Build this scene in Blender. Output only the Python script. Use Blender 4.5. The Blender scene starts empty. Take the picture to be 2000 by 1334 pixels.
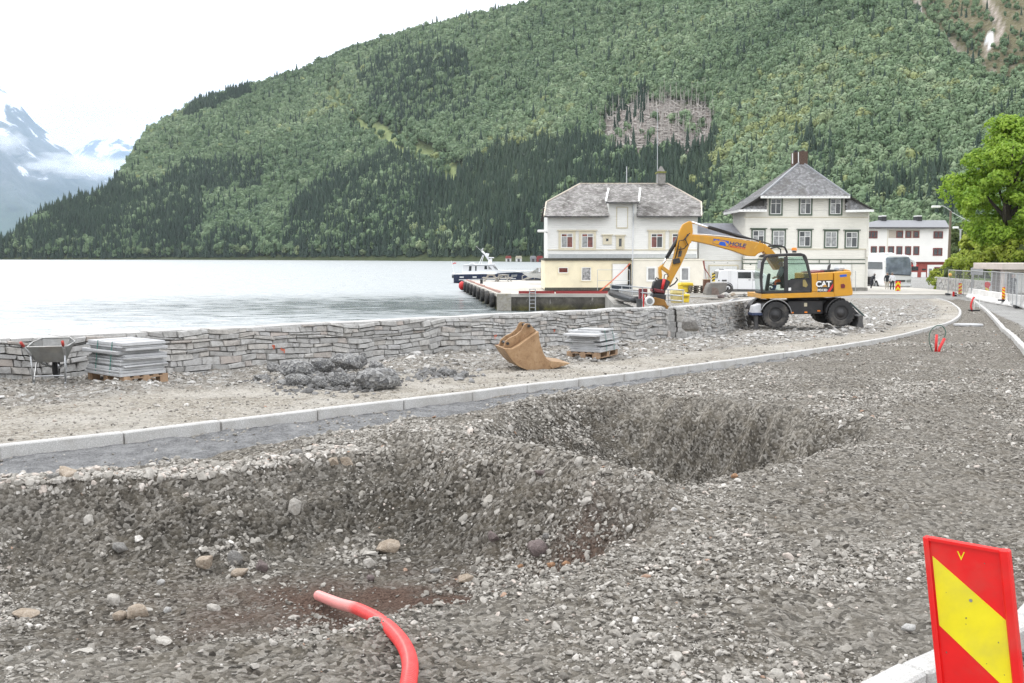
import bpy, bmesh, math, random
import numpy as np
from mathutils import Vector, Matrix, Euler
from math import pi, sin, cos, radians, atan2, sqrt

random.seed(7)
rng = np.random.default_rng(11)
SC = bpy.context.scene
COL = SC.collection

# ------------------------------------------------------------------ camera, sky, sun, exposure
EYE = 2.1
PITCH = math.atan(168 / 2000)
cam_d = bpy.data.cameras.new('camera')
cam_d.sensor_width = 36
cam_d.lens = 36.0
cam_d.clip_start = 0.1
cam_d.clip_end = 60000
cam = bpy.data.objects.new('camera', cam_d)
COL.objects.link(cam)
cam.location = (0, 0, EYE)
cam.rotation_euler = (pi / 2 - PITCH, 0, 0)
SC.camera = cam

SUN_EL, SUN_AZ = radians(52), radians(-48)      # azimuth from +Y towards +X
world = bpy.data.worlds.new('World')
SC.world = world
world.use_nodes = True
wt = world.node_tree
wt.nodes.clear()
w_out = wt.nodes.new('ShaderNodeOutputWorld')
w_bg = wt.nodes.new('ShaderNodeBackground')
w_sky = wt.nodes.new('ShaderNodeTexSky')
w_sky.sky_type = 'NISHITA'
w_sky.sun_disc = False
w_sky.sun_elevation = SUN_EL
w_sky.sun_rotation = SUN_AZ
w_mix = wt.nodes.new('ShaderNodeMix')
w_mix.data_type = 'RGBA'
w_mix.inputs[0].default_value = 0.88            # a closed bright cloud cover over the clear sky
# overcast luminance: brighter overhead than at the horizon
w_tc = wt.nodes.new('ShaderNodeTexCoord')
w_sep = wt.nodes.new('ShaderNodeSeparateXYZ')
wt.links.new(w_tc.outputs['Generated'], w_sep.inputs[0])
w_rmp = wt.nodes.new('ShaderNodeMapRange')
w_rmp.inputs[1].default_value = 0.0; w_rmp.inputs[2].default_value = 1.0
w_rmp.inputs[3].default_value = 18.5; w_rmp.inputs[4].default_value = 32.0
wt.links.new(w_sep.outputs[2], w_rmp.inputs[0])
w_cmb = wt.nodes.new('ShaderNodeCombineXYZ')
for _i, _k in ((0, .985), (1, 1.0), (2, 1.03)):
    _m = wt.nodes.new('ShaderNodeMath'); _m.operation = 'MULTIPLY'; _m.inputs[1].default_value = _k
    wt.links.new(w_rmp.outputs[0], _m.inputs[0]); wt.links.new(_m.outputs[0], w_cmb.inputs[_i])
wt.links.new(w_cmb.outputs[0], w_mix.inputs[7])
wt.links.new(w_sky.outputs[0], w_mix.inputs[6])
wt.links.new(w_mix.outputs[2], w_bg.inputs[0])
w_bg.inputs[1].default_value = 0.1
wt.links.new(w_bg.outputs[0], w_out.inputs[0])

sun_d = bpy.data.lights.new('sun', 'SUN')
sun_d.energy = 1.5
sun_d.angle = radians(12)
sun_d.color = (1.0, 0.95, 0.87)
sun = bpy.data.objects.new('sun', sun_d)
COL.objects.link(sun)
sdir = Vector((sin(SUN_AZ) * cos(SUN_EL), cos(SUN_AZ) * cos(SUN_EL), sin(SUN_EL)))
sun.rotation_euler = sdir.to_track_quat('Z', 'Y').to_euler()
sun.location = (0, 0, 60)

SC.view_settings.view_transform = 'Standard'
SC.view_settings.look = 'None'
SC.view_settings.exposure = -0.17
SC.view_settings.gamma = 1.0
SC.view_settings.use_curve_mapping = False
SC.render.engine = 'CYCLES'
SC.cycles.max_bounces = 6
SC.cycles.diffuse_bounces = 3
SC.cycles.glossy_bounces = 3
SC.cycles.transmission_bounces = 4
SC.cycles.transparent_max_bounces = 8
SC.cycles.volume_bounces = 3
SC.cycles.use_denoising = True
SC.cycles.denoiser = 'OPENIMAGEDENOISE'
SC.cycles.denoising_prefilter = 'NONE'
SC.cycles.caustics_reflective = False
SC.cycles.caustics_refractive = False

# ------------------------------------------------------------------ pixel helpers (photo pixels of a 2000 x 1334 frame)
FWD = Vector((0, cos(PITCH), -sin(PITCH)))
UPV = Vector((0, sin(PITCH), cos(PITCH)))


def ray(px, py):
    return Vector(((px - 1000) / 2000, 0, 0)) + UPV * ((667 - py) / 2000) + FWD


def at(px, py, Y):
    """the point seen at a pixel, at the distance Y north of the camera"""
    d = ray(px, py)
    return Vector((0, 0, EYE)) + d * (Y / d.y)


def GG(Y):
    """long grade of the site: level near the camera, falling slowly towards the quay"""
    if Y < 16: return 0.0
    if Y < 41: return -0.033 * (Y - 16)
    return -0.825 - 0.0056 * (Y - 41)


def on_ground(px, py, off=0.0):
    d = ray(px, py)
    Y = 10.0
    for _ in range(40):
        Y = (GG(Y) + off - EYE) / (d.z / d.y)
    return Vector((d.x / d.y * Y, Y, GG(Y) + off))


# ------------------------------------------------------------------ numpy noise
def _hash(ix, iy, seed):
    n = (ix.astype(np.int64) * 374761393 + iy.astype(np.int64) * 668265263 + seed * 974711) & 0x7fffffff
    n = ((n ^ (n >> 13)) * 1274126177) & 0x7fffffff
    return ((n ^ (n >> 16)) & 0xffff) / 65535.0


def vnoise(x, y, seed=0):
    x = np.asarray(x, float); y = np.asarray(y, float)
    ix = np.floor(x); iy = np.floor(y)
    fx = x - ix; fy = y - iy
    fx = fx * fx * (3 - 2 * fx); fy = fy * fy * (3 - 2 * fy)
    a = _hash(ix, iy, seed); b = _hash(ix + 1, iy, seed)
    c = _hash(ix, iy + 1, seed); d = _hash(ix + 1, iy + 1, seed)
    return (a * (1 - fx) + b * fx) * (1 - fy) + (c * (1 - fx) + d * fx) * fy


def fbm(x, y, scale, octv=4, seed=0, gain=0.5):
    x = np.asarray(x, float) / scale; y = np.asarray(y, float) / scale
    s = 0; a = 1; t = 0
    for k in range(octv):
        s = s + a * (vnoise(x, y, seed + k * 17) - 0.5); t += a
        x = x * 2.03 + 3.7; y = y * 2.03 + 1.3; a *= gain
    return s / t * 2


def sstep(t):
    t = np.clip(t, 0, 1)
    return t * t * (3 - 2 * t)


def seg_dist(px, py, a, b):
    ax, ay = a; bx, by = b
    dx, dy = bx - ax, by - ay
    t = np.clip(((px - ax) * dx + (py - ay) * dy) / (dx * dx + dy * dy + 1e-12), 0, 1)
    return np.hypot(px - ax - t * dx, py - ay - t * dy)


def inside(px, py, poly):
    r = np.zeros(np.shape(px), bool)
    n = len(poly)
    for i in range(n):
        x0, y0 = poly[i]; x1, y1 = poly[(i + 1) % n]
        if y0 == y1: continue
        c = ((y0 > py) != (y1 > py)) & (px < (x1 - x0) * (py - y0) / (y1 - y0) + x0)
        r ^= c
    return r


def line_dist(px, py, pts):
    d = np.full(np.shape(px), 1e9)
    for a, b in zip(pts[:-1], pts[1:]):
        d = np.minimum(d, seg_dist(px, py, a, b))
    return d


def smooth_line(pts, n=8):
    """Catmull-Rom through 2D or 3D points"""
    P = [Vector(p) for p in pts]
    P = [P[0] * 2 - P[1]] + P + [P[-1] * 2 - P[-2]]
    out = []
    for i in range(1, len(P) - 2):
        for k in range(n):
            t = k / n
            a, b, c, d = P[i - 1], P[i], P[i + 1], P[i + 2]
            out.append(0.5 * ((2 * b) + (c - a) * t + (2 * a - 5 * b + 4 * c - d) * t * t + (3 * b - a - 3 * c + d) * t ** 3))
    out.append(P[-2])
    return out


# ------------------------------------------------------------------ materials
def new_mat(name):
    m = bpy.data.materials.new(name)
    m.use_nodes = True
    nt = m.node_tree
    nt.nodes.clear()
    out = nt.nodes.new('ShaderNodeOutputMaterial')
    b = nt.nodes.new('ShaderNodeBsdfPrincipled')
    nt.links.new(b.outputs[0], out.inputs[0])
    return m, nt, b


def N(nt, typ, **kw):
    n = nt.nodes.new(typ)
    for k, v in kw.items():
        setattr(n, k, v)
    return n


def ramp(nt, src, stops):
    r = nt.nodes.new('ShaderNodeValToRGB')
    e = r.color_ramp.elements
    while len(e) < len(stops): e.new(0.5)
    for el, (p, c) in zip(e, stops):
        el.position = p
        el.color = (c[0], c[1], c[2], 1) if not isinstance(c, (int, float)) else (c, c, c, 1)
    nt.links.new(src, r.inputs[0])
    return r


def mixc(nt, fac, a, b, mode='MIX'):
    m = nt.nodes.new('ShaderNodeMix')
    m.data_type = 'RGBA'
    m.blend_type = mode
    for idx, v in ((0, fac), (6, a), (7, b)):
        if isinstance(v, (int, float)): m.inputs[idx].default_value = v
        elif isinstance(v, tuple): m.inputs[idx].default_value = (v[0], v[1], v[2], 1)
        else: nt.links.new(v, m.inputs[idx])
    return m.outputs[2]


def noise(nt, scale, detail=3, rough=0.55, vec=None, dist=0.0):
    n = nt.nodes.new('ShaderNodeTexNoise')
    n.inputs['Scale'].default_value = scale
    n.inputs['Detail'].default_value = detail
    n.inputs['Roughness'].default_value = rough
    n.inputs['Distortion'].default_value = dist
    if vec is not None: nt.links.new(vec, n.inputs['Vector'])
    return n


def coords(nt, kind='Object', scale=None):
    if kind == 'World':
        c = nt.nodes.new('ShaderNodeNewGeometry').outputs['Position']
    else:
        c = nt.nodes.new('ShaderNodeTexCoord').outputs[kind]
    if scale:
        mp = nt.nodes.new('ShaderNodeMapping')
        mp.inputs['Scale'].default_value = scale
        nt.links.new(c, mp.inputs[0])
        c = mp.outputs[0]
    return c


def bump(nt, b, h, strength=0.3, dist=0.02):
    n = nt.nodes.new('ShaderNodeBump')
    n.inputs['Strength'].default_value = strength
    n.inputs['Distance'].default_value = dist
    nt.links.new(h, n.inputs['Height'])
    nt.links.new(n.outputs[0], b.inputs['Normal'])
    return n


_MC = {}


def mat(name, col, rough=0.6, metal=0.0, var=0.12, scale=6.0, bmp=0.0, dirt=None, dirt_amt=0.35, coat=0.0, spec=0.5):
    """painted, worn or plain surface: base colour with fine mottling, optional dirt patches and relief"""
    if name in _MC: return _MC[name]
    m, nt, b = new_mat(name)
    c = coords(nt)
    n1 = noise(nt, scale, 5, 0.6, c)
    lo = tuple(max(0, x * (1 - var)) for x in col); hi = tuple(min(1, x * (1 + var)) for x in col)
    colr = ramp(nt, n1.outputs[0], [(0.3, lo), (0.7, hi)]).outputs[0]
    if dirt:
        n2 = noise(nt, scale * 0.35, 6, 0.65, c, 0.4)
        f = ramp(nt, n2.outputs[0], [(0.48, 0.0), (0.72, dirt_amt)]).outputs[0]
        colr = mixc(nt, f, colr, dirt)
    nt.links.new(colr, b.inputs['Base Color'])
    b.inputs['Roughness'].default_value = rough
    b.inputs['Metallic'].default_value = metal
    b.inputs['Specular IOR Level'].default_value = spec
    if coat: b.inputs['Coat Weight'].default_value = coat
    if bmp: bump(nt, b, noise(nt, scale * 4, 4, 0.6, c).outputs[0], bmp, 0.01)
    _MC[name] = m
    return m


def glass_mat(name, col=(0.02, 0.03, 0.035), rough=0.06):
    if name in _MC: return _MC[name]
    m, nt, b = new_mat(name)
    c = coords(nt)
    n1 = noise(nt, 1.3, 3, 0.5, c)
    nt.links.new(ramp(nt, n1.outputs[0], [(0.35, col), (0.7, tuple(min(1, x * 2.2 + 0.01) for x in col))]).outputs[0], b.inputs['Base Color'])
    b.inputs['Roughness'].default_value = rough
    b.inputs['Specular IOR Level'].default_value = 0.8
    _MC[name] = m
    return m


# ------------------------------------------------------------------ mesh helpers
def box(bm, x0, x1, y0, y1, z0, z1, M=None):
    vs = [bm.verts.new(p) for p in ((x0, y0, z0), (x1, y0, z0), (x1, y1, z0), (x0, y1, z0), (x0, y0, z1), (x1, y0, z1), (x1, y1, z1), (x0, y1, z1))]
    if M is not None:
        for v in vs: v.co = M @ v.co
    for f in ((0, 3, 2, 1), (4, 5, 6, 7), (0, 1, 5, 4), (1, 2, 6, 5), (2, 3, 7, 6), (3, 0, 4, 7)):
        bm.faces.new([vs[i] for i in f])
    return vs


def prism(bm, pts, y0, y1, M=None, axis='y'):
    """extrude a polygon drawn in (x,z) along y, or in (y,z) along x, or in (x,y) along z"""
    def P(p, t):
        v = Vector((p[0], t, p[1])) if axis == 'y' else Vector((t, p[0], p[1])) if axis == 'x' else Vector((p[0], p[1], t))
        return M @ v if M is not None else v
    a = [bm.verts.new(P(p, y0)) for p in pts]
    b = [bm.verts.new(P(p, y1)) for p in pts]
    n = len(pts)
    try:
        bm.faces.new(a); bm.faces.new(b[::-1])
    except ValueError:
        pass
    for i in range(n):
        bm.faces.new((a[i], b[i], b[(i + 1) % n], a[(i + 1) % n]))
    return a + b


def cyl(bm, p0, p1, r0, r1=None, n=12, caps=True):
    p0 = Vector(p0); p1 = Vector(p1)
    r1 = r0 if r1 is None else r1
    d = (p1 - p0)
    q = d.to_track_quat('Z', 'Y').to_matrix()
    A = []; B = []
    for i in range(n):
        a = 2 * pi * i / n
        u = q @ Vector((cos(a), sin(a), 0))
        A.append(bm.verts.new(p0 + u * r0)); B.append(bm.verts.new(p1 + u * r1))
    for i in range(n):
        bm.faces.new((A[i], A[(i + 1) % n], B[(i + 1) % n], B[i]))
    if caps:
        bm.faces.new(A[::-1]); bm.faces.new(B)


def tube(bm, pts, r, n=8, caps=True):
    """round bar through 3D points; r a number or a list"""
    pts = [Vector(p) for p in pts]
    rs = r if isinstance(r, (list, tuple)) else [r] * len(pts)
    rings = []
    up = None
    for i, p in enumerate(pts):
        t = (pts[min(i + 1, len(pts) - 1)] - pts[max(i - 1, 0)]).normalized()
        if up is None:
            up = t.orthogonal().normalized()
        up = (up - t * up.dot(t))
        up = up.normalized() if up.length > 1e-6 else t.orthogonal().normalized()
        s = t.cross(up)
        rings.append([bm.verts.new(p + (up * cos(2 * pi * k / n) + s * sin(2 * pi * k / n)) * rs[i]) for k in range(n)])
    for A, B in zip(rings[:-1], rings[1:]):
        for k in range(n):
            bm.faces.new((A[k], A[(k + 1) % n], B[(k + 1) % n], B[k]))
    if caps:
        bm.faces.new(rings[0][::-1]); bm.faces.new(rings[-1])


def lathe(bm, prof, n=24, M=None):
    """turn (r, z) points about z"""
    rings = []
    for r, z in prof:
        ring = []
        for k in range(n):
            a = 2 * pi * k / n
            v = Vector((r * cos(a), r * sin(a), z))
            ring.append(bm.verts.new(M @ v if M is not None else v))
        rings.append(ring)
    for A, B in zip(rings[:-1], rings[1:]):
        for k in range(n):
            bm.faces.new((A[k], A[(k + 1) % n], B[(k + 1) % n], B[k]))
    return rings


def bevel(bm, w, seg=1, ang=35):
    bm.normal_update()
    es = [e for e in bm.edges if len(e.link_faces) == 2 and e.calc_face_angle(0) > radians(ang)]
    if es:
        bmesh.ops.bevel(bm, geom=es, offset=w, segments=seg, affect='EDGES', profile=0.6, clamp_overlap=True)


def obj(name, bm, m, parent=None, smooth=False, loc=None, kind=None):
    bmesh.ops.recalc_face_normals(bm, faces=bm.faces)
    me = bpy.data.meshes.new(name)
    bm.to_mesh(me); bm.free()
    if smooth: me.polygons.foreach_set('use_smooth', [True] * len(me.polygons))
    if m is not None:
        for x in (m if isinstance(m, (list, tuple)) else [m]): me.materials.append(x)
    o = bpy.data.objects.new(name, me)
    COL.objects.link(o)
    if parent is not None: o.parent = parent
    if loc is not None: o.location = loc
    if kind: o['kind'] = kind
    return o


def BM(): return bmesh.new()


def part(name, m, parent, fn, *a, bev=0, smooth=False, label=None, kind=None, seg=1, **k):
    """one part from one shape call: part('seat', mat, root, box, x0, ...)"""
    bm = bmesh.new()
    fn(bm, *a, **k)
    if bev: bevel(bm, bev, seg)
    o = obj(name, bm, m, parent, smooth, kind=kind)
    if label: o['label'] = label
    return o


def thing(name, label, cat, loc=(0, 0, 0), rz=0.0, group=None):
    o = bpy.data.objects.new(name, None)
    COL.objects.link(o)
    o.empty_display_size = 0.2
    o.location = loc
    o.rotation_euler = (0, 0, rz)
    o['label'] = label; o['category'] = cat
    if group: o['group'] = group
    return o


def tag(o, label, cat, group=None):
    o['label'] = label; o['category'] = cat
    if group: o['group'] = group
    return o


def children_of(o): return [c for c in KIDS.get(o.name, [])]


KIDS = {}


def dup(root, loc, rz=None, label=None, group=None, scale=None):
    """a copy of a thing with copies of its parts and their sub-parts"""
    r = root.copy(); COL.objects.link(r)
    r.location = loc
    if rz is not None: r.rotation_euler = (root.rotation_euler[0], root.rotation_euler[1], rz)
    if scale is not None: r.scale = scale if isinstance(scale, (tuple, list)) else (scale,) * 3
    if label: r['label'] = label
    if group: r['group'] = group
    for ch in root.children:
        c = ch.copy(); COL.objects.link(c); c.parent = r
        for g in ch.children:
            d = g.copy(); COL.objects.link(d); d.parent = c
    return r


def mesh_np(name, verts, faces, m, kind=None, parent=None, smooth=True):
    me = bpy.data.meshes.new(name)
    me.from_pydata([], [], [])
    verts = np.asarray(verts, np.float32); faces = np.asarray(faces, np.int32)
    me.vertices.add(len(verts)); me.vertices.foreach_set('co', verts.ravel())
    k = faces.shape[1]
    me.loops.add(faces.size); me.loops.foreach_set('vertex_index', faces.ravel())
    me.polygons.add(len(faces))
    me.polygons.foreach_set('loop_start', np.arange(0, faces.size, k, dtype=np.int32))
    me.update(calc_edges=True)
    me.polygons.foreach_set('use_smooth', np.full(len(faces), smooth))
    for x in (m if isinstance(m, (list, tuple)) else [m]): me.materials.append(x)
    o = bpy.data.objects.new(name, me)
    COL.objects.link(o)
    if kind: o['kind'] = kind
    if parent is not None: o.parent = parent
    return o


def mask_attr(o, name, vals):
    a = o.data.attributes.new(name, 'FLOAT', 'POINT')
    a.data.foreach_set('value', np.asarray(vals, np.float32))


def attr(nt, name, typ='GEOMETRY'):
    a = nt.nodes.new('ShaderNodeAttribute')
    a.attribute_name = name; a.attribute_type = typ
    return a


def scatter(name, pos, quat, scl, idx, sources, extra=None, kind='stuff', parent=None):
    """one object: a point per piece, each point carrying a copy of one source mesh"""
    me = bpy.data.meshes.new(name)
    n = len(pos)
    me.vertices.add(n); me.vertices.foreach_set('co', np.asarray(pos, np.float32).ravel())
    a = me.attributes.new('rot', 'QUATERNION', 'POINT'); a.data.foreach_set('value', np.asarray(quat, np.float32).ravel())
    a = me.attributes.new('scl', 'FLOAT_VECTOR', 'POINT'); a.data.foreach_set('vector', np.asarray(scl, np.float32).ravel())
    a = me.attributes.new('idx', 'INT', 'POINT'); a.data.foreach_set('value', np.asarray(idx, np.int32))
    if extra is not None:
        a = me.attributes.new('tone', 'FLOAT', 'POINT'); a.data.foreach_set('value', np.asarray(extra, np.float32))
    o = bpy.data.objects.new(name, me); COL.objects.link(o)
    o['kind'] = kind
    if parent is not None: o.parent = parent
    ng = bpy.data.node_groups.new(name + '_nodes', 'GeometryNodeTree')
    ng.interface.new_socket('Geometry', in_out='INPUT', socket_type='NodeSocketGeometry')
    ng.interface.new_socket('Geometry', in_out='OUTPUT', socket_type='NodeSocketGeometry')
    gi = ng.nodes.new('NodeGroupInput'); go = ng.nodes.new('NodeGroupOutput')
    ip = ng.nodes.new('GeometryNodeInstanceOnPoints')
    ip.inputs['Pick Instance'].default_value = True
    col = bpy.data.collections.new(name + '_kinds')
    for k, s in enumerate(sources):
        s.name = 'kind_%02d_%s' % (k, name)
        col.objects.link(s)
    ci = ng.nodes.new('GeometryNodeCollectionInfo')
    ci.inputs[0].default_value = col
    ci.inputs['Separate Children'].default_value = True
    ci.inputs['Reset Children'].default_value = True
    L = ng.links.new
    L(gi.outputs[0], ip.inputs['Points'])
    L(ci.outputs[0], ip.inputs['Instance'])
    for nm, typ, sock in (('idx', 'INT', 'Instance Index'), ('rot', 'QUATERNION', 'Rotation'), ('scl', 'FLOAT_VECTOR', 'Scale')):
        na = ng.nodes.new('GeometryNodeInputNamedAttribute')
        na.data_type = typ; na.inputs[0].default_value = nm
        L(na.outputs[0], ip.inputs[sock])
    L(ip.outputs[0], go.inputs[0])
    md = o.modifiers.new('scatter', 'NODES'); md.node_group = ng
    return o


def src_mesh(name, bm, m, smooth=False):
    """a mesh object that is only a source for copies; not linked to the scene"""
    bmesh.ops.recalc_face_normals(bm, faces=bm.faces)
    me = bpy.data.meshes.new(name); bm.to_mesh(me); bm.free()
    if smooth: me.polygons.foreach_set('use_smooth', [True] * len(me.polygons))
    for x in (m if isinstance(m, (list, tuple)) else [m]): me.materials.append(x)
    return bpy.data.objects.new(name, me)


def quat_from(nx, ny, nz, spin):
    """quaternions that turn +z to a normal after a spin about z"""
    n = np.stack([nx, ny, nz], 1); n /= np.linalg.norm(n, axis=1, keepdims=True)
    w = 1 + n[:, 2]
    q = np.stack([w, -n[:, 1], n[:, 0], np.zeros(len(w))], 1)
    q /= np.linalg.norm(q, axis=1, keepdims=True)
    c, s = np.cos(spin / 2), np.sin(spin / 2)
    w0, x0, y0, z0 = q.T
    return np.stack([w0 * c - z0 * s, x0 * c + y0 * s, y0 * c - x0 * s, w0 * s + z0 * c], 1)


def rock_bm(seed, flat=0.6, npts=16, rounded=0.4):
    """angular or water-worn stone of unit half-size: convex hull of random points, corners cut"""
    r = random.Random(seed)
    bm = bmesh.new()
    for _ in range(npts):
        z = r.uniform(-1, 1); a = r.uniform(0, 2 * pi); s = sqrt(1 - z * z)
        k = r.uniform(0.78, 1.05)
        bm.verts.new((s * cos(a) * k, s * sin(a) * k * r.uniform(0.7, 0.95), z * k * flat))
    h = bmesh.ops.convex_hull(bm, input=bm.verts)
    bmesh.ops.delete(bm, geom=[v for v in bm.verts if not v.link_faces], context='VERTS')
    if rounded:
        bevel(bm, 0.16 * rounded, 1, 20)
    return bm
# ------------------------------------------------------------------ site plan (world metres, from photo pixels on the site's grade)
KERB_PX = [(0, 869), (272, 840), (470, 816), (640, 796), (805, 777), (945, 761), (1060, 747), (1239, 727), (1360, 711), (1445, 700),
           (1560, 685), (1660, 671), (1757, 654), (1813, 640), (1854, 629), (1874, 617), (1878, 607), (1870, 597), (1852, 587), (1827, 581)]
KL = [on_ground(x, y, 0.03).xy for x, y in KERB_PX]
d0_ = (KL[0] - KL[1]).normalized()
KL = [KL[0] + d0_ * 9] + KL
KLs = [Vector(p) for p in smooth_line([(p.x, p.y, 0) for p in KL], 6)]
KL2 = [(p.x, p.y) for p in KLs]
KERB_RX = [(1690, 1334), (1850, 1252), (2000, 1178)]
KR = [on_ground(x, y, 0.03).xy for x, y in KERB_RX]
KRf = [on_ground(x, y, 0.03).xy for x, y in [(2000, 682), (1966, 648), (1930, 611), (1906, 591), (1893, 581)]]
dA = (KR[0] - KR[1]).normalized()
KRall = [KR[0] + dA * 6] + KR + [Vector((5.6, 9.6)), Vector((9.0, 16.5))] + KRf
KR2 = [(p.x, p.y) for p in smooth_line([(p.x, p.y, 0) for p in KRall], 6)]
ROADBED = KL2 + KR2[::-1]

WALL_A = Vector((-8.6, 17.3)); WALL_B = Vector((5.05, 33.0))
WDIR = (WALL_B - WALL_A).normalized(); WNRM = Vector((-WDIR.y, WDIR.x))     # towards the water
WALL_S = WALL_A - WDIR * 9
PIT1 = [(-8.5, 7.9, 1.5), (-4.9, 9.75, 1.4), (-3.1, 10.35, 1.3), (-1.9, 11.2, 1.4), (-1.0, 11.2, 1.0), (-.2, 10.35, .85), (.75, 9.35, .75),
        (1.3, 8.65, 0.7), (.75, 7.6, .55), (.05, 6.85, .55), (-.7, 6.15, 0.9), (-2, 5.6, 2.4), (-4, 5.2, 2.8), (-8.5, 4.2, 2.8)]
PIT2 = [(-.55, 11.9, 1.2), (-.4, 13.2, 1.3), (.05, 14.6, 1.7), (.9, 15.9, 2.2), (2.1, 16.2, 2.3), (3.6, 15.2, 2.0), (4.65, 13.5, 1.2), (4.5, 12.5, .8),
        (3.0, 10.9, .7), (1.95, 9.75, .7), (1.35, 9.35, .9), (.75, 10.0, 1.1), (0.1, 10.95, 1.1)]


ASPH = [(-10, 84), (9, 79), (24, 77), (30.2, 74), (33.0, 75.5), (31.8, 70), (29.4, 65), (22.3, 45), (18.6, 36), (22, 33), (60, 40), (90, 75), (90, 260), (34, 260), (30, 140), (-10, 140)]


def pit_frac(x, y, poly):
    pts = [(p[0], p[1]) for p in poly]
    wob = fbm(x, y, 0.7, 3, 91) * 0.16
    ins = inside(x, y, pts)
    f = np.ones(np.shape(x))
    for i, p in enumerate(poly):
        q = poly[(i + 1) % len(poly)]
        d = seg_dist(x, y, p[:2], q[:2]) + wob
        w = (p[2] + q[2]) / 2
        f = np.minimum(f, np.clip(d / w, 0, 1))
    f = np.where(ins, f, 0)
    return f


def site(x, y, fine=True):
    """height of the site and its soil and pit shade masks at arrays of points"""
    x = np.asarray(x, float); y = np.asarray(y, float)
    G = np.where(y < 16, 0.0, np.where(y < 41, -0.033 * (y - 16), -0.825 - 0.0056 * (y - 41)))
    bed = inside(x, y, ROADBED)
    dk = line_dist(x, y, KL2); dr = line_dist(x, y, KR2)
    left = inside(x, y, KL2 + [(60, 200), (-200, 200), (-200, -40)])        # the path side of the long kerb
    bedf = np.where(bed, 1.0, 0.0)
    sk = np.where(left, dk, -dk)
    drop = 0.115 * (1 - sstep((sk - 0.03) / 0.08))                            # the step hides inside the kerbstones
    drop = np.where(~bed & ~left, 0.115 - 0.065 * sstep((dr - 0.04) / 0.08), drop)
    z = G - drop - np.where(left, 0.01 + 0.03 * sstep((dk - 0.3) / 1.0), 0)
    f1 = np.zeros(x.shape); f2 = np.zeros(x.shape)
    m = (x > -9) & (x < 6) & (y > 3.5) & (y < 17.5) & bed
    if m.any():
        f1[m] = pit_frac(x[m], y[m], PIT1)
        f2[m] = pit_frac(x[m], y[m], PIT2)
    s1 = np.sin(f1 * pi / 2) ** .85; s2 = np.sin(f2 * pi / 2) ** 1.0
    z = z - 0.72 * s1 - 1.12 * s2
    pit = np.clip(np.maximum(s1, s2), 0, 1)
    wall = np.clip(4 * np.maximum(s1 * (1 - s1), s2 * (1 - s2)), 0, 1)
    # the ridge of spoil left between the two pits
    rd = line_dist(x, y, [(-1.4, 11.6), (-.3, 11.0), (.3, 10.3), (1.2, 9.1)])
    z = z + 0.17 * np.exp(-(rd / 0.24) ** 2) * bedf * 1.35
    # spoil rim along the far side of the near pit
    rd2 = line_dist(x, y, [(-9, 8.6), (-4.9, 10.0), (-3.1, 10.6), (-2.0, 11.4)])
    rim = np.exp(-(rd2 / 0.28) ** 2) * bedf
    z = z + 0.05 * rim
    # lean concrete bedding sloping from the kerb
    s_w = np.interp(x, [-14, -5.5, -2.0, -.4, 1.5, 4], [1.5, 1.25, 1.15, .9, .45, .25])
    conc = np.where(bed, sstep((s_w + fbm(x, y, 0.8, 3, 5) * 0.22 - dk) / 0.12), 0) * (1 - sstep(pit * 6))
    conc = np.where(y < 26, conc, 0)
    z = z - np.where(bed, 0.06 * sstep(dk / 1.2), 0) * conc
    z = z + conc * ((.034 * fbm(x + .6 * y, y * 2.2, .45, 3, 81)) + .016 * fbm(x, y, .09, 3, 82))
    # teeth grooves of the digger on the far face of the back pit
    g = sstep((x - 1.2) / 1.0) * sstep((4.6 - x) / .8) * np.clip(4 * s2 * (1 - s2), 0, 1) * sstep((y - 12.2) / 1.0)
    u = (x * 0.75 - y * 0.62) + fbm(x, y, 1.1, 2, 33) * 0.12
    saw = np.mod(u / 0.36, 1.0)
    z = z + g * 0.42 * (np.abs(saw - 0.35) - 0.3) * (0.3 + 1.4 * vnoise(u / 0.36, x * 0, 3))
    # relief
    asph = np.where(inside(x, y, ASPH), 1.0, 0.0)
    rough = np.where(left, 0.35, 0.8) * (1 - 0.75 * conc) + np.where(s2 > .02, .35, 1.0) * wall
    rough = rough * (1 - 0.75 * g) * (1 - asph)
    near = np.clip(1.2 - y / 60, 0.4, 1)
    dist_wall = (x - WALL_A.x) * WNRM.x + (y - WALL_A.y) * WNRM.y          # negative on the land side
    rub = np.where(left & (y < 75), sstep((dk - np.interp(y, [12, 20, 30, 45], [3.4, 2.7, 1.6, .8]) + fbm(x, y, 2.5, 3, 8) * 0.8) / 0.8), 0) * (1 - asph)
    z = z + rough * (0.05 * fbm(x, y, 0.9, 3, 21) + 0.10 * fbm(x, y, 3.2, 3, 22)) * near
    z = z + rub * (0.09 * fbm(x, y, 0.55, 3, 41) + 0.12 * fbm(x, y, 1.8, 3, 42))
    if fine:
        z = z + (rough * 0.05 * fbm(x, y, 0.15, 3, 23) + wall * 0.09 * fbm(x, y, 0.34, 4, 24, .6))
    # wheel tracks on the beige path
    tr = np.where(left & (y < 30), 1.0, 0)
    z = z - tr * 0.02 * (np.exp(-((dk - 1.1) / .22) ** 2) + np.exp(-((dk - 2.7) / .25) ** 2))
    red = np.exp(-(((x + 1.05) / 1.35) ** 2 + ((y - 8.25) / .8) ** 2)) + np.exp(-(line_dist(x, y, [(-.6, 7.6), (0, 8.15), (.6, 8.85)]) / .25) ** 2)
    red = red + 0.9 * np.exp(-(line_dist(x, y, [(2.5, 12.4), (3.1, 13.0)]) / .3) ** 2)
    red = np.clip(1.3 * red * (0.8 + 1.0 * fbm(x, y, 0.35, 3, 55)), 0, 1) * bedf
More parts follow.
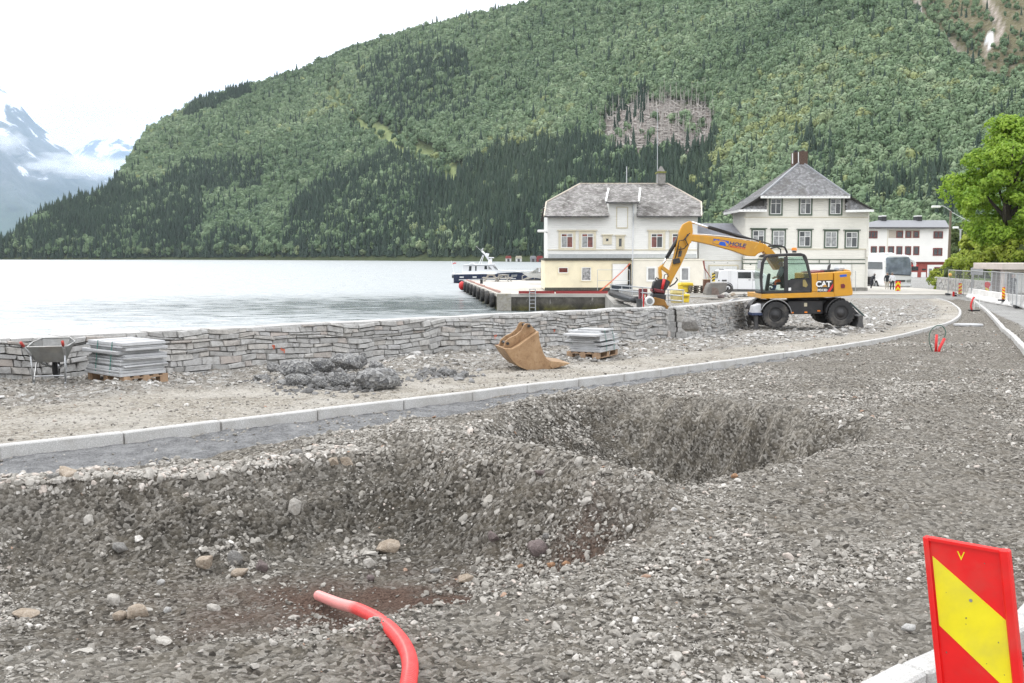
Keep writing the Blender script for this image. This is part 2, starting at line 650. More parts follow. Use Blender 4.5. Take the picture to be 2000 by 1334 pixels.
    dark = np.clip(s1 * 1.5, 0, 1) * (0.78 + 0.8 * fbm(x, y, .8, 3, 66)) * (1 - .35 * sstep((s1 - .75) / .2))  # near pit: darker soil with the shade of its walls painted in
    dark = np.clip(dark + sstep(s2 / .35) * (.80 + .3 * sstep((2.0 - x) / 1.6) + .4 * sstep((s2 - .70) / .2)), 0, 1)  # back pit: shade painted over the darker soil, strongest at the bottom
    return z, dict(dark=dark, bed=bedf, left=np.where(left, 1.0, 0), pit=pit, wall=wall, conc=conc, smooth=np.clip(g * .8, 0, .7), rub=rub, red=red, rim=rim, dk=dk, dr=dr, groove=g, asph=asph)


def site_z(x, y):
    return float(site(np.array([x]), np.array([y]), False)[0][0])


def soil_mat():
    m, nt, b = new_mat('gravelly_soil')
    p = coords(nt, 'World')
    A = lambda n: attr(nt, n).outputs['Fac']
    big = noise(nt, 0.55, 6, 0.6, p)
    mid = noise(nt, 5.0, 6, 0.65, p)
    fin = noise(nt, 38.0, 4, 0.7, p)
    vor = N(nt, 'ShaderNodeTexVoronoi'); vor.inputs['Scale'].default_value = 30; nt.links.new(p, vor.inputs['Vector'])
    vor2 = N(nt, 'ShaderNodeTexVoronoi'); vor2.inputs['Scale'].default_value = 11; nt.links.new(p, vor2.inputs['Vector'])
    grit = mixc(nt, 0.5, vor.outputs['Color'], fin.outputs['Color'])
    gr = N(nt, 'ShaderNodeRGBToBW'); nt.links.new(grit, gr.inputs[0])
    bedc = ramp(nt, gr.outputs[0], [(0.32, (.045, .040, .034)), (0.5, (.20, .183, .157)), (0.67, (.40, .375, .338))]).outputs[0]
    bedc = mixc(nt, ramp(nt, mid.outputs[0], [(0.42, 0.0), (0.66, 0.45)]).outputs[0], bedc, (.21, .182, .140))
    bedc = mixc(nt, ramp(nt, big.outputs[0], [(0.42, 0.0), (0.62, 0.35)]).outputs[0], bedc, (.29, .272, .24))
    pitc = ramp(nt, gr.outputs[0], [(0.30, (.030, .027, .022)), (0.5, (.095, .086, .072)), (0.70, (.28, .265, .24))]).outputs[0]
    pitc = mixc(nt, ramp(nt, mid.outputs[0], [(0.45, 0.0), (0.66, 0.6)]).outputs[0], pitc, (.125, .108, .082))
    c = mixc(nt, A('dark'), bedc, pitc)  # darker pit soil, including the painted shade of the pits
    redc = ramp(nt, fin.outputs[0], [(0.35, (.065, .040, .030)), (0.65, (.185, .125, .098))]).outputs[0]
    c = mixc(nt, A('red'), c, redc)
    concc = ramp(nt, fin.outputs[0], [(0.3, (.12, .121, .125)), (0.7, (.30, .302, .306))]).outputs[0]
    concc = mixc(nt, ramp(nt, mid.outputs[0], [(0.42, 0.0), (0.65, 0.6)]).outputs[0], concc, (.40, .402, .405))
    c = mixc(nt, A('conc'), c, concc)
    pathc = ramp(nt, gr.outputs[0], [(0.28, (.24, .214, .178)), (0.5, (.43, .393, .335)), (0.72, (.58, .545, .49))]).outputs[0]
    pathc = mixc(nt, ramp(nt, mid.outputs[0], [(0.52, 0.0), (0.68, 0.7)]).outputs[0], pathc, (.17, .15, .12))
    pathc = mixc(nt, ramp(nt, big.outputs[0], [(0.45, 0.0), (0.6, 0.6)]).outputs[0], pathc, (.58, .55, .50))
    c = mixc(nt, A('left'), c, pathc)
    rubc = ramp(nt, vor2.outputs['Color'], [(0.1, (.17, .155, .135)), (0.5, (.36, .345, .32)), (0.85, (.60, .59, .57))]).outputs[0]
    rubc = mixc(nt, ramp(nt, mid.outputs[0], [(0.40, 0.0), (0.62, 0.75)]).outputs[0], rubc, (.27, .24, .20))
    c = mixc(nt, A('rub'), c, rubc)
    c = mixc(nt, A('asph'), c, ramp(nt, big.outputs[0], [(.35, (.33, .325, .315)), (.65, (.43, .425, .41))]).outputs[0])
    nt.links.new(c, b.inputs['Base Color'])
    b.inputs['Roughness'].default_value = 0.95
    b.inputs['Specular IOR Level'].default_value = 0.15
    ad = N(nt, 'ShaderNodeMath', operation='MULTIPLY_ADD')
    nt.links.new(vor.outputs['Distance'], ad.inputs[0]); ad.inputs[1].default_value = -0.9; nt.links.new(fin.outputs[0], ad.inputs[2])
    ad2 = N(nt, 'ShaderNodeMath', operation='MULTIPLY_ADD')
    nt.links.new(vor2.outputs['Distance'], ad2.inputs[0]); ad2.inputs[1].default_value = -0.8; nt.links.new(ad.outputs[0], ad2.inputs[2])
    ad3 = N(nt, 'ShaderNodeMath', operation='MULTIPLY_ADD')
    nt.links.new(mid.outputs[0], ad3.inputs[0]); ad3.inputs[1].default_value = 1.2; nt.links.new(ad2.outputs[0], ad3.inputs[2])
    bn = bump(nt, b, ad3.outputs[0], 1.0, 0.05)
    iv = N(nt, 'ShaderNodeMath', operation='SUBTRACT'); iv.inputs[0].default_value = 1.0; nt.links.new(A('smooth'), iv.inputs[1]); nt.links.new(iv.outputs[0], bn.inputs['Strength'])
    return m


M_SOIL = soil_mat()
LAND = [(-60, -42), tuple(WALL_A - WDIR * 40 + WNRM * .35), tuple(WALL_B + WNRM * .35 + WDIR * .6), (5.6, 37), (7.3, 61), (7.9, 84), (7.0, 140), (30, 330), (420, 700),
        (520, 420), (300, 60), (60, -42)]
FX0, FX1, FY0, FY1 = -10.5, 9.5, 2.0, 22.0


def build_ground():
    def grid(xs, ys, keep=None):
        X, Y = np.meshgrid(xs, ys)
        z, mk = site(X.ravel(), Y.ravel())
        nx, ny = len(xs), len(ys)
        i = np.arange((ny - 1) * (nx - 1)); r = i // (nx - 1); c = i % (nx - 1)
        a = r * nx + c
        F = np.stack([a, a + 1, a + nx + 1, a + nx], 1)
        if keep is not None:
            cx = X.ravel()[F].mean(1); cy = Y.ravel()[F].mean(1)
            F = F[keep(cx, cy)]
        return np.stack([X.ravel(), Y.ravel(), z], 1), F, mk
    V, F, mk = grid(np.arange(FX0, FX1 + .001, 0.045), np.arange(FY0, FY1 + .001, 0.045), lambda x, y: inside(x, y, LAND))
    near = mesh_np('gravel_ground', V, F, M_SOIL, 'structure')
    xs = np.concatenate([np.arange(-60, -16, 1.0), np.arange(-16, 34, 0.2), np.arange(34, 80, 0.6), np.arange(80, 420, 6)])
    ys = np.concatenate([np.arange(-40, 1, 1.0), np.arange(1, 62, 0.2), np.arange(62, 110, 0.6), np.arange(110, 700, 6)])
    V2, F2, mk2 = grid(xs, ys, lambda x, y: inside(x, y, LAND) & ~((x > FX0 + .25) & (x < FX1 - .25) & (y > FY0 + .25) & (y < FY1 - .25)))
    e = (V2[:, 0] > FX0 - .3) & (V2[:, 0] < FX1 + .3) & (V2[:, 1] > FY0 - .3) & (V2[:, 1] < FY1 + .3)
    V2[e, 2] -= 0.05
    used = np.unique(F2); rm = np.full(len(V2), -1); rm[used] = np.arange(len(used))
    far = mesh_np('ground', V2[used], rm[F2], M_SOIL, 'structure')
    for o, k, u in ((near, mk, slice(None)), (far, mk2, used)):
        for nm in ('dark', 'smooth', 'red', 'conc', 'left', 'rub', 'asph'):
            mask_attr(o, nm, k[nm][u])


build_ground()

# ------------------------------------------------------------------ loose stones
def stone_mat(name, stops, attr_name='tone'):
    m, nt, b = new_mat(name)
    t = attr(nt, attr_name, 'INSTANCER').outputs['Fac']
    c = ramp(nt, t, stops).outputs[0]
    n1 = noise(nt, 2.2, 4, 0.65, coords(nt))
    c = mixc(nt, ramp(nt, n1.outputs[0], [(0.35, 0.45), (0.65, 0.0)]).outputs[0], c, (.12, .11, .095))
    nt.links.new(c, b.inputs['Base Color'])
    b.inputs['Roughness'].default_value = 0.85
    b.inputs['Specular IOR Level'].default_value = 0.25
    return m


M_PEB = stone_mat('pebble_stone', [(0, (.10, .092, .08)), (.3, (.22, .205, .182)), (.6, (.345, .325, .292)), (.85, (.49, .467, .43)), (.95, (.68, .655, .615)), (1, (.38, .25, .18))])
M_RUB = stone_mat('rubble_stone', [(0, (.14, .135, .13)), (.35, (.33, .32, .305)), (.7, (.52, .51, .49)), (1, (.70, .69, .67))])
M_CLOD = stone_mat('clod', [(0, (.11, .11, .112)), (.6, (.20, .20, .20)), (1, (.31, .31, .31))])


def normals_at(x, y):
    e = 0.06
    zx = (site(x + e, y, False)[0] - site(x - e, y, False)[0]) / (2 * e)
    zy = (site(x, y + e, False)[0] - site(x, y - e, False)[0]) / (2 * e)
    return -zx, -zy, np.ones(len(x))


def stones(name, x, y, size, tone, srcs, flat_jit=0.5, sink=0.25, tilt=0.45):
    z, mk = site(x, y)
    nx, ny, nz = normals_at(x, y)
    n = len(x)
    nx = nx + rng.normal(0, tilt, n); ny = ny + rng.normal(0, tilt, n)
    q = quat_from(nx, ny, nz, rng.uniform(0, 2 * pi, n))
    s = np.stack([size, size * rng.uniform(.75, 1.1, n), size * rng.uniform(.7, 1.15, n)], 1)
    z = z + size * 0.5 * (1 - 2 * sink) * 0.6
    return scatter(name, np.stack([x, y, z], 1), q, s, rng.integers(0, len(srcs), n), srcs, tone)


PEB = [src_mesh('pebble', rock_bm(k, [.55, .42, .7, .5, .36, .6, .48, .65][k], 13, 0.9), M_PEB, False) for k in range(8)]


def build_gravel():
    # fine chippings and coarse gravel over the roadbed, thinning with distance
    X = []; Y = []; S = []
    for y0, y1, dens, med, sig in ((3.0, 9.5, 2900, .0105, .50), (3.0, 10.5, 170, .022, .38), (9.5, 15, 1300, .0140, .50), (15, 22, 620, .017, .45), (22, 34, 130, .024, .4), (34, 60, 25, .032, .4)):
        x0, x1 = -(y1 * .56 + 1), y1 * .56 + 1
        n = int((x1 - x0) * (y1 - y0) * dens)
        X.append(rng.uniform(x0, x1, n)); Y.append(rng.uniform(y0, y1, n)); S.append(np.exp(rng.normal(math.log(med), sig, n)))
    x = np.concatenate(X); y = np.concatenate(Y); s = np.concatenate(S)
    k = np.abs(x) < y * .54 + 1.0
    x, y, s = x[k], y[k], s[k]
    z, mk = site(x, y, False)
    patch = fbm(x, y, 0.9, 4, 71) + 0.5 * fbm(x, y, 2.6, 2, 72)
    keep = np.clip(0.42 + 1.7 * patch, 0.06, 1.0)
    trk = np.exp(-((mk['dk'] - 5.6 + .5 * fbm(x, y, 3, 2, 14)) / .45) ** 2) + np.exp(-((mk['dk'] - 7.5 + .5 * fbm(x, y, 3, 2, 15)) / .45) ** 2)
    keep = keep * (1 - .75 * np.clip(trk, 0, 1) * (y > 6))               # compacted wheel tracks
    inp1 = (mk['pit'] > .1) & (y < 11.3) & (x < 1.4) & (y < 10.6 - .9 * x)
    inp2 = (mk['pit'] > .08) & ~inp1
    keep = np.where(inp1, np.clip(.30 + 2.2 * patch, .05, 1), keep)
    keep = np.where(inp2, np.clip(.75 + 1.2 * patch, .2, 1) * np.where(mk['pit'] > .7, 1.0, .25 + .75 * (x < 1.2)), keep)
    keep = np.where(mk['rim'] > .35, 1.0, keep)
    keep *= (1 - 0.93 * mk['conc']) * (1 - 0.93 * np.clip(mk['groove'] * 1.6, 0, 1)) * (1 - .75 * mk['red'])
    keep = np.where(mk['left'] > .5, 0.05 + .35 * mk['rub'], keep)
    ins = inside(x, y, LAND)
    keep = keep * (1 - mk['asph'])
    k = (rng.uniform(0, 1, len(x)) < keep) & ins
    x, y, s = x[k], y[k], s[k]
    z, mk = site(x, y, False)
    patch = patch[k]
    s = s * np.where(patch > .15, 1.25, 1.0) * np.where(mk['rim'] > .4, 1.5, 1.0)
    s = np.clip(s, .006, .06)
    # piles of rounded cobbles that slid together on the slopes and along the rim
    cx = []; cy = []; cs = []; ct = []
    for px, py, rx, ry, k, br in ((90, 940, 80, 12, 130, .72), (230, 926, 90, 10, 120, .78), (330, 905, 70, 8, 50, .6), (430, 960, 60, 40, 110, .62), (445, 1055, 75, 32, 130, .60), (495, 1112, 60, 22, 70, .6), (700, 1080, 70, 34, 130, .62),
                                  (860, 960, 40, 40, 60, .6), (1010, 1000, 90, 40, 130, .55), (1150, 1010, 80, 36, 110, .55), (1280, 960, 90, 22, 170, .55), (1180, 900, 60, 40, 120, .55), (960, 905, 70, 14, 90, .66), (1100, 1085, 70, 20, 70, .55),
                                  (760, 870, 80, 14, 80, .62), (1090, 860, 50, 40, 80, .6), (1010, 850, 60, 16, 60, .6), (900, 1130, 120, 26, 90, .5), (250, 1010, 150, 60, 90, .45), (150, 1180, 160, 60, 110, .55)):
        for _ in range(k):
            a, b = px + rng.normal(0, rx * .55), py + rng.normal(0, ry * .6)
            p = on_ground(a, b, -.25); Y = p.y
            cx.append(p.x); cy.append(Y); cs.append(math.exp(rng.normal(math.log(.027), .38)) * (1.15 if py < 980 and px < 500 else 1)); ct.append(min(.97, max(.1, rng.normal(br, .13))))
    cx = np.array(cx); cy = np.array(cy)
    for _ in range(7):                                                       # slide along the sight line onto the real surface
        zz = site(cx, cy, False)[0]
        k0 = cx / cy
        if _ == 0: cy0 = cy.copy()
        cy = cy0 * (EYE - zz) / (EYE + .25) * .6 + cy * .4; cx = k0 * cy
    x = np.concatenate([x, cx]); y = np.concatenate([y, cy]); s = np.concatenate([s, np.array(cs)])
    mk['pit'] = np.concatenate([mk['pit'], cx * 0]); mk['rim'] = np.concatenate([mk['rim'], cx * 0])
    tone = np.clip(rng.normal(.56, .22, len(x)) + .16 * (mk['rim'] > .4) - .03 * (mk['pit'] > .4), 0, .97)
    tone[len(tone) - len(ct):] = ct
    tone = np.where(rng.uniform(0, 1, len(x)) < .004, 1.0, tone)
    o = stones('gravel', x, y, s, tone, PEB)
    print('gravel', len(x))
    # broken stone between the dry stone wall and the path
    n = 60000
    x = rng.uniform(-16, 30, n); y = rng.uniform(10, 62, n)
    z, mk = site(x, y, False)
    pr = mk['rub'] * np.clip(.5 + 1.1 * fbm(x, y, 1.6, 3, 77), .08, 1) * np.interp(y, [12, 20, 28, 45, 60], [.65, .75, .95, .8, .4]) * inside(x, y, LAND)
    k = rng.uniform(0, 1, n) < pr
    x, y = x[k], y[k]
    s = np.clip(np.exp(rng.normal(math.log(.062), .55, len(x))), .02, .24) * np.interp(y, [12, 20, 30], [.6, .8, 1.1])
    rs = [src_mesh('rubble', rock_bm(40 + k, [.35, .25, .5, .3, .6, .2][k], 14, .35), M_RUB) for k in range(6)]
    o = stones('rubble', x, y, s, np.clip(rng.normal(.62, .22, len(x)), 0, 1), rs, tilt=.3)
    print('rubble', len(x))
    return o


build_gravel()

# ------------------------------------------------------------------ kerbs
def granite(name, lo, hi):
    m, nt, b = new_mat(name)
    p = coords(nt, 'World')
    n1 = noise(nt, 90, 3, .8, p); n2 = noise(nt, 3.5, 5, .6, p)
    c = ramp(nt, n1.outputs[0], [(.35, lo), (.52, tuple((a + b_) / 2 for a, b_ in zip(lo, hi))), (.66, hi)]).outputs[0]
    c = mixc(nt, ramp(nt, n2.outputs[0], [(.45, 0.), (.7, .45)]).outputs[0], c, (.27, .25, .22))
    nt.links.new(c, b.inputs['Base Color']); b.inputs['Roughness'].default_value = .8
    bump(nt, b, n1.outputs[0], .35, .006)
    return m


M_KERB = granite('granite', (.33, .325, .315), (.62, .615, .60))


def build_kerb(line, label, up, down, wid, seed, L0=1.3, zf=None):
    r = random.Random(seed)
    root = thing('kerb', label, 'kerb'); root['kind'] = 'structure'
    del root['category']
    pts = [Vector(p) for p in line]
    acc = [0]
    for a, b in zip(pts[:-1], pts[1:]): acc.append(acc[-1] + (b - a).length)

    def P(s):
        s = min(max(s, 0), acc[-1])
        i = max(k for k in range(len(acc)) if acc[k] <= s)
        i = min(i, len(pts) - 2)
        t = (s - acc[i]) / max(1e-6, acc[i + 1] - acc[i])
        return pts[i].lerp(pts[i + 1], t)
    s = 0
    while s < acc[-1] - .2:
        L = L0 * r.uniform(.85, 1.12)
        a, b = P(s + .008), P(min(s + L, acc[-1]) - .008)
        d = (b - a).normalized(); n = Vector((-d.y, d.x))
        bm = BM()
        off = r.uniform(-.008, .008)
        za, zb = GG(a.y) + r.uniform(-.004, .004), GG(b.y) + r.uniform(-.004, .004)
        vs = []
        for q, z in ((a, za), (b, zb)):
            for w, dz in ((off, -down), (off, up), (off + wid, up), (off + wid, -down)):
                p = q + n * w
                vs.append(bm.verts.new((p.x, p.y, z + dz)))
        for f in ((0, 1, 2, 3), (7, 6, 5, 4), (0, 4, 5, 1), (1, 5, 6, 2), (2, 6, 7, 3), (3, 7, 4, 0)):
            bm.faces.new([vs[i] for i in f])
        bmesh.ops.recalc_face_normals(bm, faces=bm.faces)
        bevel(bm, .014, 1)
        obj('kerbstone', bm, M_KERB, root)
        s += L
    return root


build_kerb(KL2, 'long curved kerb of pale granite between path and roadbed', .02, .30, .13, 3)
build_kerb(KR2[::1], 'pale granite kerb along the right side of the gravel roadbed', .05, .26, -.16, 4, 1.1)
# ------------------------------------------------------------------ water of the fjord
def water_mat():
    m, nt, b = new_mat('fjord_water')
    p = coords(nt, 'World')
    b.inputs['Base Color'].default_value = (.02, .04, .042, 1)
    b.inputs['Roughness'].default_value = 0.12
    b.inputs['IOR'].default_value = 1.5
    mp = N(nt, 'ShaderNodeMapping'); mp.inputs['Scale'].default_value = (.55, 1.0, 1); nt.links.new(p, mp.inputs[0])
    n1 = noise(nt, 1.1, 4, .6, mp.outputs[0], .5)
    n2 = noise(nt, 0.16, 3, .55, mp.outputs[0], .2)
    # sheltered, calm water beside the quay keeps dark ripples; open water is ruffled by wind
    vs = N(nt, 'ShaderNodeVectorMath', operation='SUBTRACT'); nt.links.new(p, vs.inputs[0]); vs.inputs[1].default_value = (-7, 92, WATER_Z)
    vm = N(nt, 'ShaderNodeVectorMath', operation='MULTIPLY'); nt.links.new(vs.outputs[0], vm.inputs[0]); vm.inputs[1].default_value = (1 / 34, 1 / 24, 0)
    vl = N(nt, 'ShaderNodeVectorMath', operation='LENGTH'); nt.links.new(vm.outputs[0], vl.inputs[0])
    mp3 = N(nt, 'ShaderNodeMapping'); mp3.inputs['Scale'].default_value = (.35, .9, 1); nt.links.new(p, mp3.inputs[0])
    n3 = noise(nt, 0.9, 4, .62, mp3.outputs[0], .4)
    sm = N(nt, 'ShaderNodeMath', operation='MULTIPLY_ADD'); nt.links.new(vl.outputs['Value'], sm.inputs[0]); sm.inputs[1].default_value = .30; nt.links.new(n3.outputs[0], sm.inputs[2])
    rr = ramp(nt, sm.outputs[0], [(.60, .16), (.74, .42)]).outputs[0]
    nt.links.new(rr, b.inputs['Roughness'])
    s1 = N(nt, 'ShaderNodeMath', operation='MULTIPLY_ADD'); nt.links.new(n2.outputs[0], s1.inputs[0]); s1.inputs[1].default_value = 2.0; nt.links.new(n1.outputs[0], s1.inputs[2])
    bn = bump(nt, b, s1.outputs[0], 1.0, .8)
    g = N(nt, 'ShaderNodeBsdfGlossy'); g.inputs['Color'].default_value = (.90, .93, .95, 1); g.inputs['Roughness'].default_value = .45
    nt.links.new(bn.outputs[0], g.inputs['Normal'])
    mx = N(nt, 'ShaderNodeMixShader')
    nt.links.new(ramp(nt, sm.outputs[0], [(.58, .03), (.70, .19), (.88, .36)]).outputs[0], mx.inputs[0])
    nt.links.new(b.outputs[0], mx.inputs[1]); nt.links.new(g.outputs[0], mx.inputs[2])
    nt.links.new(mx.outputs[0], nt.nodes['Material Output'].inputs[0])
    return m


WATER_Z = -2.35
bm = BM()
bmesh.ops.create_grid(bm, x_segments=1, y_segments=1, size=1)
for v in bm.verts: v.co = Vector((v.co.x * 16000, v.co.y * 9000 + 8000, WATER_Z))
obj('water', bm, water_mat(), kind='structure')

# ------------------------------------------------------------------ dry stone walls
def wall_stone_mat():
    m, nt, b = new_mat('dry_stone')
    oi = N(nt, 'ShaderNodeObjectInfo')
    p = coords(nt, 'World')
    at_ = attr(nt, 'tone')
    # stones of the joined part carry a tone attribute, single stones use their own random value
    t = N(nt, 'ShaderNodeMath', operation='ADD'); nt.links.new(oi.outputs['Random'], t.inputs[0]); nt.links.new(at_.outputs['Fac'], t.inputs[1])
    fr = N(nt, 'ShaderNodeMath', operation='FRACT'); nt.links.new(t.outputs[0], fr.inputs[0])
    c = ramp(nt, fr.outputs[0], [(0, (.30, .295, .285)), (.25, (.42, .415, .40)), (.5, (.37, .365, .36)), (.7, (.48, .475, .46)), (.9, (.43, .41, .38)), (.97, (.41, .36, .325)), (1, (.52, .515, .50))]).outputs[0]
    n1 = noise(nt, 9, 6, .7, p, .6); n2 = noise(nt, 40, 3, .6, p)
    c = mixc(nt, ramp(nt, n1.outputs[0], [(.38, .65), (.55, 0)]).outputs[0], c, (.21, .20, .185))
    c = mixc(nt, ramp(nt, n2.outputs[0], [(.5, 0), (.75, .3)]).outputs[0], c, (.58, .575, .56))
    nt.links.new(c, b.inputs['Base Color']); b.inputs['Roughness'].default_value = .9
    bump(nt, b, n1.outputs[0], .6, .02)
    return m


M_WALLSTONE = wall_stone_mat()
M_CORE = mat('wall_core', (.06, .056, .05), .95)
M_MARK = mat('marking_paint', (.75, .22, .13), .7, var=.15)


def dry_wall(name, label, line, ztop, thick, limit, seed, h_lo=.06, h_hi=.125, w_lo=.18, w_hi=.55, zbase=None):
    """line: 2D points of the front face foot; stones laid in uneven courses with open joints"""
    r = random.Random(seed)
    root = thing(name, label, 'wall')
    pts = [Vector(p) for p in line]
    acc = [0]
    for a, b in zip(pts[:-1], pts[1:]): acc.append(acc[-1] + (b - a).length)
    T = acc[-1]

    def F(s):
        s = min(max(s, 0), T)
        i = min(max(k for k in range(len(acc)) if acc[k] <= s), len(pts) - 2)
        t = (s - acc[i]) / (acc[i + 1] - acc[i])
        d = (pts[i + 1] - pts[i]).normalized()
        return pts[i].lerp(pts[i + 1], t), d, Vector((-d.y, d.x))
    base = (lambda s: site_z(*F(s)[0]) - .12) if zbase is None else zbase
    zb = {k: base(k * .5) for k in range(int(T / .5) + 2)}

    def B(s):
        k = int(s / .5); f = s / .5 - k
        return zb[k] * (1 - f) + zb.get(k + 1, zb[k]) * f
    hmax = max(ztop(k * .5) - zb[k] for k in zb)
    hs = []
    t = 0
    while t < hmax:
        h = r.uniform(h_lo, h_hi) * (1.15 if t < .35 else .9); hs.append((t, h)); t += h
    nz = lambda s, k: .012 * sin(s * 1.9 + k * 2.4) + .010 * sin(s * 4.3 + k * 5.1)
    found = []
    for k, (t0, h) in enumerate(hs):
        s = -r.uniform(0, .4)
        while s < T:
            w = r.uniform(w_lo, w_hi) * (1.1 if t0 < .4 else .95)
            if r.random() < .18: w *= .45
            a, b = max(s, 0), min(s + w, T)
            s += w
            if b - a < .06: continue
            sk = r.uniform(-.03, .03)
            zt_a = [min(t0 + nz(a, k), 9), t0 + h + nz(a, k + 1)]
            zt_b = [t0 + nz(b, k), t0 + h + nz(b, k + 1)]
            top = ztop((a + b) / 2) - B((a + b) / 2)
            if t0 > top - .05: continue
            lim = min(1, max(0, (top - t0) / max(h, .01)))
            if lim < 1:
                zt_a[1] = top + r.uniform(-.012, .012); zt_b[1] = top + r.uniform(-.012, .012)
            cells = [(a, b, zt_a, zt_b)]
            if w > .35 and h > .13 and r.random() < .22:      # two thin stones instead of one
                m_ = r.uniform(.4, .6)
                ma, mb = zt_a[0] + (zt_a[1] - zt_a[0]) * m_, zt_b[0] + (zt_b[1] - zt_b[0]) * (m_ + r.uniform(-.1, .1))
                cells = [(a, b, [zt_a[0], ma], [zt_b[0], mb]), (a, b, [ma, zt_a[1]], [mb, zt_b[1]])]
            for c in cells: found.append((c, r.random(), r.uniform(-.035, .03), sk))
    # the stones that show largest get objects of their own
    def size(c):
        s = (c[0] + c[1]) / 2
        p = F(s)[0]
        vis = abs(p.x / max(p.y, 1)) < .53
        return ((c[1] - c[0]) * (c[2][1] - c[2][0])) / (p.y ** 2) * (1 if vis else .001)
    order = sorted(range(len(found)), key=lambda i: -size(found[i][0]))
    single = set(order[:limit])
    rest = BM(); lay = rest.verts.layers.float.new('tone')

    def add(bm, c, push, sk, R):
        (a, b, za, zb_) = c
        g = R.uniform(.002, .008)
        V = []
        corners = [(a + g, za[0] + g, sk), (b - g, zb_[0] + g, sk), (b - g, zb_[1] - g * .7, -sk), (a + g, za[1] - g * .7, -sk)]
        ins = R.uniform(.006, .016)
        cs = (a + b) / 2; cz = (za[0] + zb_[0] + za[1] + zb_[1]) / 4
        rings = []
        for depth, k in ((-push - .0, 1), (-push + .028, 0), (thick * .55, 0)):
            ring = []
            for (s, z, sh) in corners:
                s2 = s + sh * (.5 if depth < .1 else 0) + R.uniform(-.007, .007); z2 = z + R.uniform(-.006, .006)
                if k:
                    s2 += ins * (1 if cs > s else -1); z2 += ins * .8 * (1 if cz > z else -1)
                s2 = min(max(s2, 0.0), T)
                p, d, n = F(s2)
                zz = B(s2) + z2
                bat = .10 * (z2)                               # the face leans back a little
                q = p + n * (depth + bat + (R.uniform(-.012, .012) if k else 0))
                ring.append(bm.verts.new((q.x, q.y, zz)))
            rings.append(ring)
        bm.faces.new(rings[0])
        for A, Bq in zip(rings[:-1], rings[1:]):
            for i in range(4): bm.faces.new((A[i], A[(i + 1) % 4], Bq[(i + 1) % 4], Bq[i]))
        bm.faces.new(rings[-1][::-1])
        return [v for ring in rings for v in ring]
    for i, (c, tone, push, sk) in enumerate(found):
        R = random.Random(seed * 1000 + i)
        if i in single:
            bm = BM(); add(bm, c, push, sk, R)
            obj('stone', bm, M_WALLSTONE, root)
        else:
            for v in add(rest, c, push, sk, R): v[lay] = tone
    if rest.verts:
        obj('stones', rest, M_WALLSTONE, root, kind='stuff')
    else:
        rest.free()
    # stones that close the two ends
    for s_, sg in ((0., -1), (T, 1)):
        p, d, nn = F(s_); z = B(s_) - .05; k = 0
        while z < ztop(s_) - .06:
            h = min(r.uniform(.13, .22), ztop(s_) - .005 - z); w0 = -.02 if k % 2 else .03
            for a_, b_ in ((w0, thick * r.uniform(.4, .6)),):
                bm = BM(); a2 = b_ + .012
                for lo_, hi_ in ((a_, b_), (a2, thick + .02)):
                    bm2 = BM()
                    vs_ = box(bm2, 0, 1, 0, 1, 0, 1)
                    for v in vs_:
                        al = sg * (.14 * v.co.x - .004) + r.uniform(-.008, .008); of = lo_ + (hi_ - lo_) * v.co.y + .1 * (z - B(s_)) * (1 - v.co.y)
                        q = p + d * al + nn * (of + r.uniform(-.01, .01)); v.co = Vector((q.x, q.y, z + h * v.co.z - .006 * v.co.z))
                    bevel(bm2, .012); obj('stone', bm2, M_WALLSTONE, root)
                bm.free()
            z += h; k += 1
    # core behind the face and the flat capping slabs along the top
    bm = BM(); cap = BM(); cl = cap.verts.layers.float.new('tone')
    n = max(2, int(T / .5)); prev = None
    for k in range(n + 1):
        s = T * k / n
        p, d, nn = F(s)
        H = ztop(s) - B(s)
        sec = [(.06, B(s) - .1), (.06 + .1 * H, ztop(s) - .05), (thick, ztop(s) - .05), (thick, min(B(s) - .1, WATER_Z - .4))]
        ring = [bm.verts.new((*(p + nn * w), z)) for w, z in sec]
        if prev:
            for i in range(4): bm.faces.new((prev[i], ring[i], ring[(i + 1) % 4], prev[(i + 1) % 4]))
        else: bm.faces.new(ring[::-1])
        prev = ring
    bm.faces.new(prev)
    obj('core', bm, M_CORE, root)
    s = 0
    while s < T - .1:
        w = min(r.uniform(.5, 1.3), T - s)
        o0 = r.uniform(-.02, .02)
        P = []
        for ss in (s + .006, s + w - .006):
            p, d, nn = F(ss); H = ztop(ss) - B(ss)
            for off, dz in ((.1 * H + .05 + o0, -.045), (thick + .02, -.045), (thick + .02, .02 + o0 * .5), (.1 * H + .05 + o0, .02 + o0 * .5)):
                q = p + nn * off
                P.append(cap.verts.new((q.x, q.y, ztop(ss) + dz)))
        tn = r.random()
        for v in P: v[cl] = tn
        for f in ((0, 1, 2, 3), (7, 6, 5, 4), (0, 4, 5, 1), (1, 5, 6, 2), (2, 6, 7, 3), (3, 7, 4, 0)): cap.faces.new([P[i] for i in f])
        s += w
    obj('capstones', cap, M_KERB, root, kind='stuff')
    return root, F, B


LA = (WALL_B - WALL_S).length
WALL1, W1F, W1B = dry_wall('dry_stone_wall', 'long low dry stone wall of grey slabs along the water', [WALL_S, WALL_B],
                 lambda s: .66 - .23 * max(0, (s - 9)) / (LA - 9) + .01 * sin(s * 2.1), .62, 300, 5)
W2 = [Vector((5.75, 33.6)), Vector((7.6, 37.6)), Vector((9.6, 42.0)), Vector((11.3, 46.5)), Vector((12.6, 50.5))]
WALL2, W2F, W2B = dry_wall('dry_stone_wall', 'short curved dry stone wall behind the digger beyond the gap', W2,
                 lambda s: .40 - .02 * s, .6, 300, 6, w_lo=.2, w_hi=.55)
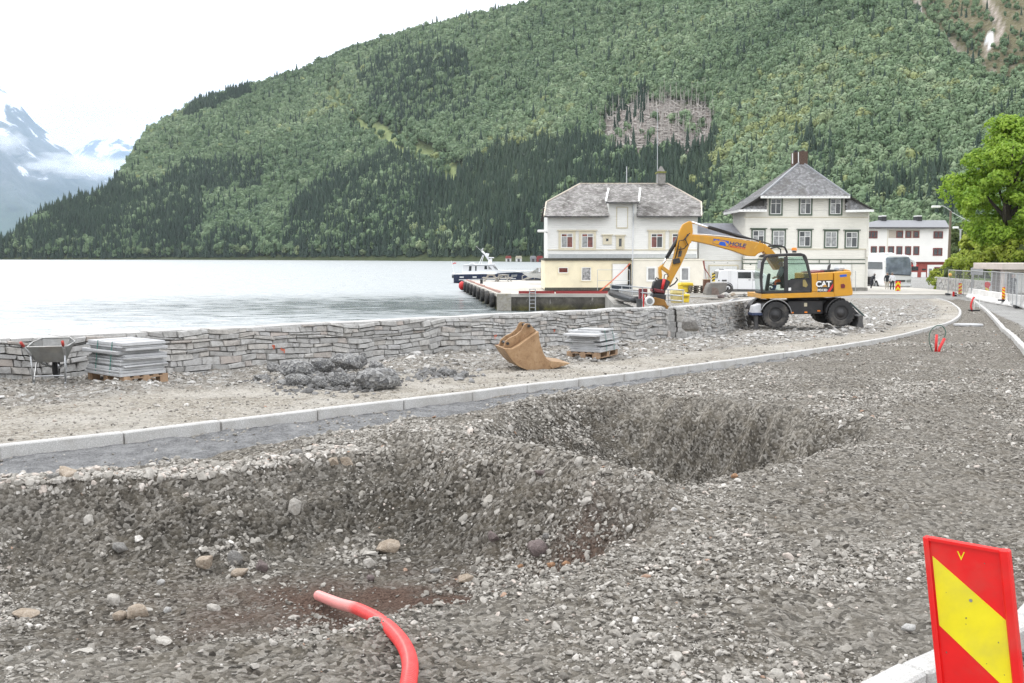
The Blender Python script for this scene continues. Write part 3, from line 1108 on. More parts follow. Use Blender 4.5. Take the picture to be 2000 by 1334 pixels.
# orange survey marks sprayed on the wall
def spray(px, py, Y_, w, h, seed):
    r = random.Random(seed)
    d = ray(px, py)
    # intersect with the wall plane
    n2 = Vector((WNRM.x, WNRM.y)); t = (WALL_A).dot(n2) / (Vector((d.x, d.y)).dot(n2))
    p = Vector((0, 0, EYE)) + d * t
    fs = []
    bm = BM()
    for k in range(4):
        c = p + Vector((WDIR.x, WDIR.y, 0)) * r.uniform(-w, w) + Vector((0, 0, r.uniform(-h, h)))
        c -= Vector((WNRM.x, WNRM.y, 0)) * .055
        vs = [bm.verts.new(c + Vector((WDIR.x, WDIR.y, 0)) * cos(a) * w * r.uniform(.3, .6) + Vector((0, 0, 1)) * sin(a) * h * r.uniform(.4, .8)) for a in [i * pi / 4 for i in range(8)]]
        bm.faces.new(vs)
    bmesh.ops.solidify(bm, geom=bm.faces[:], thickness=.004)
    return obj('paint_mark', bm, M_MARK, WALL1)


for k, (px, py) in enumerate([(530, 679), (549, 684), (964, 658), (970, 675), (968, 687), (1080, 647)]):
    spray(px, py, 0, .05, .045, k)

# ------------------------------------------------------------------ far hillside
def interp(px, pts): return np.interp(px, [p[0] for p in pts], [p[1] for p in pts])


RIDGE = [(-900, 500), (-200, 492), (0, 484), (20, 478), (45, 458), (90, 432), (130, 410), (210, 385), (250, 345), (275, 300), (300, 268), (330, 250), (400, 212), (480, 188), (600, 152),
         (680, 116), (800, 80), (900, 58), (1000, 36), (1080, 17), (1300, -40), (1600, -170), (2000, -330), (2800, -500)]
SHORE = [(-900, 1150), (0, 1120), (300, 1090), (500, 1010), (900, 800), (1060, 700), (1400, 600), (1700, 500), (2000, 420), (2800, 330)]
SLOPE = [(-900, .4), (0, .45), (500, .5), (1060, .55), (1400, .6), (2000, .62), (2800, .62)]


def hill_col(px):
    e = (499 - interp(px, RIDGE)) / 2000
    d0 = interp(px, SHORE); s = interp(px, SLOPE)
    d1 = d0 / np.maximum(.2, 1 - np.maximum(e, .004) / s)
    return e, d0, s, d1


def hill_z(px, d):
    """height of the hillside on the bearing of a photo column at distance d"""
    e, d0, s, d1 = hill_col(px)
    zb = WATER_Z + .2
    X = (px - 1000) / 2000 * d
    u = np.clip((d - d0) / (d1 - d0), 0, 1.6)
    lin = s * (d - d0)
    lin = np.where(u < 1, lin, s * (d1 - d0) * (1 - .06 * (u - 1) ** 2))
    und = 26 * fbm(X, d, 260, 4, 61) + 9 * fbm(X, d, 70, 3, 62)
    return zb + lin + und * np.clip(u * 3, 0, 1) * np.clip((1.02 - u) * 3.5, 0, 1)


def poly_px(px, py, poly, soft=0):
    return inside(px, py, poly)


SCREE = [(1770, -40), (1775, 20), (1790, 45), (1830, 80), (1870, 120), (1920, 150), (1970, 180), (2040, 215), (2120, 260)]
SCREE2 = [(1890, -40), (1905, 0), (1925, 35), (1937, 65), (1915, 88), (1905, 100)]
CUT = [(660, 150), (655, 185), (690, 230), (740, 262), (800, 295), (860, 328), (880, 342)]
BLOW = [(1175, 250), (1195, 222), (1225, 205), (1260, 200), (1300, 196), (1345, 205), (1385, 215), (1390, 255), (1375, 285), (1340, 300), (1300, 292), (1250, 296), (1200, 292), (1165, 275)]


def hill_mat():
    m, nt, b = new_mat('hillside_ground')
    p = coords(nt, 'World')
    n1 = noise(nt, .05, 6, .65, p); n2 = noise(nt, .35, 5, .7, p)
    c = ramp(nt, n1.outputs[0], [(.3, (.045, .062, .03)), (.7, (.095, .115, .055))]).outputs[0]
    c = mixc(nt, attr(nt, 'heath').outputs['Fac'], c, ramp(nt, n2.outputs[0], [(.3, (.10, .085, .06)), (.5, (.15, .14, .08)), (.75, (.24, .20, .17))]).outputs[0])
    c = mixc(nt, attr(nt, 'cut').outputs['Fac'], c, ramp(nt, n2.outputs[0], [(.3, (.19, .25, .10)), (.7, (.30, .34, .17))]).outputs[0])
    c = mixc(nt, attr(nt, 'blow').outputs['Fac'], c, ramp(nt, n2.outputs[0], [(.3, (.16, .14, .125)), (.7, (.30, .265, .245))]).outputs[0])
    c = mixc(nt, attr(nt, 'scree').outputs['Fac'], c, ramp(nt, n2.outputs[0], [(.3, (.25, .21, .18)), (.7, (.46, .41, .37))]).outputs[0])
    c = mixc(nt, attr(nt, 'snow').outputs['Fac'], c, (.85, .86, .88))
    nt.links.new(c, b.inputs['Base Color']); b.inputs['Roughness'].default_value = 1; b.inputs['Specular IOR Level'].default_value = .1
    bump(nt, b, n2.outputs[0], .6, 2)
    return m


def hill_px(px, X, Y, Z):
    """photo row of hillside points"""
    v = np.stack([X, Y, Z - EYE], 1)
    f = v @ np.array(FWD); u = v @ np.array(UPV)
    return 667 - 2000 * u / f


def build_hill():
    pxs = np.concatenate([np.arange(-900, -100, 40), np.arange(-100, 2150, 7), np.arange(2150, 2801, 40)])
    us = np.concatenate([np.linspace(-.04, 1, 100), np.linspace(1.03, 1.5, 12)])
    PX, U = np.meshgrid(pxs, us)
    e, d0, s, d1 = hill_col(PX.ravel())
    d = d0 + U.ravel() * (d1 - d0)
    z = hill_z(PX.ravel(), d)
    z = np.where(U.ravel() <= -.03, WATER_Z - 3, z)
    X = (PX.ravel() - 1000) / 2000 * d
    V = np.stack([X, d, z], 1)
    nx, ny = len(pxs), len(us)
    i = np.arange((ny - 1) * (nx - 1)); r = i // (nx - 1); c = i % (nx - 1); a = r * nx + c
    F = np.stack([a, a + 1, a + nx + 1, a + nx], 1)
    o = mesh_np('hillside', V, F, hill_mat(), 'structure')
    px = PX.ravel(); py = hill_px(px, X, d, z)
    mask_attr(o, 'scree', np.maximum(sstep((8 - line_dist(px, py, SCREE)) / 5), sstep((9 - line_dist(px, py, SCREE2)) / 7)))
    mask_attr(o, 'cut', sstep((26 + 10 * fbm(px, py, 30, 2, 3) - line_dist(px, py, CUT)) / 10) * (py > 170) + .8 * (np.hypot((px - 285) / 40, (py - 388) / 5) < 1) + .6 * (np.hypot((px - 300) / 60, (py - 318) / 18) < 1))
    mask_attr(o, 'blow', np.where(inside(px + 14 * fbm(px, py, 22, 3, 4), py + 10 * fbm(px, py, 18, 3, 5), BLOW), 1., 0.))
    heath = sstep((px - 1640 - 1.0 * (py + 40)) / 140) * sstep((230 - py) / 100)
    mask_attr(o, 'heath', np.clip(heath + .5 * sstep((px - 1850) / 60) * sstep((130 - py) / 60) + .4 * (py < 12), 0, 1))
    mask_attr(o, 'snow', np.maximum(np.hypot((px - 1776) / 6, (py - 28) / 7) < 1, np.hypot((px - 1913) / 8, (py - 76) / 9) < 1) * 1.0)


build_hill()


def leaf_mat(name, stops, trans=0.0, rough=.6):
    m, nt, b = new_mat(name)
    t = attr(nt, 'tone', 'INSTANCER').outputs['Fac']
    oi = N(nt, 'ShaderNodeObjectInfo')
    c = ramp(nt, t, stops).outputs[0]
    p = coords(nt)
    n1 = noise(nt, 2.6, 3, .6, p)
    c = mixc(nt, 1.0, c, ramp(nt, n1.outputs[0], [(.3, (.62, .66, .62)), (.7, (1.25, 1.22, 1.15))]).outputs[0], 'MULTIPLY')
    nt.links.new(c, b.inputs['Base Color']); b.inputs['Roughness'].default_value = rough
    b.inputs['Specular IOR Level'].default_value = .25
    return m


M_BROAD = leaf_mat('broadleaf_crown', [(0, (.07, .125, .066)), (.35, (.125, .195, .105)), (.7, (.185, .262, .148)), (.92, (.25, .32, .20)), (1, (.26, .30, .13))])
M_SPRUCE = leaf_mat('spruce_needles', [(0, (.020, .042, .031)), (.5, (.034, .064, .046)), (1, (.058, .092, .060))])


def broad_bm(seed, n=105):
    """a crown of many leaf clumps, each a bent flake, round a small ragged heart"""
    r = random.Random(seed)
    bm = BM()
    lob = [(r.uniform(-.2, .2), r.uniform(-.2, .2), r.uniform(.4, .82), r.uniform(.16, .27)) for _ in range(7)]
    for k in range(n):
        a, b_, c, R = r.choice(lob)
        th = r.uniform(0, 2 * pi); z = r.uniform(-.55, 1); q = Vector((sqrt(1 - z * z) * cos(th), sqrt(1 - z * z) * sin(th), z))
        p = Vector((a, b_, c)) + q * R * r.uniform(.8, 1.12)
        nrm = (q + Vector((r.uniform(-.6, .6), r.uniform(-.6, .6), r.uniform(-.2, .8)))).normalized()
        t = nrm.orthogonal().normalized(); t.rotate(Matrix.Rotation(r.uniform(0, 6.3), 3, nrm)); s = nrm.cross(t)
        w = r.uniform(.055, .10)
        vs = [bm.verts.new(p + t * w * r.uniform(.7, 1.2)), bm.verts.new(p + s * w * r.uniform(.6, 1.1)), bm.verts.new(p - t * w * r.uniform(.7, 1.2)), bm.verts.new(p - s * w * r.uniform(.6, 1.1))]
        c0 = bm.verts.new(p + nrm * w * .35)
        for i in range(4): bm.faces.new((vs[i], vs[(i + 1) % 4], c0))
    for a, b_, c, R in lob:
        g = bmesh.ops.create_icosphere(bm, subdivisions=1, radius=1)
        for v in g['verts']: v.co = Vector((a, b_, c)) + v.co * R * r.uniform(.62, .88)
    return bm


def spruce_bm(seed):
    r = random.Random(seed)
    bm = BM()
    L = 9
    for k in range(L):
        z0 = .06 + .86 * k / L; R = .17 * (1 - k / L) ** .8 + .015
        n = 11
        top = bm.verts.new((0, 0, min(1.0, z0 + .20)))
        ring = [bm.verts.new((cos(2 * pi * i / n + k) * R * (1.15 if i % 2 else .62) * r.uniform(.8, 1.15), sin(2 * pi * i / n + k) * R * (1.15 if i % 2 else .62) * r.uniform(.8, 1.15), z0 - (.045 if i % 2 else -.01) * r.uniform(.5, 1.3))) for i in range(n)]
        for i in range(n): bm.faces.new((top, ring[i], ring[(i + 1) % n]))
    return bm


def build_forest():
    # positions over the hillside, uniform per ground area
    n = 420000
    px = rng.uniform(-250, 2250, n)
    e, d0, s, d1 = hill_col(px)
    u = rng.uniform(0.0, 1.06, n)
    d = d0 + u * (d1 - d0)
    w = d * (d1 - d0); w = w / np.percentile(w, 99)
    ok = rng.uniform(0, 1, n) < w
    px, d, u = px[ok], d[ok], u[ok]
    z = hill_z(px, d)
    X = (px - 1000) / 2000 * d
    py = hill_px(px, X, d, z)
    ok = (py > -60) & ((px > -60) & (px < 2060))
    px, d, u, z, X, py = [a[ok] for a in (px, d, u, z, X, py)]
    # spruce stands of the photograph
    sp = np.zeros(len(px))
    wob = 14 * fbm(px, py, 40, 3, 9)
    qx, qy = px + wob, py + 14 * fbm(px, py, 35, 3, 10)
    for poly, k in (([(-100, 520), (20, 440), (130, 395), (215, 352), (300, 372), (360, 335), (520, 330), (525, 395), (440, 420), (500, 480), (500, 520)], .85),
                    ([(520, 520), (560, 440), (620, 380), (700, 340), (790, 300), (850, 372), (920, 330), (1000, 300), (1180, 290), (1395, 285), (1395, 400), (1380, 520)], .93),
                    ([(700, 160), (800, 100), (900, 110), (960, 180), (900, 250), (760, 262)], .6),
                    ([(355, 235), (420, 195), (490, 170), (500, 195), (400, 240)], .9),
                    ([(1185, 215), (1262, 190), (1275, 230), (1190, 275)], .9), ([(1560, 290), (1625, 300), (1625, 420), (1560, 420)], .7),
                    ([(1690, 380), (1840, 340), (1850, 430), (1690, 430)], .9)):
        sp = np.where(inside(qx, qy, poly), k, sp)
    sp = np.where((px > 400) & (px < 540) & (py > 385) & (py < 470) & (sp > .5), .25, sp)
    sp = np.clip(sp - .12 + .5 * fbm(X, d, 60, 3, 19) * (sp > .1), .05, .97)
    isp = rng.uniform(0, 1, len(px)) < sp
    dens = np.where(isp, 1.0, .62)
    cut = line_dist(px, py, CUT); dens = np.where((cut < 13 + 15 * sstep((py - 210) / 60)) & (py > 150), .05, dens)
    dens = np.where((line_dist(px, py, SCREE) < 9) | (line_dist(px, py, SCREE2) < 10), 0, dens)
    dens = np.where(inside(px + 14 * fbm(px, py, 22, 3, 4), py + 10 * fbm(px, py, 18, 3, 5), BLOW) | inside(px, py - 20, BLOW), .02, dens)
    heath = sstep((px - 1640 - 1.0 * (py + 40)) / 140) * sstep((230 - py) / 100)
    dens = dens * (1 - .75 * heath) * np.where(py < 14, .6, 1)
    dens = np.where(np.hypot((px - 285) / 38, (py - 388) / 5) < 1, 0, dens)
    dens = np.where(u < .012, 0, dens)
    ok = rng.uniform(0, 1, len(px)) < dens
    px, d, u, z, X, py, isp, heath = [a[ok] for a in (px, d, u, z, X, py, isp, heath)]
    n = len(px)
    print('forest', n)
    spin = rng.uniform(0, 2 * pi, n)
    q = np.stack([np.cos(spin / 2), np.zeros(n), np.zeros(n), np.sin(spin / 2)], 1)
    for nm, k, hm, hs, src in (('spruce_forest', isp, 15, 4.0, [src_mesh('spruce', spruce_bm(k), M_SPRUCE) for k in range(4)]),
                               ('broadleaf_forest', ~isp, 11.5, 2.6, [src_mesh('broadleaf', broad_bm(k), M_BROAD) for k in range(6)])):
        h = np.clip(rng.normal(hm, hs, k.sum()), 6, 26) * (1 - .5 * heath[k]) * np.interp(px[k], [0, 900, 1600, 2000], [1.05, 1.0, .9, .85])
        sc_ = np.stack([h * rng.uniform(.62, .95, k.sum()), h * rng.uniform(.62, .95, k.sum()), h], 1)
        tone = np.clip(.5 + .55 * fbm(X[k], d[k], 120, 3, 31) + rng.normal(0, .18, k.sum()), 0, 1)
        P = np.stack([X[k], d[k], z[k] - .6], 1)
        scatter(nm, P, q[k], sc_, rng.integers(0, len(src), k.sum()), src, tone)


build_forest()


def on_hill(px, py):
    """hillside point seen at a photo pixel"""
    e, d0, s, d1 = hill_col(np.array([px])); lo, hi = float(d0[0]), float(d1[0])
    for _ in range(30):
        m = (lo + hi) / 2; z = float(hill_z(np.array([px]), np.array([m]))[0]); X = (px - 1000) / 2000 * m
        if hill_px(np.array([px]), np.array([X]), np.array([m]), np.array([z]))[0] > py: lo = m
        else: hi = m
    return Vector(((px - 1000) / 2000 * m, m, z))


def build_blowdown():
    r = random.Random(4)
    m_log = mat('bleached_trunk', (.43, .395, .365), .9, var=.3, scale=.3)
    bm = BM(); xs = [p[0] for p in BLOW]; ys = [p[1] for p in BLOW]
    k = 0
    while k < 950:
        px, py = r.uniform(min(xs) - 8, max(xs) + 8), r.uniform(min(ys) - 8, max(ys) + 12)
        if not bool(inside(np.array([px]), np.array([py]), BLOW)[0]) and r.random() < .8: continue
        p = on_hill(px, py); k += 1
        if r.random() < .27:
            h = r.uniform(9, 19); q = p + Vector((r.uniform(-1, 1), r.uniform(-1, 1), h)); cyl(bm, p - Vector((0, 0, 1)), q, .30, .10, n=4, caps=False)
            for j in range(5):
                b = p.lerp(q, r.uniform(.3, .95)); cyl(bm, b, b + Vector((r.uniform(-2, 2), r.uniform(-1, 1), r.uniform(-.8, .6))), .09, .03, n=3, caps=False)
        else:
            a = r.gauss(0, .35) + (0 if r.random() < .75 else 1.2); L = r.uniform(9, 18)
            q = p + Vector((cos(a) * L, sin(a) * L * .5, sin(a) * L * .35 + r.uniform(-1.5, 1.5)))
            cyl(bm, p + Vector((0, 0, r.uniform(.5, 2.5))), q + Vector((0, 0, r.uniform(.5, 2.5))), .60, .28, n=4, caps=False)
    obj('fallen_trunks', bm, m_log, kind='stuff')


build_blowdown()

# single round trees that stand in a row along the far shore
M_SHORE = leaf_mat('shore_leaves', [(0, (.075, .115, .055)), (.5, (.105, .15, .075)), (1, (.15, .185, .105))])


def crown_mat(name, lo, hi):
    m, nt, b = new_mat(name)
    oi = N(nt, 'ShaderNodeObjectInfo'); n1 = noise(nt, 3.5, 3, .6, coords(nt))
    c = ramp(nt, oi.outputs['Random'], [(0, lo), (1, hi)]).outputs[0]
    c = mixc(nt, 1.0, c, ramp(nt, n1.outputs[0], [(.3, (.6, .65, .6)), (.7, (1.25, 1.22, 1.15))]).outputs[0], 'MULTIPLY')
    nt.links.new(c, b.inputs['Base Color']); b.inputs['Roughness'].default_value = .6; b.inputs['Specular IOR Level'].default_value = .2
    return m


M_SHORE = crown_mat('shore_leaves', (.10, .15, .075), (.20, .25, .14))
M_BARK = mat('bark', (.10, .085, .07), .9, var=.3, scale=4, bmp=.4)
CROWN_ME = []
for k in range(4):
    o = src_mesh('shore_crown', broad_bm(60 + k, 190), M_SHORE); CROWN_ME.append(o.data)
bm = BM(); cyl(bm, (0, 0, -.05), (0, 0, .55), .03, .015, n=6); TRUNK_ME = src_mesh('shore_trunk', bm, M_BARK).data


def tree_thing(loc, h, w, k, label, group, cat='tree', name='broadleaf_tree', crown=None):
    t = thing(name, label, cat, loc, random.uniform(0, 6.28), group); t.scale = (w, w, h)
    for nm, me in (('crown', crown or CROWN_ME[k % 4]), ('trunk', TRUNK_ME)):
        o = bpy.data.objects.new(nm, me); COL.objects.link(o); o.parent = t
    return t


ZONES = [(60, 'at the far left'), (150, 'above the wheelbarrow'), (240, 'behind the first slab stack'), (330, 'just right of that slab stack'), (420, 'left of the asphalt heap'), (520, 'above the left end of the heap'),
         (610, 'above the middle of the heap'), (700, 'above the pointed asphalt lump'), (790, 'above the right end of the heap'), (880, 'left of the motor yacht'), (930, 'behind the stern of the motor yacht'), (970, 'behind the mast of the motor yacht'), (1010, 'behind the left boathouses'), (1070, 'left of the quay house')]
SHT = []
px = 25.
while px < 1062:
    d = float(interp(px, SHORE)) + random.uniform(4, 22)
    hpx = random.uniform(15, 27) * (1.15 if 880 < px < 1062 else 1)
    H = hpx * d / 2000; wd = random.uniform(.95, 1.45)
    z = float(hill_z(np.array([px]), np.array([d]))[0])
    sz = ('tall' if hpx > 24 else 'low' if hpx < 18.5 else 'mid height') + (' wide' if wd > 1.28 else ' narrow' if wd < 1.08 else ' round')
    t_ = tree_thing(((px - 1000) / 2000 * d, d, z - .4), H, H * wd, random.randrange(4), sz + ' pale shore tree ' + next(t for a, t in ZONES if px < a), 'trees lining the far shore')
    SHT.append(t_); px += random.uniform(11, 26)

for lab in set(t['label'] for t in SHT):
    same = [t for t in SHT if t['label'] == lab]
    if len(same) > 1:
        for k, t in enumerate(same): t['label'] = (['left one', 'right one'] if len(same) == 2 else ['leftmost one', 'second one', 'third one', 'fourth one', 'fifth one'])[k] + ' of the ' + lab.replace(' tree ', ' trees ').replace('mid height ', 'middling ')
# ------------------------------------------------------------------ far mountains, mist and haze
def mountain(name, sky, dist, foot, px0, px1, seed):
    m, nt, b = new_mat(name + '_rock')
    p = coords(nt, 'World')
    n1 = noise(nt, .0035, 8, .62, p, .4); n2 = noise(nt, .02, 6, .7, p)
    c = ramp(nt, n1.outputs[0], [(.35, (.07, .085, .075)), (.5, (.14, .155, .15)), (.7, (.26, .27, .28))]).outputs[0]
    sp = N(nt, 'ShaderNodeSeparateXYZ'); nt.links.new(p, sp.inputs[0])
    hi = ramp(nt, sp.outputs[2], [(0, 0), (1, 1)])
    mr = N(nt, 'ShaderNodeMapRange'); mr.inputs[1].default_value = 650; mr.inputs[2].default_value = 1500
    nt.links.new(sp.outputs[2], mr.inputs[0])
    ad = N(nt, 'ShaderNodeMath', operation='MULTIPLY_ADD'); nt.links.new(mr.outputs[0], ad.inputs[0]); ad.inputs[1].default_value = .30; nt.links.new(n1.outputs[0], ad.inputs[2])
    sn = ramp(nt, ad.outputs[0], [(.60, 0), (.64, 1)]).outputs[0]
    low = N(nt, 'ShaderNodeMapRange'); low.inputs[1].default_value = 500; low.inputs[2].default_value = 100
    nt.links.new(sp.outputs[2], low.inputs[0])
    c = mixc(nt, low.outputs[0], c, ramp(nt, n2.outputs[0], [(.3, (.04, .075, .04)), (.7, (.08, .12, .06))]).outputs[0])
    c = mixc(nt, sn, c, (.86, .87, .9))
    nt.links.new(c, b.inputs['Base Color']); b.inputs['Roughness'].default_value = 1; b.inputs['Specular IOR Level'].default_value = 0
    bump(nt, b, n2.outputs[0], .8, 25)
    pxs = np.linspace(px0, px1, 130); ts = np.linspace(0, 1, 70)
    PX, T = np.meshgrid(pxs, ts); PX = PX.ravel(); T = T.ravel()
    e = (499 - interp(PX, sky)) / 2000
    top = e * dist
    Y = foot + (dist - foot) * T + 160 * fbm(PX, T * 300, 40, 4, seed) * np.sin(T * pi)
    X = (PX - 1000) / 2000 * Y
    z = WATER_Z - 4 + (top + 4) * T ** 1.12 + np.maximum(0, top) * .10 * fbm(X, Y, 520, 5, seed + 3) * np.sin(np.clip(T, 0, 1) * pi) ** .7 + 14 * fbm(X, Y, 90, 3, seed + 5) * (T > .9)
    n = len(pxs); i = np.arange((len(ts) - 1) * (n - 1)); r = i // (n - 1); c_ = i % (n - 1); a = r * n + c_
    back = np.stack([(pxs - 1000) / 2000 * (dist + 900), np.full(n, dist + 900), np.full(n, -20.)], 1)
    V = np.concatenate([np.stack([X, Y, z], 1), back])
    F = np.concatenate([np.stack([a, a + 1, a + n + 1, a + n], 1), np.stack([(len(ts) - 1) * n + np.arange(n - 1), (len(ts) - 1) * n + np.arange(n - 1) + 1, len(ts) * n + np.arange(n - 1) + 1, len(ts) * n + np.arange(n - 1)], 1)])
    return mesh_np(name, V, F, m, 'structure')


mountain('mountain', [(-1200, 250), (-500, 60), (-200, 80), (-60, 135), (0, 158), (18, 170), (45, 200), (75, 237), (110, 268), (150, 302), (178, 328), (215, 352), (260, 380), (420, 470)], 7000, 5200, -1200, 420, 3)
mountain('mountain', [(-700, 250), (-200, 200), (60, 330), (110, 330), (150, 285), (180, 252), (210, 236), (245, 228), (268, 236), (284, 250), (300, 282), (330, 330), (420, 420), (620, 480)], 10500, 8200, -700, 620, 12)


def volume_mat(name, density, col, noise_scale=None, aniso=0.0, lo=.45, hi=.7):
    m = bpy.data.materials.new(name); m.use_nodes = True
    nt = m.node_tree; nt.nodes.clear()
    out = nt.nodes.new('ShaderNodeOutputMaterial')
    v = nt.nodes.new('ShaderNodeVolumePrincipled')
    v.inputs['Color'].default_value = (*col, 1)
    v.inputs['Density'].default_value = density
    v.inputs['Anisotropy'].default_value = aniso
    nt.links.new(v.outputs[0], out.inputs['Volume'])
    return m


bm = BM(); box(bm, -14000, 14000, -40, 14500, WATER_Z - 1.5, 1700)
obj('haze', bm, volume_mat('haze_air', 0.000036, (.86, .93, 1.0)), kind='stuff')
# thick rain mist that fills the far arm of the fjord
bm = BM(); box(bm, -9000, 6000, 4000, 13500, WATER_Z - 1, 1150)
obj('mist', bm, volume_mat('mist_air', 0.00010, (.42, .67, 1.0)), kind='stuff')


def cloud_mat(seed, dens):
    m = bpy.data.materials.new('cloud_vapour'); m.use_nodes = True
    nt = m.node_tree; nt.nodes.clear()
    out = nt.nodes.new('ShaderNodeOutputMaterial')
    v = nt.nodes.new('ShaderNodeVolumePrincipled'); v.inputs['Color'].default_value = (.98, .98, 1, 1)
    tc = nt.nodes.new('ShaderNodeTexCoord')
    ln = N(nt, 'ShaderNodeVectorMath', operation='LENGTH'); nt.links.new(tc.outputs['Object'], ln.inputs[0])
    mp = N(nt, 'ShaderNodeMapping'); mp.inputs['Location'].default_value = (seed, seed * .7, 0); mp.inputs['Scale'].default_value = (2.2, 1.5, 1.3); nt.links.new(tc.outputs['Object'], mp.inputs[0])
    n1 = noise(nt, 1.4, 5, .6, mp.outputs[0])
    f = N(nt, 'ShaderNodeMath', operation='MULTIPLY_ADD'); nt.links.new(ln.outputs['Value'], f.inputs[0]); f.inputs[1].default_value = -.42; nt.links.new(n1.outputs[0], f.inputs[2])
    r = ramp(nt, f.outputs[0], [(.14, 0), (.40, 1)])
    d = N(nt, 'ShaderNodeMath', operation='MULTIPLY'); nt.links.new(r.outputs[0], d.inputs[0]); d.inputs[1].default_value = dens
    nt.links.new(d.outputs[0], v.inputs['Density']); nt.links.new(v.outputs[0], out.inputs['Volume'])
    return m


for k, (px, py, Y, rx, rz, dn) in enumerate(((178, 205, 7600, 640, 260, .0035), (150, 322, 5600, 330, 75, .006), (215, 330, 5900, 230, 80, .006), (8, 275, 5400, 110, 75, .005))):
    c = at(px, py, Y)
    bm = BM(); bmesh.ops.create_icosphere(bm, subdivisions=3, radius=1)
    o = obj('cloud', bm, cloud_mat(k * 3.1 + 1, dn), kind='stuff'); o.location = c; o.scale = (rx, 260, rz)
# ------------------------------------------------------------------ things near the camera
M_RED = mat('red_sheet', (.74, .008, .008), .42, var=.08, scale=7, dirt=(.42, .12, .09), dirt_amt=.45)
M_YEL = mat('yellow_sheet', (.80, .69, .012), .45, var=.07, scale=7, dirt=(.42, .37, .12), dirt_amt=.4)
M_RUBBER = mat('black_rubber', (.025, .025, .026), .75, var=.25, bmp=.2)
M_STEEL = mat('galvanised_steel', (.46, .47, .48), .42, .85, var=.15, scale=12)
M_WOOD = mat('pallet_wood', (.36, .24, .15), .85, var=.25, scale=9, dirt=(.16, .12, .09), dirt_amt=.6, bmp=.3)
M_BLACK = mat('black_paint', (.018, .018, .020), .4, var=.2)
M_WHITE = mat('white_paint', (.80, .80, .78), .5, var=.04, dirt=(.5, .49, .45), dirt_amt=.25)


def text_part(name, s, m, parent, loc, size, rot=(pi / 2, 0, 0), depth=.002, align='CENTER', shear=0, xs=1.0, bold=0.0):
    """flat print or raised letters as a thin mesh part"""
    cu = bpy.data.curves.new('lettering', 'FONT')
    cu.body = s; cu.size = size; cu.extrude = depth; cu.align_x = align; cu.align_y = 'CENTER'; cu.shear = shear; cu.offset = bold
    o = bpy.data.objects.new('lettering', cu); COL.objects.link(o)
    dg = bpy.context.evaluated_depsgraph_get()
    me = bpy.data.meshes.new_from_object(o.evaluated_get(dg))
    bpy.data.objects.remove(o); bpy.data.curves.remove(cu)
    me.materials.clear(); me.materials.append(m)
    t = bpy.data.objects.new(name, me); COL.objects.link(t)
    t.parent = parent; t.location = loc; t.rotation_euler = rot; t.scale = (xs, 1, 1)
    return t


# --- red and yellow marker board at the front right
tl = at(1806, 1048, 3.72); tr = at(1969, 1077, 3.53)
bx = (tr - tl); bw = bx.length
ang = atan2(bx.y, bx.x)
bl = at(1842, 1334, 3.70)
zt = (tl.z + tr.z) / 2
ground_z = site_z(tl.x, tl.y)
BH = zt - ground_z + .02
board = thing('marker_board', 'large red and yellow diagonal marker board standing right beside the near kerb', 'marker board', (tl.x, tl.y, zt), ang)
board.rotation_euler = (0, 0, ang)
shear = .15
Msh = Matrix(((1, 0, -shear, 0), (0, 1, .05, 0), (0, 0, 1, 0), (0, 0, 0, 1)))
part('panel', M_RED, board, prism, [(0.012, -BH + .08), (bw - .012, -BH + .08), (bw - .012, -.006), (0.012, -.006)], 0, .006, Msh)
bm = BM(); prism(bm, [(-.004, -BH + .08), (.016, -BH + .08), (.016, .002), (-.004, .002)], -.014, .02, Msh); bevel(bm, .004); obj('edge_flange', bm, M_RED, board)
bm = BM(); prism(bm, [(bw - .028, -BH + .08), (bw + .006, -BH + .08), (bw + .006, .006), (bw - .028, .004)], -.016, .02, Msh); bevel(bm, .005); obj('edge_flange', bm, M_RED, board)
part('top_flange', M_RED, board, prism, [(0.016, -.010), (bw - .028, -.010), (bw - .028, .001), (.016, .001)], -.010, .02, Msh)
y0 = -.0025
for zz in (0, -.50):
    st = [(.022, -.066 + zz), (bw - .031, -.245 + zz), (bw - .031, -.505 + zz), (.022, -.315 + zz)]
    st = [(x, max(z, -BH + .085)) for x, z in st]
    if st[0][1] - st[3][1] > .02:
        part('yellow_band', M_YEL, board, prism, st, y0, -.0002, Msh)
rs_ = random.Random(12); bm = BM()
for _ in range(16):
    cx_, cz_, r_ = rs_.uniform(.03, bw - .04), rs_.uniform(-.45, -.03) if rs_.random() < .4 else rs_.uniform(-.9, -.4), rs_.uniform(.0010, .0030)
    vs_ = [bm.verts.new(Msh @ Vector((cx_ + cos(a_ * pi / 3) * r_ * rs_.uniform(.6, 1.3), -.0038, cz_ + sin(a_ * pi / 3) * r_ * rs_.uniform(.6, 1.5)))) for a_ in range(6)]
    bm.faces.new(vs_)
obj('mud_specks', bm, mat('dried_mud', (.16, .13, .09), .9), board, kind='stuff')
for cx_, cz_ in ((bw * .5, -.20), (bw * .5, -.62)):
    bm = BM(); c_ = Msh @ Vector((cx_, -.004, cz_)); cyl(bm, c_, c_ + Vector((0, .004, 0)), .006, n=10); obj('rivet', bm, M_STEEL, board)
tp = text_part('lettering', 'V', M_YEL, board, (bw * .44 + .005, -.003, -.048), .045, depth=.0008)
tp.rotation_euler = (pi / 2, radians(-3), 0)
part('post', M_BLACK, board, box, bw * .42, bw * .58, .007, .045, -BH + .04, -.2, Msh)
bm = BM(); box(bm, -.14, bw + .14, -.17, .21, -BH - .01, -BH + .085, Matrix.Translation((shear * BH, 0, 0))); bevel(bm, .02, 2); obj('foot', bm, M_RUBBER, board)

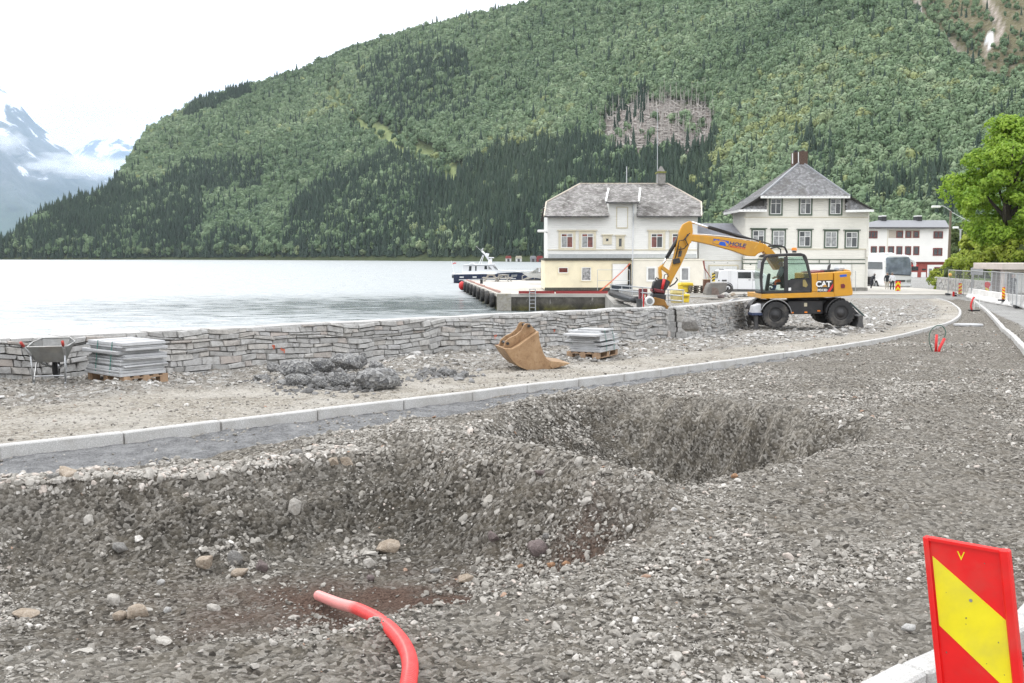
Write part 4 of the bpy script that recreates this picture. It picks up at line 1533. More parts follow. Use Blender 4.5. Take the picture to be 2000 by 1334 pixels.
# --- corrugated red conduit lying out of the near pit
def hose_mat():
    m, nt, b = new_mat('red_conduit_plastic')
    u = attr(nt, 'along').outputs['Fac']
    rg = attr(nt, 'ridge').outputs['Fac']
    n1 = noise(nt, 14, 4, .6, coords(nt, 'World'))
    red = ramp(nt, n1.outputs[0], [(.35, (.66, .02, .022)), (.7, (.80, .05, .045))]).outputs[0]
    dust = N(nt, 'ShaderNodeMath', operation='MULTIPLY'); nt.links.new(rg, dust.inputs[0])
    nt.links.new(ramp(nt, u, [(0, .55), (.30, .5), (.36, .08), (1, .04)]).outputs[0], dust.inputs[1])
    nt.links.new(mixc(nt, dust.outputs[0], red, (.72, .60, .56)), b.inputs['Base Color'])
    b.inputs['Roughness'].default_value = .38
    return m


hp = []
for px, py, up in ((622, 1163, .05), (660, 1178, .10), (700, 1190, .17), (745, 1214, .22), (782, 1250, .22), (800, 1290, .18), (797, 1340, .12), (780, 1420, .09)):
    d = ray(px, py); Y = 6.5
    for _ in range(14):
        p = Vector((0, 0, EYE)) + d * (Y / d.y)
        Y += (p.z - (site_z(p.x, p.y) + up)) * 1.2
    hp.append((d, Y))
Ys = [q[1] for q in hp]
for _ in range(4): Ys = [Ys[0]] + [(Ys[i - 1] + 2 * Ys[i] + Ys[i + 1]) / 4 for i in range(1, len(Ys) - 1)] + [Ys[-1]]
hp = [Vector((0, 0, EYE)) + q[0] * (y_ / q[0].y) for q, y_ in zip(hp, Ys)]
hs = smooth_line(hp, 14)
L = [0]
for a, b in zip(hs[:-1], hs[1:]): L.append(L[-1] + (b - a).length)
ncor = int(L[-1] / .017)
cl_ = []; rr = []; al = []; rdg = []
for k in range(ncor * 4 + 1):
    s = L[-1] * k / (ncor * 4)
    i = min(max(j for j in range(len(L)) if L[j] <= s), len(hs) - 2)
    cl_.append(hs[i].lerp(hs[i + 1], (s - L[i]) / (L[i + 1] - L[i])))
    ph = k % 4
    rg = (1, 1, 0, 0)[ph]
    rr.append(.040 + (.003 if rg else -.002)); al.append(s / L[-1]); rdg.append(rg)
bm = BM(); tube(bm, cl_, rr, 18, caps=False)
ho = obj('corrugated_hose', bm, hose_mat(), smooth=True)
mask_attr(ho, 'along', np.repeat(al, 18)); mask_attr(ho, 'ridge', np.repeat(rdg, 18))
tag(ho, 'red corrugated plastic conduit curving up out of the near pit', 'hose')
bm = BM(); d = (cl_[0] - cl_[6]).normalized(); cyl(bm, cl_[0] - d * .05, cl_[0] - d * .045, .037, n=18)
obj('bore', bm, M_BLACK, ho)

# --- single stones one can point at
def rock_mat(name, c1, c2, c3):
    m, nt, b = new_mat(name)
    p = coords(nt)
    n1 = noise(nt, 3.0, 6, .7, p, .8); n2 = noise(nt, 22, 3, .6, p)
    c = ramp(nt, n1.outputs[0], [(.3, c1), (.5, c2), (.72, c3)]).outputs[0]
    c = mixc(nt, ramp(nt, n2.outputs[0], [(.4, .35), (.6, 0)]).outputs[0], c, tuple(x * .45 for x in c1))
    nt.links.new(c, b.inputs['Base Color']); b.inputs['Roughness'].default_value = .85
    bump(nt, b, n1.outputs[0], .5, .15)
    return m


RM = dict(pale=rock_mat('pale_rock', (.36, .33, .285), (.52, .49, .445), (.64, .62, .58)), tan=rock_mat('tan_rock', (.25, .20, .145), (.42, .345, .27), (.55, .48, .40)),
          grey=rock_mat('grey_rock', (.13, .125, .115), (.26, .25, .235), (.38, .37, .35)), mauve=rock_mat('mauve_rock', (.11, .085, .08), (.19, .15, .145), (.30, .25, .235)),
          orange=rock_mat('orange_rock', (.28, .14, .07), (.44, .25, .14), (.52, .36, .24)), white=rock_mat('white_rock', (.38, .37, .35), (.56, .55, .53), (.68, .67, .65)))
STONES = [
    (574, 991, 31, 1.25, 'pale', .3, 'angular pale stone stuck upright high on the near pit wall'),
    (404, 1099, 38, .75, 'tan', .4, 'long tan stone at the foot of the near pit wall, left of a stone cluster'),
    (458, 1090, 30, 1.15, 'grey', .8, 'rounded upright grey stone at the back of the cluster in the near pit'),
    (468, 1118, 31, .65, 'tan', .9, 'low tan stone at the front of the cluster in the near pit'),
    (512, 1107, 25, 1.2, 'mauve', .5, 'pinkish upright stone on the right of the cluster in the near pit'),
    (235, 1068, 29, .7, 'grey', .8, 'dull grey stone half buried in the middle of the dark left pit slope'),
    (220, 1171, 29, .95, 'pale', .9, 'smooth pale stone above a pair of boulders at lower left'),
    (231, 1203, 30, .65, 'tan', .9, 'flat tan stone touching the left side of the biggest lower left boulder'),
    (267, 1197, 41, .82, 'tan', 1.0, 'biggest rounded tan boulder at lower left of the near pit'),
    (416, 1188, 28, .7, 'pale', .5, 'wide pale stone on the pit floor left of the red conduit'),
    (52, 1199, 52, .4, 'tan', .5, 'long flat tan slab near the left edge of the near pit'),
    (58, 1270, 34, .5, 'white', .3, 'white flat stone with a dark hollow beside it at lower left'),
    (162, 1278, 42, .5, 'pale', .4, 'wedge shaped pale stone low on the left gravel'),
    (316, 1253, 44, .35, 'pale', .3, 'thin pale slab lying left of the conduit on the near gravel'),
    (316, 1138, 16, .9, 'white', .4, 'small bright white stone in the middle of the near pit floor'),
    (327, 1192, 17, .8, 'white', .8, 'small white pebble right of the lower left boulders'),
    (653, 901, 23, .8, 'tan', .3, 'left one of two angular brown stones on the rim between pit and bedding'),
    (677, 903, 26, .75, 'tan', .2, 'right one of two angular brown stones on the rim between pit and bedding'),
    (578, 884, 29, .5, 'grey', .3, 'flat grey stone on the rim beside the wet bedding'),
    (127, 923, 44, .5, 'tan', .4, 'long brown rock among white cobbles on the left rim'),
    (104, 929, 23, .8, 'grey', .9, 'round grey cobble in front of the long brown rim rock'),
    (574, 1206, 22, .5, 'pale', .5, 'small pale stone on reddish soil below the conduit end'),
    (758, 1069, 46, .62, 'tan', .25, 'blocky sandy coloured stone at the foot of the ridge'),
    (721, 1100, 25, .9, 'pale', .4, 'upright pale stone just left of the blocky sandy stone'),
    (1052, 1072, 39, .95, 'mauve', 1.0, 'round mauve boulder set in the near face of the ridge'),
    (966, 1047, 26, .9, 'mauve', .6, 'dark purple stone in a hollow of the ridge face'),
    (908, 1129, 31, .6, 'tan', .6, 'pinkish tan stone on the reddish pit floor'),
    (1015, 1107, 13, .9, 'orange', .9, 'single orange cobble below the mauve boulder'),
    (1077, 1103, 16, .8, 'orange', .9, 'orange cobble right of the mauve boulder on dark red soil'),
    (1106, 1101, 16, .7, 'orange', .5, 'ochre stone at the right end of the red soil streak'),
    (1068, 1047, 18, .7, 'grey', .8, 'grey flat stone resting on top of the mauve boulder'),
    (849, 1114, 19, .6, 'grey', .6, 'slate grey flat stone on the pit floor behind the red soil'),
    (723, 1130, 17, .9, 'mauve', 1.0, 'brownish round pebble right above the conduit'),
    (1054, 923, 28, .45, 'mauve', .4, 'dark flat stone on the crest of the ridge between the pits'),
    (1317, 996, 13, .8, 'white', .3, 'white pointed stone on the smooth saddle between the pits'),
    (1434, 929, 13, .8, 'orange', .6, 'orange brown stone in the red soil of the far pit'),
    (1775, 1226, 27, .6, 'white', .9, 'smooth white stone on the gravel left of the marker board'),
    (1348, 634, 34, .85, 'grey', .35, 'big blue grey boulder at the foot of the curved wall in the gap'),
]
for i, (px, py, w, asp, mk, rd, lab) in enumerate(STONES):
    d = ray(px, py + w * asp * .3); Y = 8.
    for _ in range(14):
        p = Vector((0, 0, EYE)) + d * (Y / d.y)
        Y = max(3.5, Y + (p.z - site_z(p.x, p.y)) * 1.0)
    p = Vector((0, 0, EYE)) + d * (Y / d.y)
    W = w * Y / 2000
    bm = rock_bm(200 + i * 3, asp * .9, 22, rd)
    bmesh.ops.triangulate(bm, faces=[f for f in bm.faces if len(f.verts) > 4])
    o = obj('stone', bm, RM[mk], smooth=rd > .7)
    sc_ = W / 2 / .75
    o.scale = (sc_, sc_ * .85, sc_)
    o.rotation_euler = (random.uniform(-.15, .15), random.uniform(-.2, .2), random.uniform(-.5, .5))
    o.location = (p.x, p.y, p.z + W * asp * .30)
    tag(o, lab, 'stone', 'single stones lying about the dig')

# --- broken asphalt and lean concrete lumps in front of the wall
def lump_mat():
    m, nt, b = new_mat('broken_asphalt')
    p = coords(nt)
    v = N(nt, 'ShaderNodeTexVoronoi'); v.inputs['Scale'].default_value = 9; nt.links.new(p, v.inputs['Vector'])
    n1 = noise(nt, 3, 5, .65, p)
    c = ramp(nt, v.outputs['Color'], [(.2, (.10, .10, .102)), (.55, (.19, .19, .188)), (.85, (.34, .337, .33))]).outputs[0]
    c = mixc(nt, ramp(nt, n1.outputs[0], [(.5, 0), (.68, .5)]).outputs[0], c, (.23, .22, .20))
    nt.links.new(c, b.inputs['Base Color']); b.inputs['Roughness'].default_value = .95
    bump(nt, b, v.outputs['Distance'], .6, .06)
    return m


M_LUMP = lump_mat()


def lump_bm(seed, flat):
    r = random.Random(seed)
    bm = BM()
    bmesh.ops.create_icosphere(bm, subdivisions=4, radius=1)
    o1, o2 = r.uniform(0, 50), r.uniform(0, 50)
    for v in bm.verts:
        q = v.co.copy()
        a = float(fbm(q.x * 1 + o1, q.y + q.z * 1.3 + o2, 1.1, 3, seed)) * .30 + float(fbm(q.x + q.z + o2, q.y * 1.2 + o1, .28, 3, seed + 9)) * .09
        sq = (abs(q.x) ** 3 + abs(q.y) ** 3 + abs(q.z) ** 3) ** (-1 / 3)
        v.co = q * (.55 + .45 * sq) * (1 + a)
        v.co.z *= flat
    return bm


LUMPS = [(575, 722, 76, .50, 'long dark asphalt slab leaning at the left of the heap'), (627, 716, 50, .72, 'rounded asphalt lump second from the left at the back of the heap'),
         (677, 709, 58, .58, 'wide asphalt lump in the middle back of the heap'), (706, 700, 28, 1.2, 'tall pointed lump standing at the back of the heap against the wall'),
         (732, 714, 38, .65, 'dark cone shaped lump above the biggest lump'), (737, 740, 86, .50, 'biggest pebble studded lump at the right front of the heap'),
         (660, 736, 52, .72, 'grey crumbly lump at the middle front of the heap'), (622, 742, 38, .8, 'grey wedge lump left of the crumbly front lump'),
         (582, 738, 46, .5, 'low crumbly lump at the left front of the heap'), (532, 716, 38, .55, 'small dark lump behind the left end of the heap'),
         (510, 729, 38, .42, 'flat dark lump at the far left tip of the heap'), (870, 722, 28, .6, 'lone dark lump right of the heap on rubble'),
         (906, 727, 24, .6, 'last small dark lump to the right on the rubble'), (690, 690, 26, .7, 'small lump at the very back of the heap touching the wall')]
for i, (px, py, w, asp, lab) in enumerate(LUMPS):
    g = on_ground(px, py + w * asp * .30, 0.02)
    W = w * g.y / 2000 * 1.1
    o = obj('asphalt_lump', lump_bm(300 + i, asp) if i % 3 == 2 or i == 5 else rock_bm(330 + i, asp * 1.1, 20, .55), M_LUMP, smooth=(i % 3 == 2 or i == 5))
    o.scale = (W / 2, W / 2 * .85, W / 2); o.location = (g.x, g.y + W * .25, site_z(g.x, g.y) + W * asp * .36)
    o.rotation_euler = (random.uniform(-.15, .15), random.uniform(-.2, .2), random.uniform(-.4, .4))
    tag(o, lab, 'lump', 'broken asphalt lumps heaped before the wall')
n = 1500
t = rng.uniform(0, 1, n)
pxx = np.where(t < .8, rng.normal(640, 65, n), rng.normal(865, 28, n)); pyy = np.where(t < .8, 742 + rng.normal(0, 9, n) - .00018 * (pxx - 640) ** 2, 726 + rng.normal(0, 5, n))
gx, gy = zip(*[on_ground(a, b).xy for a, b in zip(pxx, pyy)])
gx = np.array(gx); gy = np.array(gy)
s = np.clip(np.exp(rng.normal(math.log(.035), .5, n)), .012, .11)
stones('asphalt_crumbs', gx, gy, s, rng.uniform(0, 1, n), [src_mesh('clod', rock_bm(80 + k, .8, 14, .6), M_CLOD) for k in range(4)], sink=.1)

# --- pallets of paving slabs
M_SLAB = mat('grey_slab', (.44, .445, .45), .8, var=.14, scale=5, dirt=(.30, .30, .30), dirt_amt=.4, bmp=.15)
M_STRAP = mat('green_strap', (.05, .30, .24), .5)


def pallet(loc, rz, label):
    t = thing('pallet', label, 'pallet', loc, rz, 'wooden pallets under the slab stacks')
    for k in range(5): part('deck_board', M_WOOD, t, box, -.6, .6, -.4 + k * .175, -.4 + k * .175 + .10, .122, .144)
    for x in (-.6, -.07, .455):
        part('stringer', M_WOOD, t, box, x, x + .145, -.4, .4, .100, .1215)
        for y in (-.4, -.07, .255): part('block', M_WOOD, t, box, x, x + .145, y, y + .145, .0225, .0995)
    for y in (-.4, -.07, .255): part('bottom_board', M_WOOD, t, box, -.6, .6, y, y + .145, 0, .022)
    return t


def slab_stack(loc, rz, label, layers, seed, top_small=False, lean=.06):
    r = random.Random(seed)
    t = thing('slab_stack', label, 'slab stack', loc, rz, 'strapped stacks of paving slabs')
    z = 0
    for k in range(layers):
        h = r.choice((.035, .045, .05, .06))
        ox = r.choice((-1, 0, 0, 1)) * r.uniform(0, lean * 2.2); oy = r.uniform(-lean, lean)
        wx = r.uniform(.50, .61); wy = r.uniform(.36, .43)
        if top_small and k >= layers - 2: wx *= .62 - .2 * (k == layers - 1); ox -= .1
        bm = BM(); box(bm, -wx + ox, wx + ox, -wy + oy, wy + oy, z, z + h - .002)
        for v in bm.verts: v.co += Vector((r.uniform(-.012, .012), r.uniform(-.012, .012), r.uniform(-.003, .003)))
        bevel(bm, .006)
        obj('slab', bm, M_SLAB, t)
        z += h
    for x in (-.25, .22):
        pts = [(x, -.47, .0), (x, -.46, z * .5), (x, -.40, z + .005), (x, .40, z + .005), (x, .47, 0)]
        bm = BM()
        for a, b in zip(pts[:-1], pts[1:]):
            a, b = Vector(a), Vector(b); w = Vector((.012, 0, 0))
            bm.faces.new([bm.verts.new(q) for q in (a - w, a + w, b + w, b - w)])
        bmesh.ops.solidify(bm, geom=bm.faces[:], thickness=.004)
        obj('strap', bm, M_STRAP, t)
    return t


g = on_ground(243, 752); c = Vector((g.x - .20, g.y + .69))
zz = site_z(c.x, c.y) + .03
pallet((c.x, c.y, zz), radians(140), 'wooden pallet under the slabs beside the wheelbarrow')
slab_stack((c.x, c.y, zz + .146), radians(140), 'stack of grey slabs with a green strap beside the wheelbarrow', 12, 5)
g = on_ground(1168, 698); c = Vector((g.x - .07, g.y + .72))
zz = site_z(c.x, c.y) + .03
pallet((c.x, c.y, zz), radians(62), 'wooden pallet under the slabs behind the loose bucket')
slab_stack((c.x, c.y, zz + .146), radians(62), 'untidy stack of pale slabs strapped on a pallet right of the loose bucket', 11, 9, True, .11)

# --- wheelbarrow
M_TUB = mat('worn_tub', (.36, .36, .35), .45, .6, var=.2, scale=6, dirt=(.42, .38, .32), dirt_amt=.6)
M_GRIP = mat('red_grip', (.42, .05, .04), .6)
g = on_ground(95, 752)
wb = thing('wheelbarrow', 'old grey metal wheelbarrow with red grips in front of the stone wall', 'wheelbarrow', (g.x, g.y + .15, site_z(g.x, g.y + .15) + .01), radians(106))
bm = BM()
rim = [(-.42, -.30, .60), (.30, -.33, .62), (.56, -.22, .67), (.56, .22, .67), (.30, .33, .62), (-.42, .30, .60)]
flo = [(-.22, -.19, .33), (.16, -.20, .31), (.27, -.13, .33), (.27, .13, .33), (.16, .20, .31), (-.22, .19, .33)]
R_ = [bm.verts.new(p) for p in rim]; F_ = [bm.verts.new(p) for p in flo]
for i in range(6): bm.faces.new((F_[i], F_[(i + 1) % 6], R_[(i + 1) % 6], R_[i]))
bm.faces.new(F_[::-1])
bmesh.ops.solidify(bm, geom=bm.faces[:], thickness=.012); bevel(bm, .02, 2, 20)
obj('tub', bm, M_TUB, wb, smooth=False)
bm = BM(); tube(bm, [Vector(p) + Vector((0, 0, .005)) for p in rim + rim[:1]], .012, 8); obj('rim_tube', bm, M_TUB, wb, True)
for s in (-1, 1):
    bm = BM(); tube(bm, [(.44, s * .07, .19), (.20, s * .19, .28), (-.30, s * .25, .42), (-.80, s * .29, .66)], .017, 8); obj('handle', bm, M_STEEL, wb, True)
    bm = BM(); tube(bm, [(-.78, s * .288, .65), (-.93, s * .30, .72)], .023, 10); obj('grip', bm, M_GRIP, wb, True)
    bm = BM(); tube(bm, [(-.05, s * .22, .33), (-.30, s * .24, .0), (-.40, s * .24, .0)], .015, 8); tube(bm, [(-.40, s * .255, .46), (-.33, s * .24, .02)], .013, 8); obj('leg', bm, M_STEEL, wb, True)
bm = BM(); cyl(bm, (-.33, -.24, .12), (-.33, .24, .12), .012, n=8); obj('brace', bm, M_STEEL, wb)
MW = Matrix.Translation((.44, 0, .19)) @ Matrix.Rotation(pi / 2, 4, 'X')
bm = BM(); lathe(bm, [(.10, -.03), (.15, -.045), (.185, -.03), (.19, 0), (.185, .03), (.15, .045), (.10, .03), (.10, -.03)], 20, MW); wh = obj('wheel', bm, M_RUBBER, wb, True)
bm = BM(); lathe(bm, [(.0, -.03), (.03, -.05), (.05, -.02), (.10, -.022), (.10, .022), (.05, .02), (.03, .05), (0, .03)], 16, MW); obj('rim', bm, M_STEEL, wh)

# --- loose digging bucket
def rust_mat():
    m, nt, b = new_mat('worn_yellow_steel')
    p = coords(nt)
    n1 = noise(nt, 2.2, 6, .65, p, .6); n2 = noise(nt, 14, 5, .7, p)
    c = ramp(nt, n1.outputs[0], [(.3, (.24, .14, .07)), (.5, (.36, .23, .125)), (.7, (.46, .32, .19))]).outputs[0]
    c = mixc(nt, ramp(nt, n2.outputs[0], [(.52, 0), (.68, .6)]).outputs[0], c, (.16, .085, .042))
    nt.links.new(c, b.inputs['Base Color']); b.inputs['Roughness'].default_value = .6; b.inputs['Metallic'].default_value = .25
    bump(nt, b, n2.outputs[0], .3, .01)
    return m


M_RUST = rust_mat()
g = on_ground(1040, 718)
bk = thing('digger_bucket', 'loose rusty yellow digger bucket lying on the rubble by the wall', 'bucket', (g.x, g.y, site_z(g.x, g.y) - .03), radians(13))
KB = 1 / 4 / 2000 * g.y
Bp = lambda x, y: ((x - 800) * KB, (1030 - y) * KB)
side = [Bp(*q) for q in ((850, 716), (858, 790), (885, 880), (915, 930), (950, 957), (1000, 966), (960, 1012), (870, 1030), (770, 1024), (690, 990), (640, 945), (600, 890), (572, 846), (640, 848), (690, 822))]
WB = .95
part('side_plate', M_RUST, bk, prism, side, 0, .035, bev=.006)
part('side_plate', M_RUST, bk, prism, side, WB - .035, WB, bev=.006)
out = [Bp(*q) for q in ((572, 846), (600, 890), (640, 945), (690, 990), (770, 1024), (870, 1030), (960, 1012), (1000, 998))]
inn = [Bp(*q) for q in ((990, 985), (950, 998), (870, 1014), (775, 1008), (700, 976), (652, 935), (614, 884), (588, 846))]
part('shell', M_RUST, bk, prism, out + inn, .036, WB - .036)
part('back_plate', M_RUST, bk, prism, [Bp(588, 846), Bp(640, 848), Bp(690, 822), Bp(850, 716), Bp(846, 730), Bp(694, 838), Bp(644, 864), Bp(592, 862)], .036, WB - .036)
part('cutting_edge', M_RUST, bk, prism, [Bp(950, 950), Bp(1010, 958), Bp(1108, 972), Bp(1060, 990), Bp(960, 1013), Bp(940, 990)], -.02, WB + .02, bev=.006)
ear = [Bp(*q) for q in ((586, 842), (602, 795), (640, 766), (690, 745), (730, 712), (752, 668), (770, 655), (800, 660), (822, 686), (852, 714), (760, 776), (690, 824), (640, 850))]
for y in (.22, .66): part('mounting_ear', M_RUST, bk, prism, ear, y, y + .05, bev=.005)
bm = BM(); a = Bp(788, 676); cyl(bm, (a[0], .16, a[1]), (a[0], .78, a[1]), .03, n=12); obj('pin', bm, M_BLACK, bk); bm = BM(); a = Bp(618, 812); cyl(bm, (a[0], .18, a[1]), (a[0], .76, a[1]), .03, n=12); obj('pin', bm, M_BLACK, bk)

# --- conduits sticking out of the roadbed
M_CABLE = mat('green_cable', (.03, .10, .07), .5)
M_CONDUIT = mat('red_pipe', (.62, .03, .03), .45, var=.1)
g = on_ground(1829, 687, -.10)
cb = thing('conduit_stub', 'two red pipe ends with a looped green cable rising from the roadbed', 'pipe', (g.x, g.y, g.z))
k_ = g.y / 2000
bm = BM(); tube(bm, [(-.02, 0, -.1), (-.01, 0, 34 * k_)], .035, 12); obj('pipe', bm, M_CONDUIT, cb, True)
bm = BM(); tube(bm, [(.0, -.1, -.1), (3 * k_, -.1, 8 * k_), (12 * k_, -.1, 27 * k_)], .038, 12); obj('pipe', bm, M_CONDUIT, cb, True)
bm = BM(); tube(bm, smooth_line([(-8 * k_, 0, 0), (-15 * k_, 0, 22 * k_), (-13 * k_, 0, 40 * k_), (-2 * k_, 0, 51 * k_), (10 * k_, 0, 50 * k_), (17 * k_, 0, 38 * k_), (12 * k_, 0, 24 * k_)], 6), .012, 8); obj('cable', bm, M_CABLE, cb, True)
g = on_ground(1899, 607, -.10)
cb = thing('conduit_stub', 'bent red pipe end with pale cable loops beside the right kerb', 'pipe', (g.x, g.y, g.z))
k_ = g.y / 2000
bm = BM(); tube(bm, smooth_line([(0, 0, -.05), (-3 * k_, 0, 10 * k_), (0, 0, 22 * k_), (3 * k_, 0, 27 * k_)], 5), .05, 12); obj('pipe', bm, M_CONDUIT, cb, True)
bm = BM(); tube(bm, smooth_line([(3 * k_, 0, 0), (4 * k_, 0, 20 * k_), (9 * k_, 0, 30 * k_), (13 * k_, 0, 20 * k_), (14 * k_, 0, 4 * k_)], 6), .02, 8); obj('cable', bm, M_WHITE, cb, True)
part('base_pad', M_BLACK, cb, box, -.15, .35, -.2, .2, 0, .06)
g = on_ground(1891, 637, -.11)
bm = BM(); bmesh.ops.create_circle(bm, cap_ends=True, segments=20, radius=.62); r_ = bmesh.ops.extrude_face_region(bm, geom=bm.faces[:])
for v in [e for e in r_['geom'] if isinstance(e, bmesh.types.BMVert)]: v.co.z += .09
for v in bm.verts: v.co.y *= .75
bevel(bm, .015)
o = obj('manhole_slab', bm, M_SLAB, loc=(g.x, g.y, g.z + .01)); tag(o, 'flat grey concrete manhole slab lying on the roadbed between the kerbs', 'slab')

# --- pipe ring and concrete trough below the curved wall
g = on_ground(1430, 636)
bm = BM(); box(bm, -.75, .75, -.35, .35, 0, .42); box(bm, -.6, .45, -.4, .3, .424, .50); bevel(bm, .03)
o = obj('concrete_block', bm, mat('dark_concrete', (.13, .125, .115), .9, var=.25, bmp=.3), loc=(g.x, g.y, site_z(g.x, g.y) - .02)); tag(o, 'low dark concrete block at the foot of the curved wall by the digger', 'block')
g = on_ground(1446, 628)
bm = BM()
n = 20
for k in range(n):
    a0, a1 = radians(-20) + pi * 1.05 * k / n, radians(-20) + pi * 1.05 * (k + 1) / n
    v = [bm.verts.new((r_ * cos(a), y, r_ * sin(a))) for a in (a0, a1) for r_ in (.42, .50) for y in (0, .3)]
    for f in ((0, 2, 6, 4), (1, 5, 7, 3), (0, 4, 5, 1), (2, 3, 7, 6)): bm.faces.new([v[i] for i in f])
bmesh.ops.remove_doubles(bm, verts=bm.verts, dist=.001)
o = obj('pipe_ring', bm, M_SLAB, loc=(g.x, g.y + .6, site_z(g.x, g.y) + .5)); o.rotation_euler = (-.25, radians(-55), .5)
tag(o, 'broken half ring of concrete pipe leaning against the curved wall', 'pipe ring')
# ------------------------------------------------------------------ people
M_SKIN = mat('skin', (.50, .30, .22), .55, var=.05)
M_HAIR = mat('grey_hair', (.22, .20, .19), .8)
M_EYE = mat('eye', (.03, .03, .03), .2)


def person(label, loc, rz, J, cloth, group=None, hair=None):
    """one continuous skinned figure; J maps joints to points (metres, facing +x), cloth is a list of (material, test) by position"""
    root = thing('person', label, 'person', loc, rz, group)
    R = dict(pelvis=.135, spine=.135, chest=.15, neck=.058, head0=.072, head1=.098, head2=.092, crown=.055, sh=.066, el=.047, wr=.034, palm=.036, hip=.098, kn=.064, an=.043, toe=.036, heel=.04)
    V = []; rad = []; idx = {}

    def add(k, p, r):
        idx[k] = len(V); V.append(Vector(p)); rad.append(r)
    for k in ('pelvis', 'spine', 'chest', 'neck', 'head0', 'head1', 'head2', 'crown'): add(k, J[k], R[k])
    E = [(idx[a], idx[b]) for a, b in zip(('pelvis', 'spine', 'chest', 'neck', 'head0', 'head1', 'head2'), ('spine', 'chest', 'neck', 'head0', 'head1', 'head2', 'crown'))]
    for s in ('l', 'r'):
        for k in ('sh', 'el', 'wr', 'palm'): add(k + s, J[k + s], R[k])
        E += [(idx['chest'], idx['sh' + s]), (idx['sh' + s], idx['el' + s]), (idx['el' + s], idx['wr' + s]), (idx['wr' + s], idx['palm' + s])]
        d = (Vector(J['palm' + s]) - Vector(J['wr' + s])).normalized()
        sd = d.cross(Vector((0, 1, 0.2))).normalized()
        for f, (off, ln) in enumerate(((-.03, .07), (-.011, .082), (.010, .078), (.029, .062))):
            b = Vector(J['palm' + s]) + sd * off + d * .02
            add('f%d%s' % (f, s), b + d * .03, .011); add('g%d%s' % (f, s), b + d * (.03 + ln * .6) + Vector((.008, 0, -.006)), .009)
            E += [(idx['palm' + s], idx['f%d%s' % (f, s)]), (idx['f%d%s' % (f, s)], idx['g%d%s' % (f, s)])]
        tb = Vector(J['wr' + s]).lerp(Vector(J['palm' + s]), .4) - sd * .035
        add('t' + s, tb, .013); add('u' + s, tb - sd * .02 + d * .035, .010)
        E += [(idx['palm' + s], idx['t' + s]), (idx['t' + s], idx['u' + s])]
        for k in ('hip', 'kn', 'an', 'toe'): add(k + s, J[k + s], R[k])
        E += [(idx['pelvis'], idx['hip' + s]), (idx['hip' + s], idx['kn' + s]), (idx['kn' + s], idx['an' + s]), (idx['an' + s], idx['toe' + s])]
    me = bpy.data.meshes.new('body'); me.from_pydata([tuple(v) for v in V], E, [])
    o = bpy.data.objects.new('body', me); COL.objects.link(o)
    sk = o.modifiers.new('skin', 'SKIN'); sk.use_smooth_shade = True
    for i, r in enumerate(rad):
        me.skin_vertices[0].data[i].radius = (r, r)
    me.skin_vertices[0].data[idx['pelvis']].use_root = True
    ss = o.modifiers.new('sub', 'SUBSURF'); ss.levels = 1; ss.render_levels = 1
    dg = bpy.context.evaluated_depsgraph_get()
    m2 = bpy.data.meshes.new_from_object(o.evaluated_get(dg))
    bpy.data.objects.remove(o)
    m2.materials.clear()
    for mm, _ in cloth: m2.materials.append(mm)
    for p in m2.polygons:
        c = p.center; p.use_smooth = True
        p.material_index = next(i for i, (mm, t) in enumerate(cloth) if t(c))
    b = bpy.data.objects.new('body', m2); COL.objects.link(b); b.parent = root
    h = (Vector(J['head1']) + Vector(J['head2'])) / 2
    fx = Vector(J.get('face', (1, 0, 0))).normalized(); sd = Vector((-fx.y, fx.x, 0)).normalized()
    bm = BM(); bmesh.ops.create_cone(bm, segments=5, radius1=.018, radius2=.004, depth=.05, cap_ends=True, matrix=Matrix.Translation(h + fx * .098 + Vector((0, 0, -.02)))); obj('nose', bm, M_SKIN, b, True)
    for s in (-1, 1):
        bm = BM(); bmesh.ops.create_icosphere(bm, subdivisions=1, radius=.013, matrix=Matrix.Translation(h + fx * .088 + sd * s * .033 + Vector((0, 0, .012)))); obj('eye', bm, M_EYE, b, True)
        bm = BM(); bmesh.ops.create_icosphere(bm, subdivisions=1, radius=.026, matrix=Matrix.Translation(h + sd * s * .094)); obj('ear', bm, M_SKIN, b, True)
    bm = BM(); box(bm, -.006, .006, -.024, .024, -.005, .005, Matrix.Translation(h + fx * .092 + Vector((0, 0, -.055))) @ Matrix.Rotation(atan2(fx.y, fx.x), 4, 'Z')); obj('mouth', bm, M_EYE, b)
    if hair:
        bm = BM(); bmesh.ops.create_icosphere(bm, subdivisions=2, radius=.107, matrix=Matrix.Translation(h - fx * .016 + Vector((0, 0, .022))))
        bmesh.ops.delete(bm, geom=[v for v in bm.verts if (v.co - h).dot(fx) > .045 and v.co.z < h.z + .07 or v.co.z < h.z - .05], context='VERTS')
        obj('hair', bm, hair, root, True)
    return root


# ------------------------------------------------------------------ wheeled digger
M_CATY = mat('digger_yellow', (.60, .29, .018), .42, var=.07, scale=2.5, dirt=(.27, .19, .10), dirt_amt=.5, coat=.1)
M_CATB = mat('digger_black', (.022, .022, .024), .5, var=.25, scale=4, dirt=(.10, .09, .08), dirt_amt=.45)
M_DARKGREY = mat('dark_grey_steel', (.07, .07, .072), .6, .2, var=.25, dirt=(.22, .20, .17), dirt_amt=.55)
M_TYRE = mat('tyre_rubber', (.030, .030, .031), .85, var=.25, scale=5, dirt=(.20, .18, .155), dirt_amt=.6, bmp=.3)
M_CHROME = mat('chrome_rod', (.75, .76, .77), .18, 1.0, var=.04)
M_LOGO = mat('blue_decal', (.012, .10, .52), .4, var=.04)
M_LOGOD = mat('navy_decal', (.02, .04, .16), .4, var=.04)
M_REDD = mat('red_decal', (.62, .03, .03), .45, var=.05)
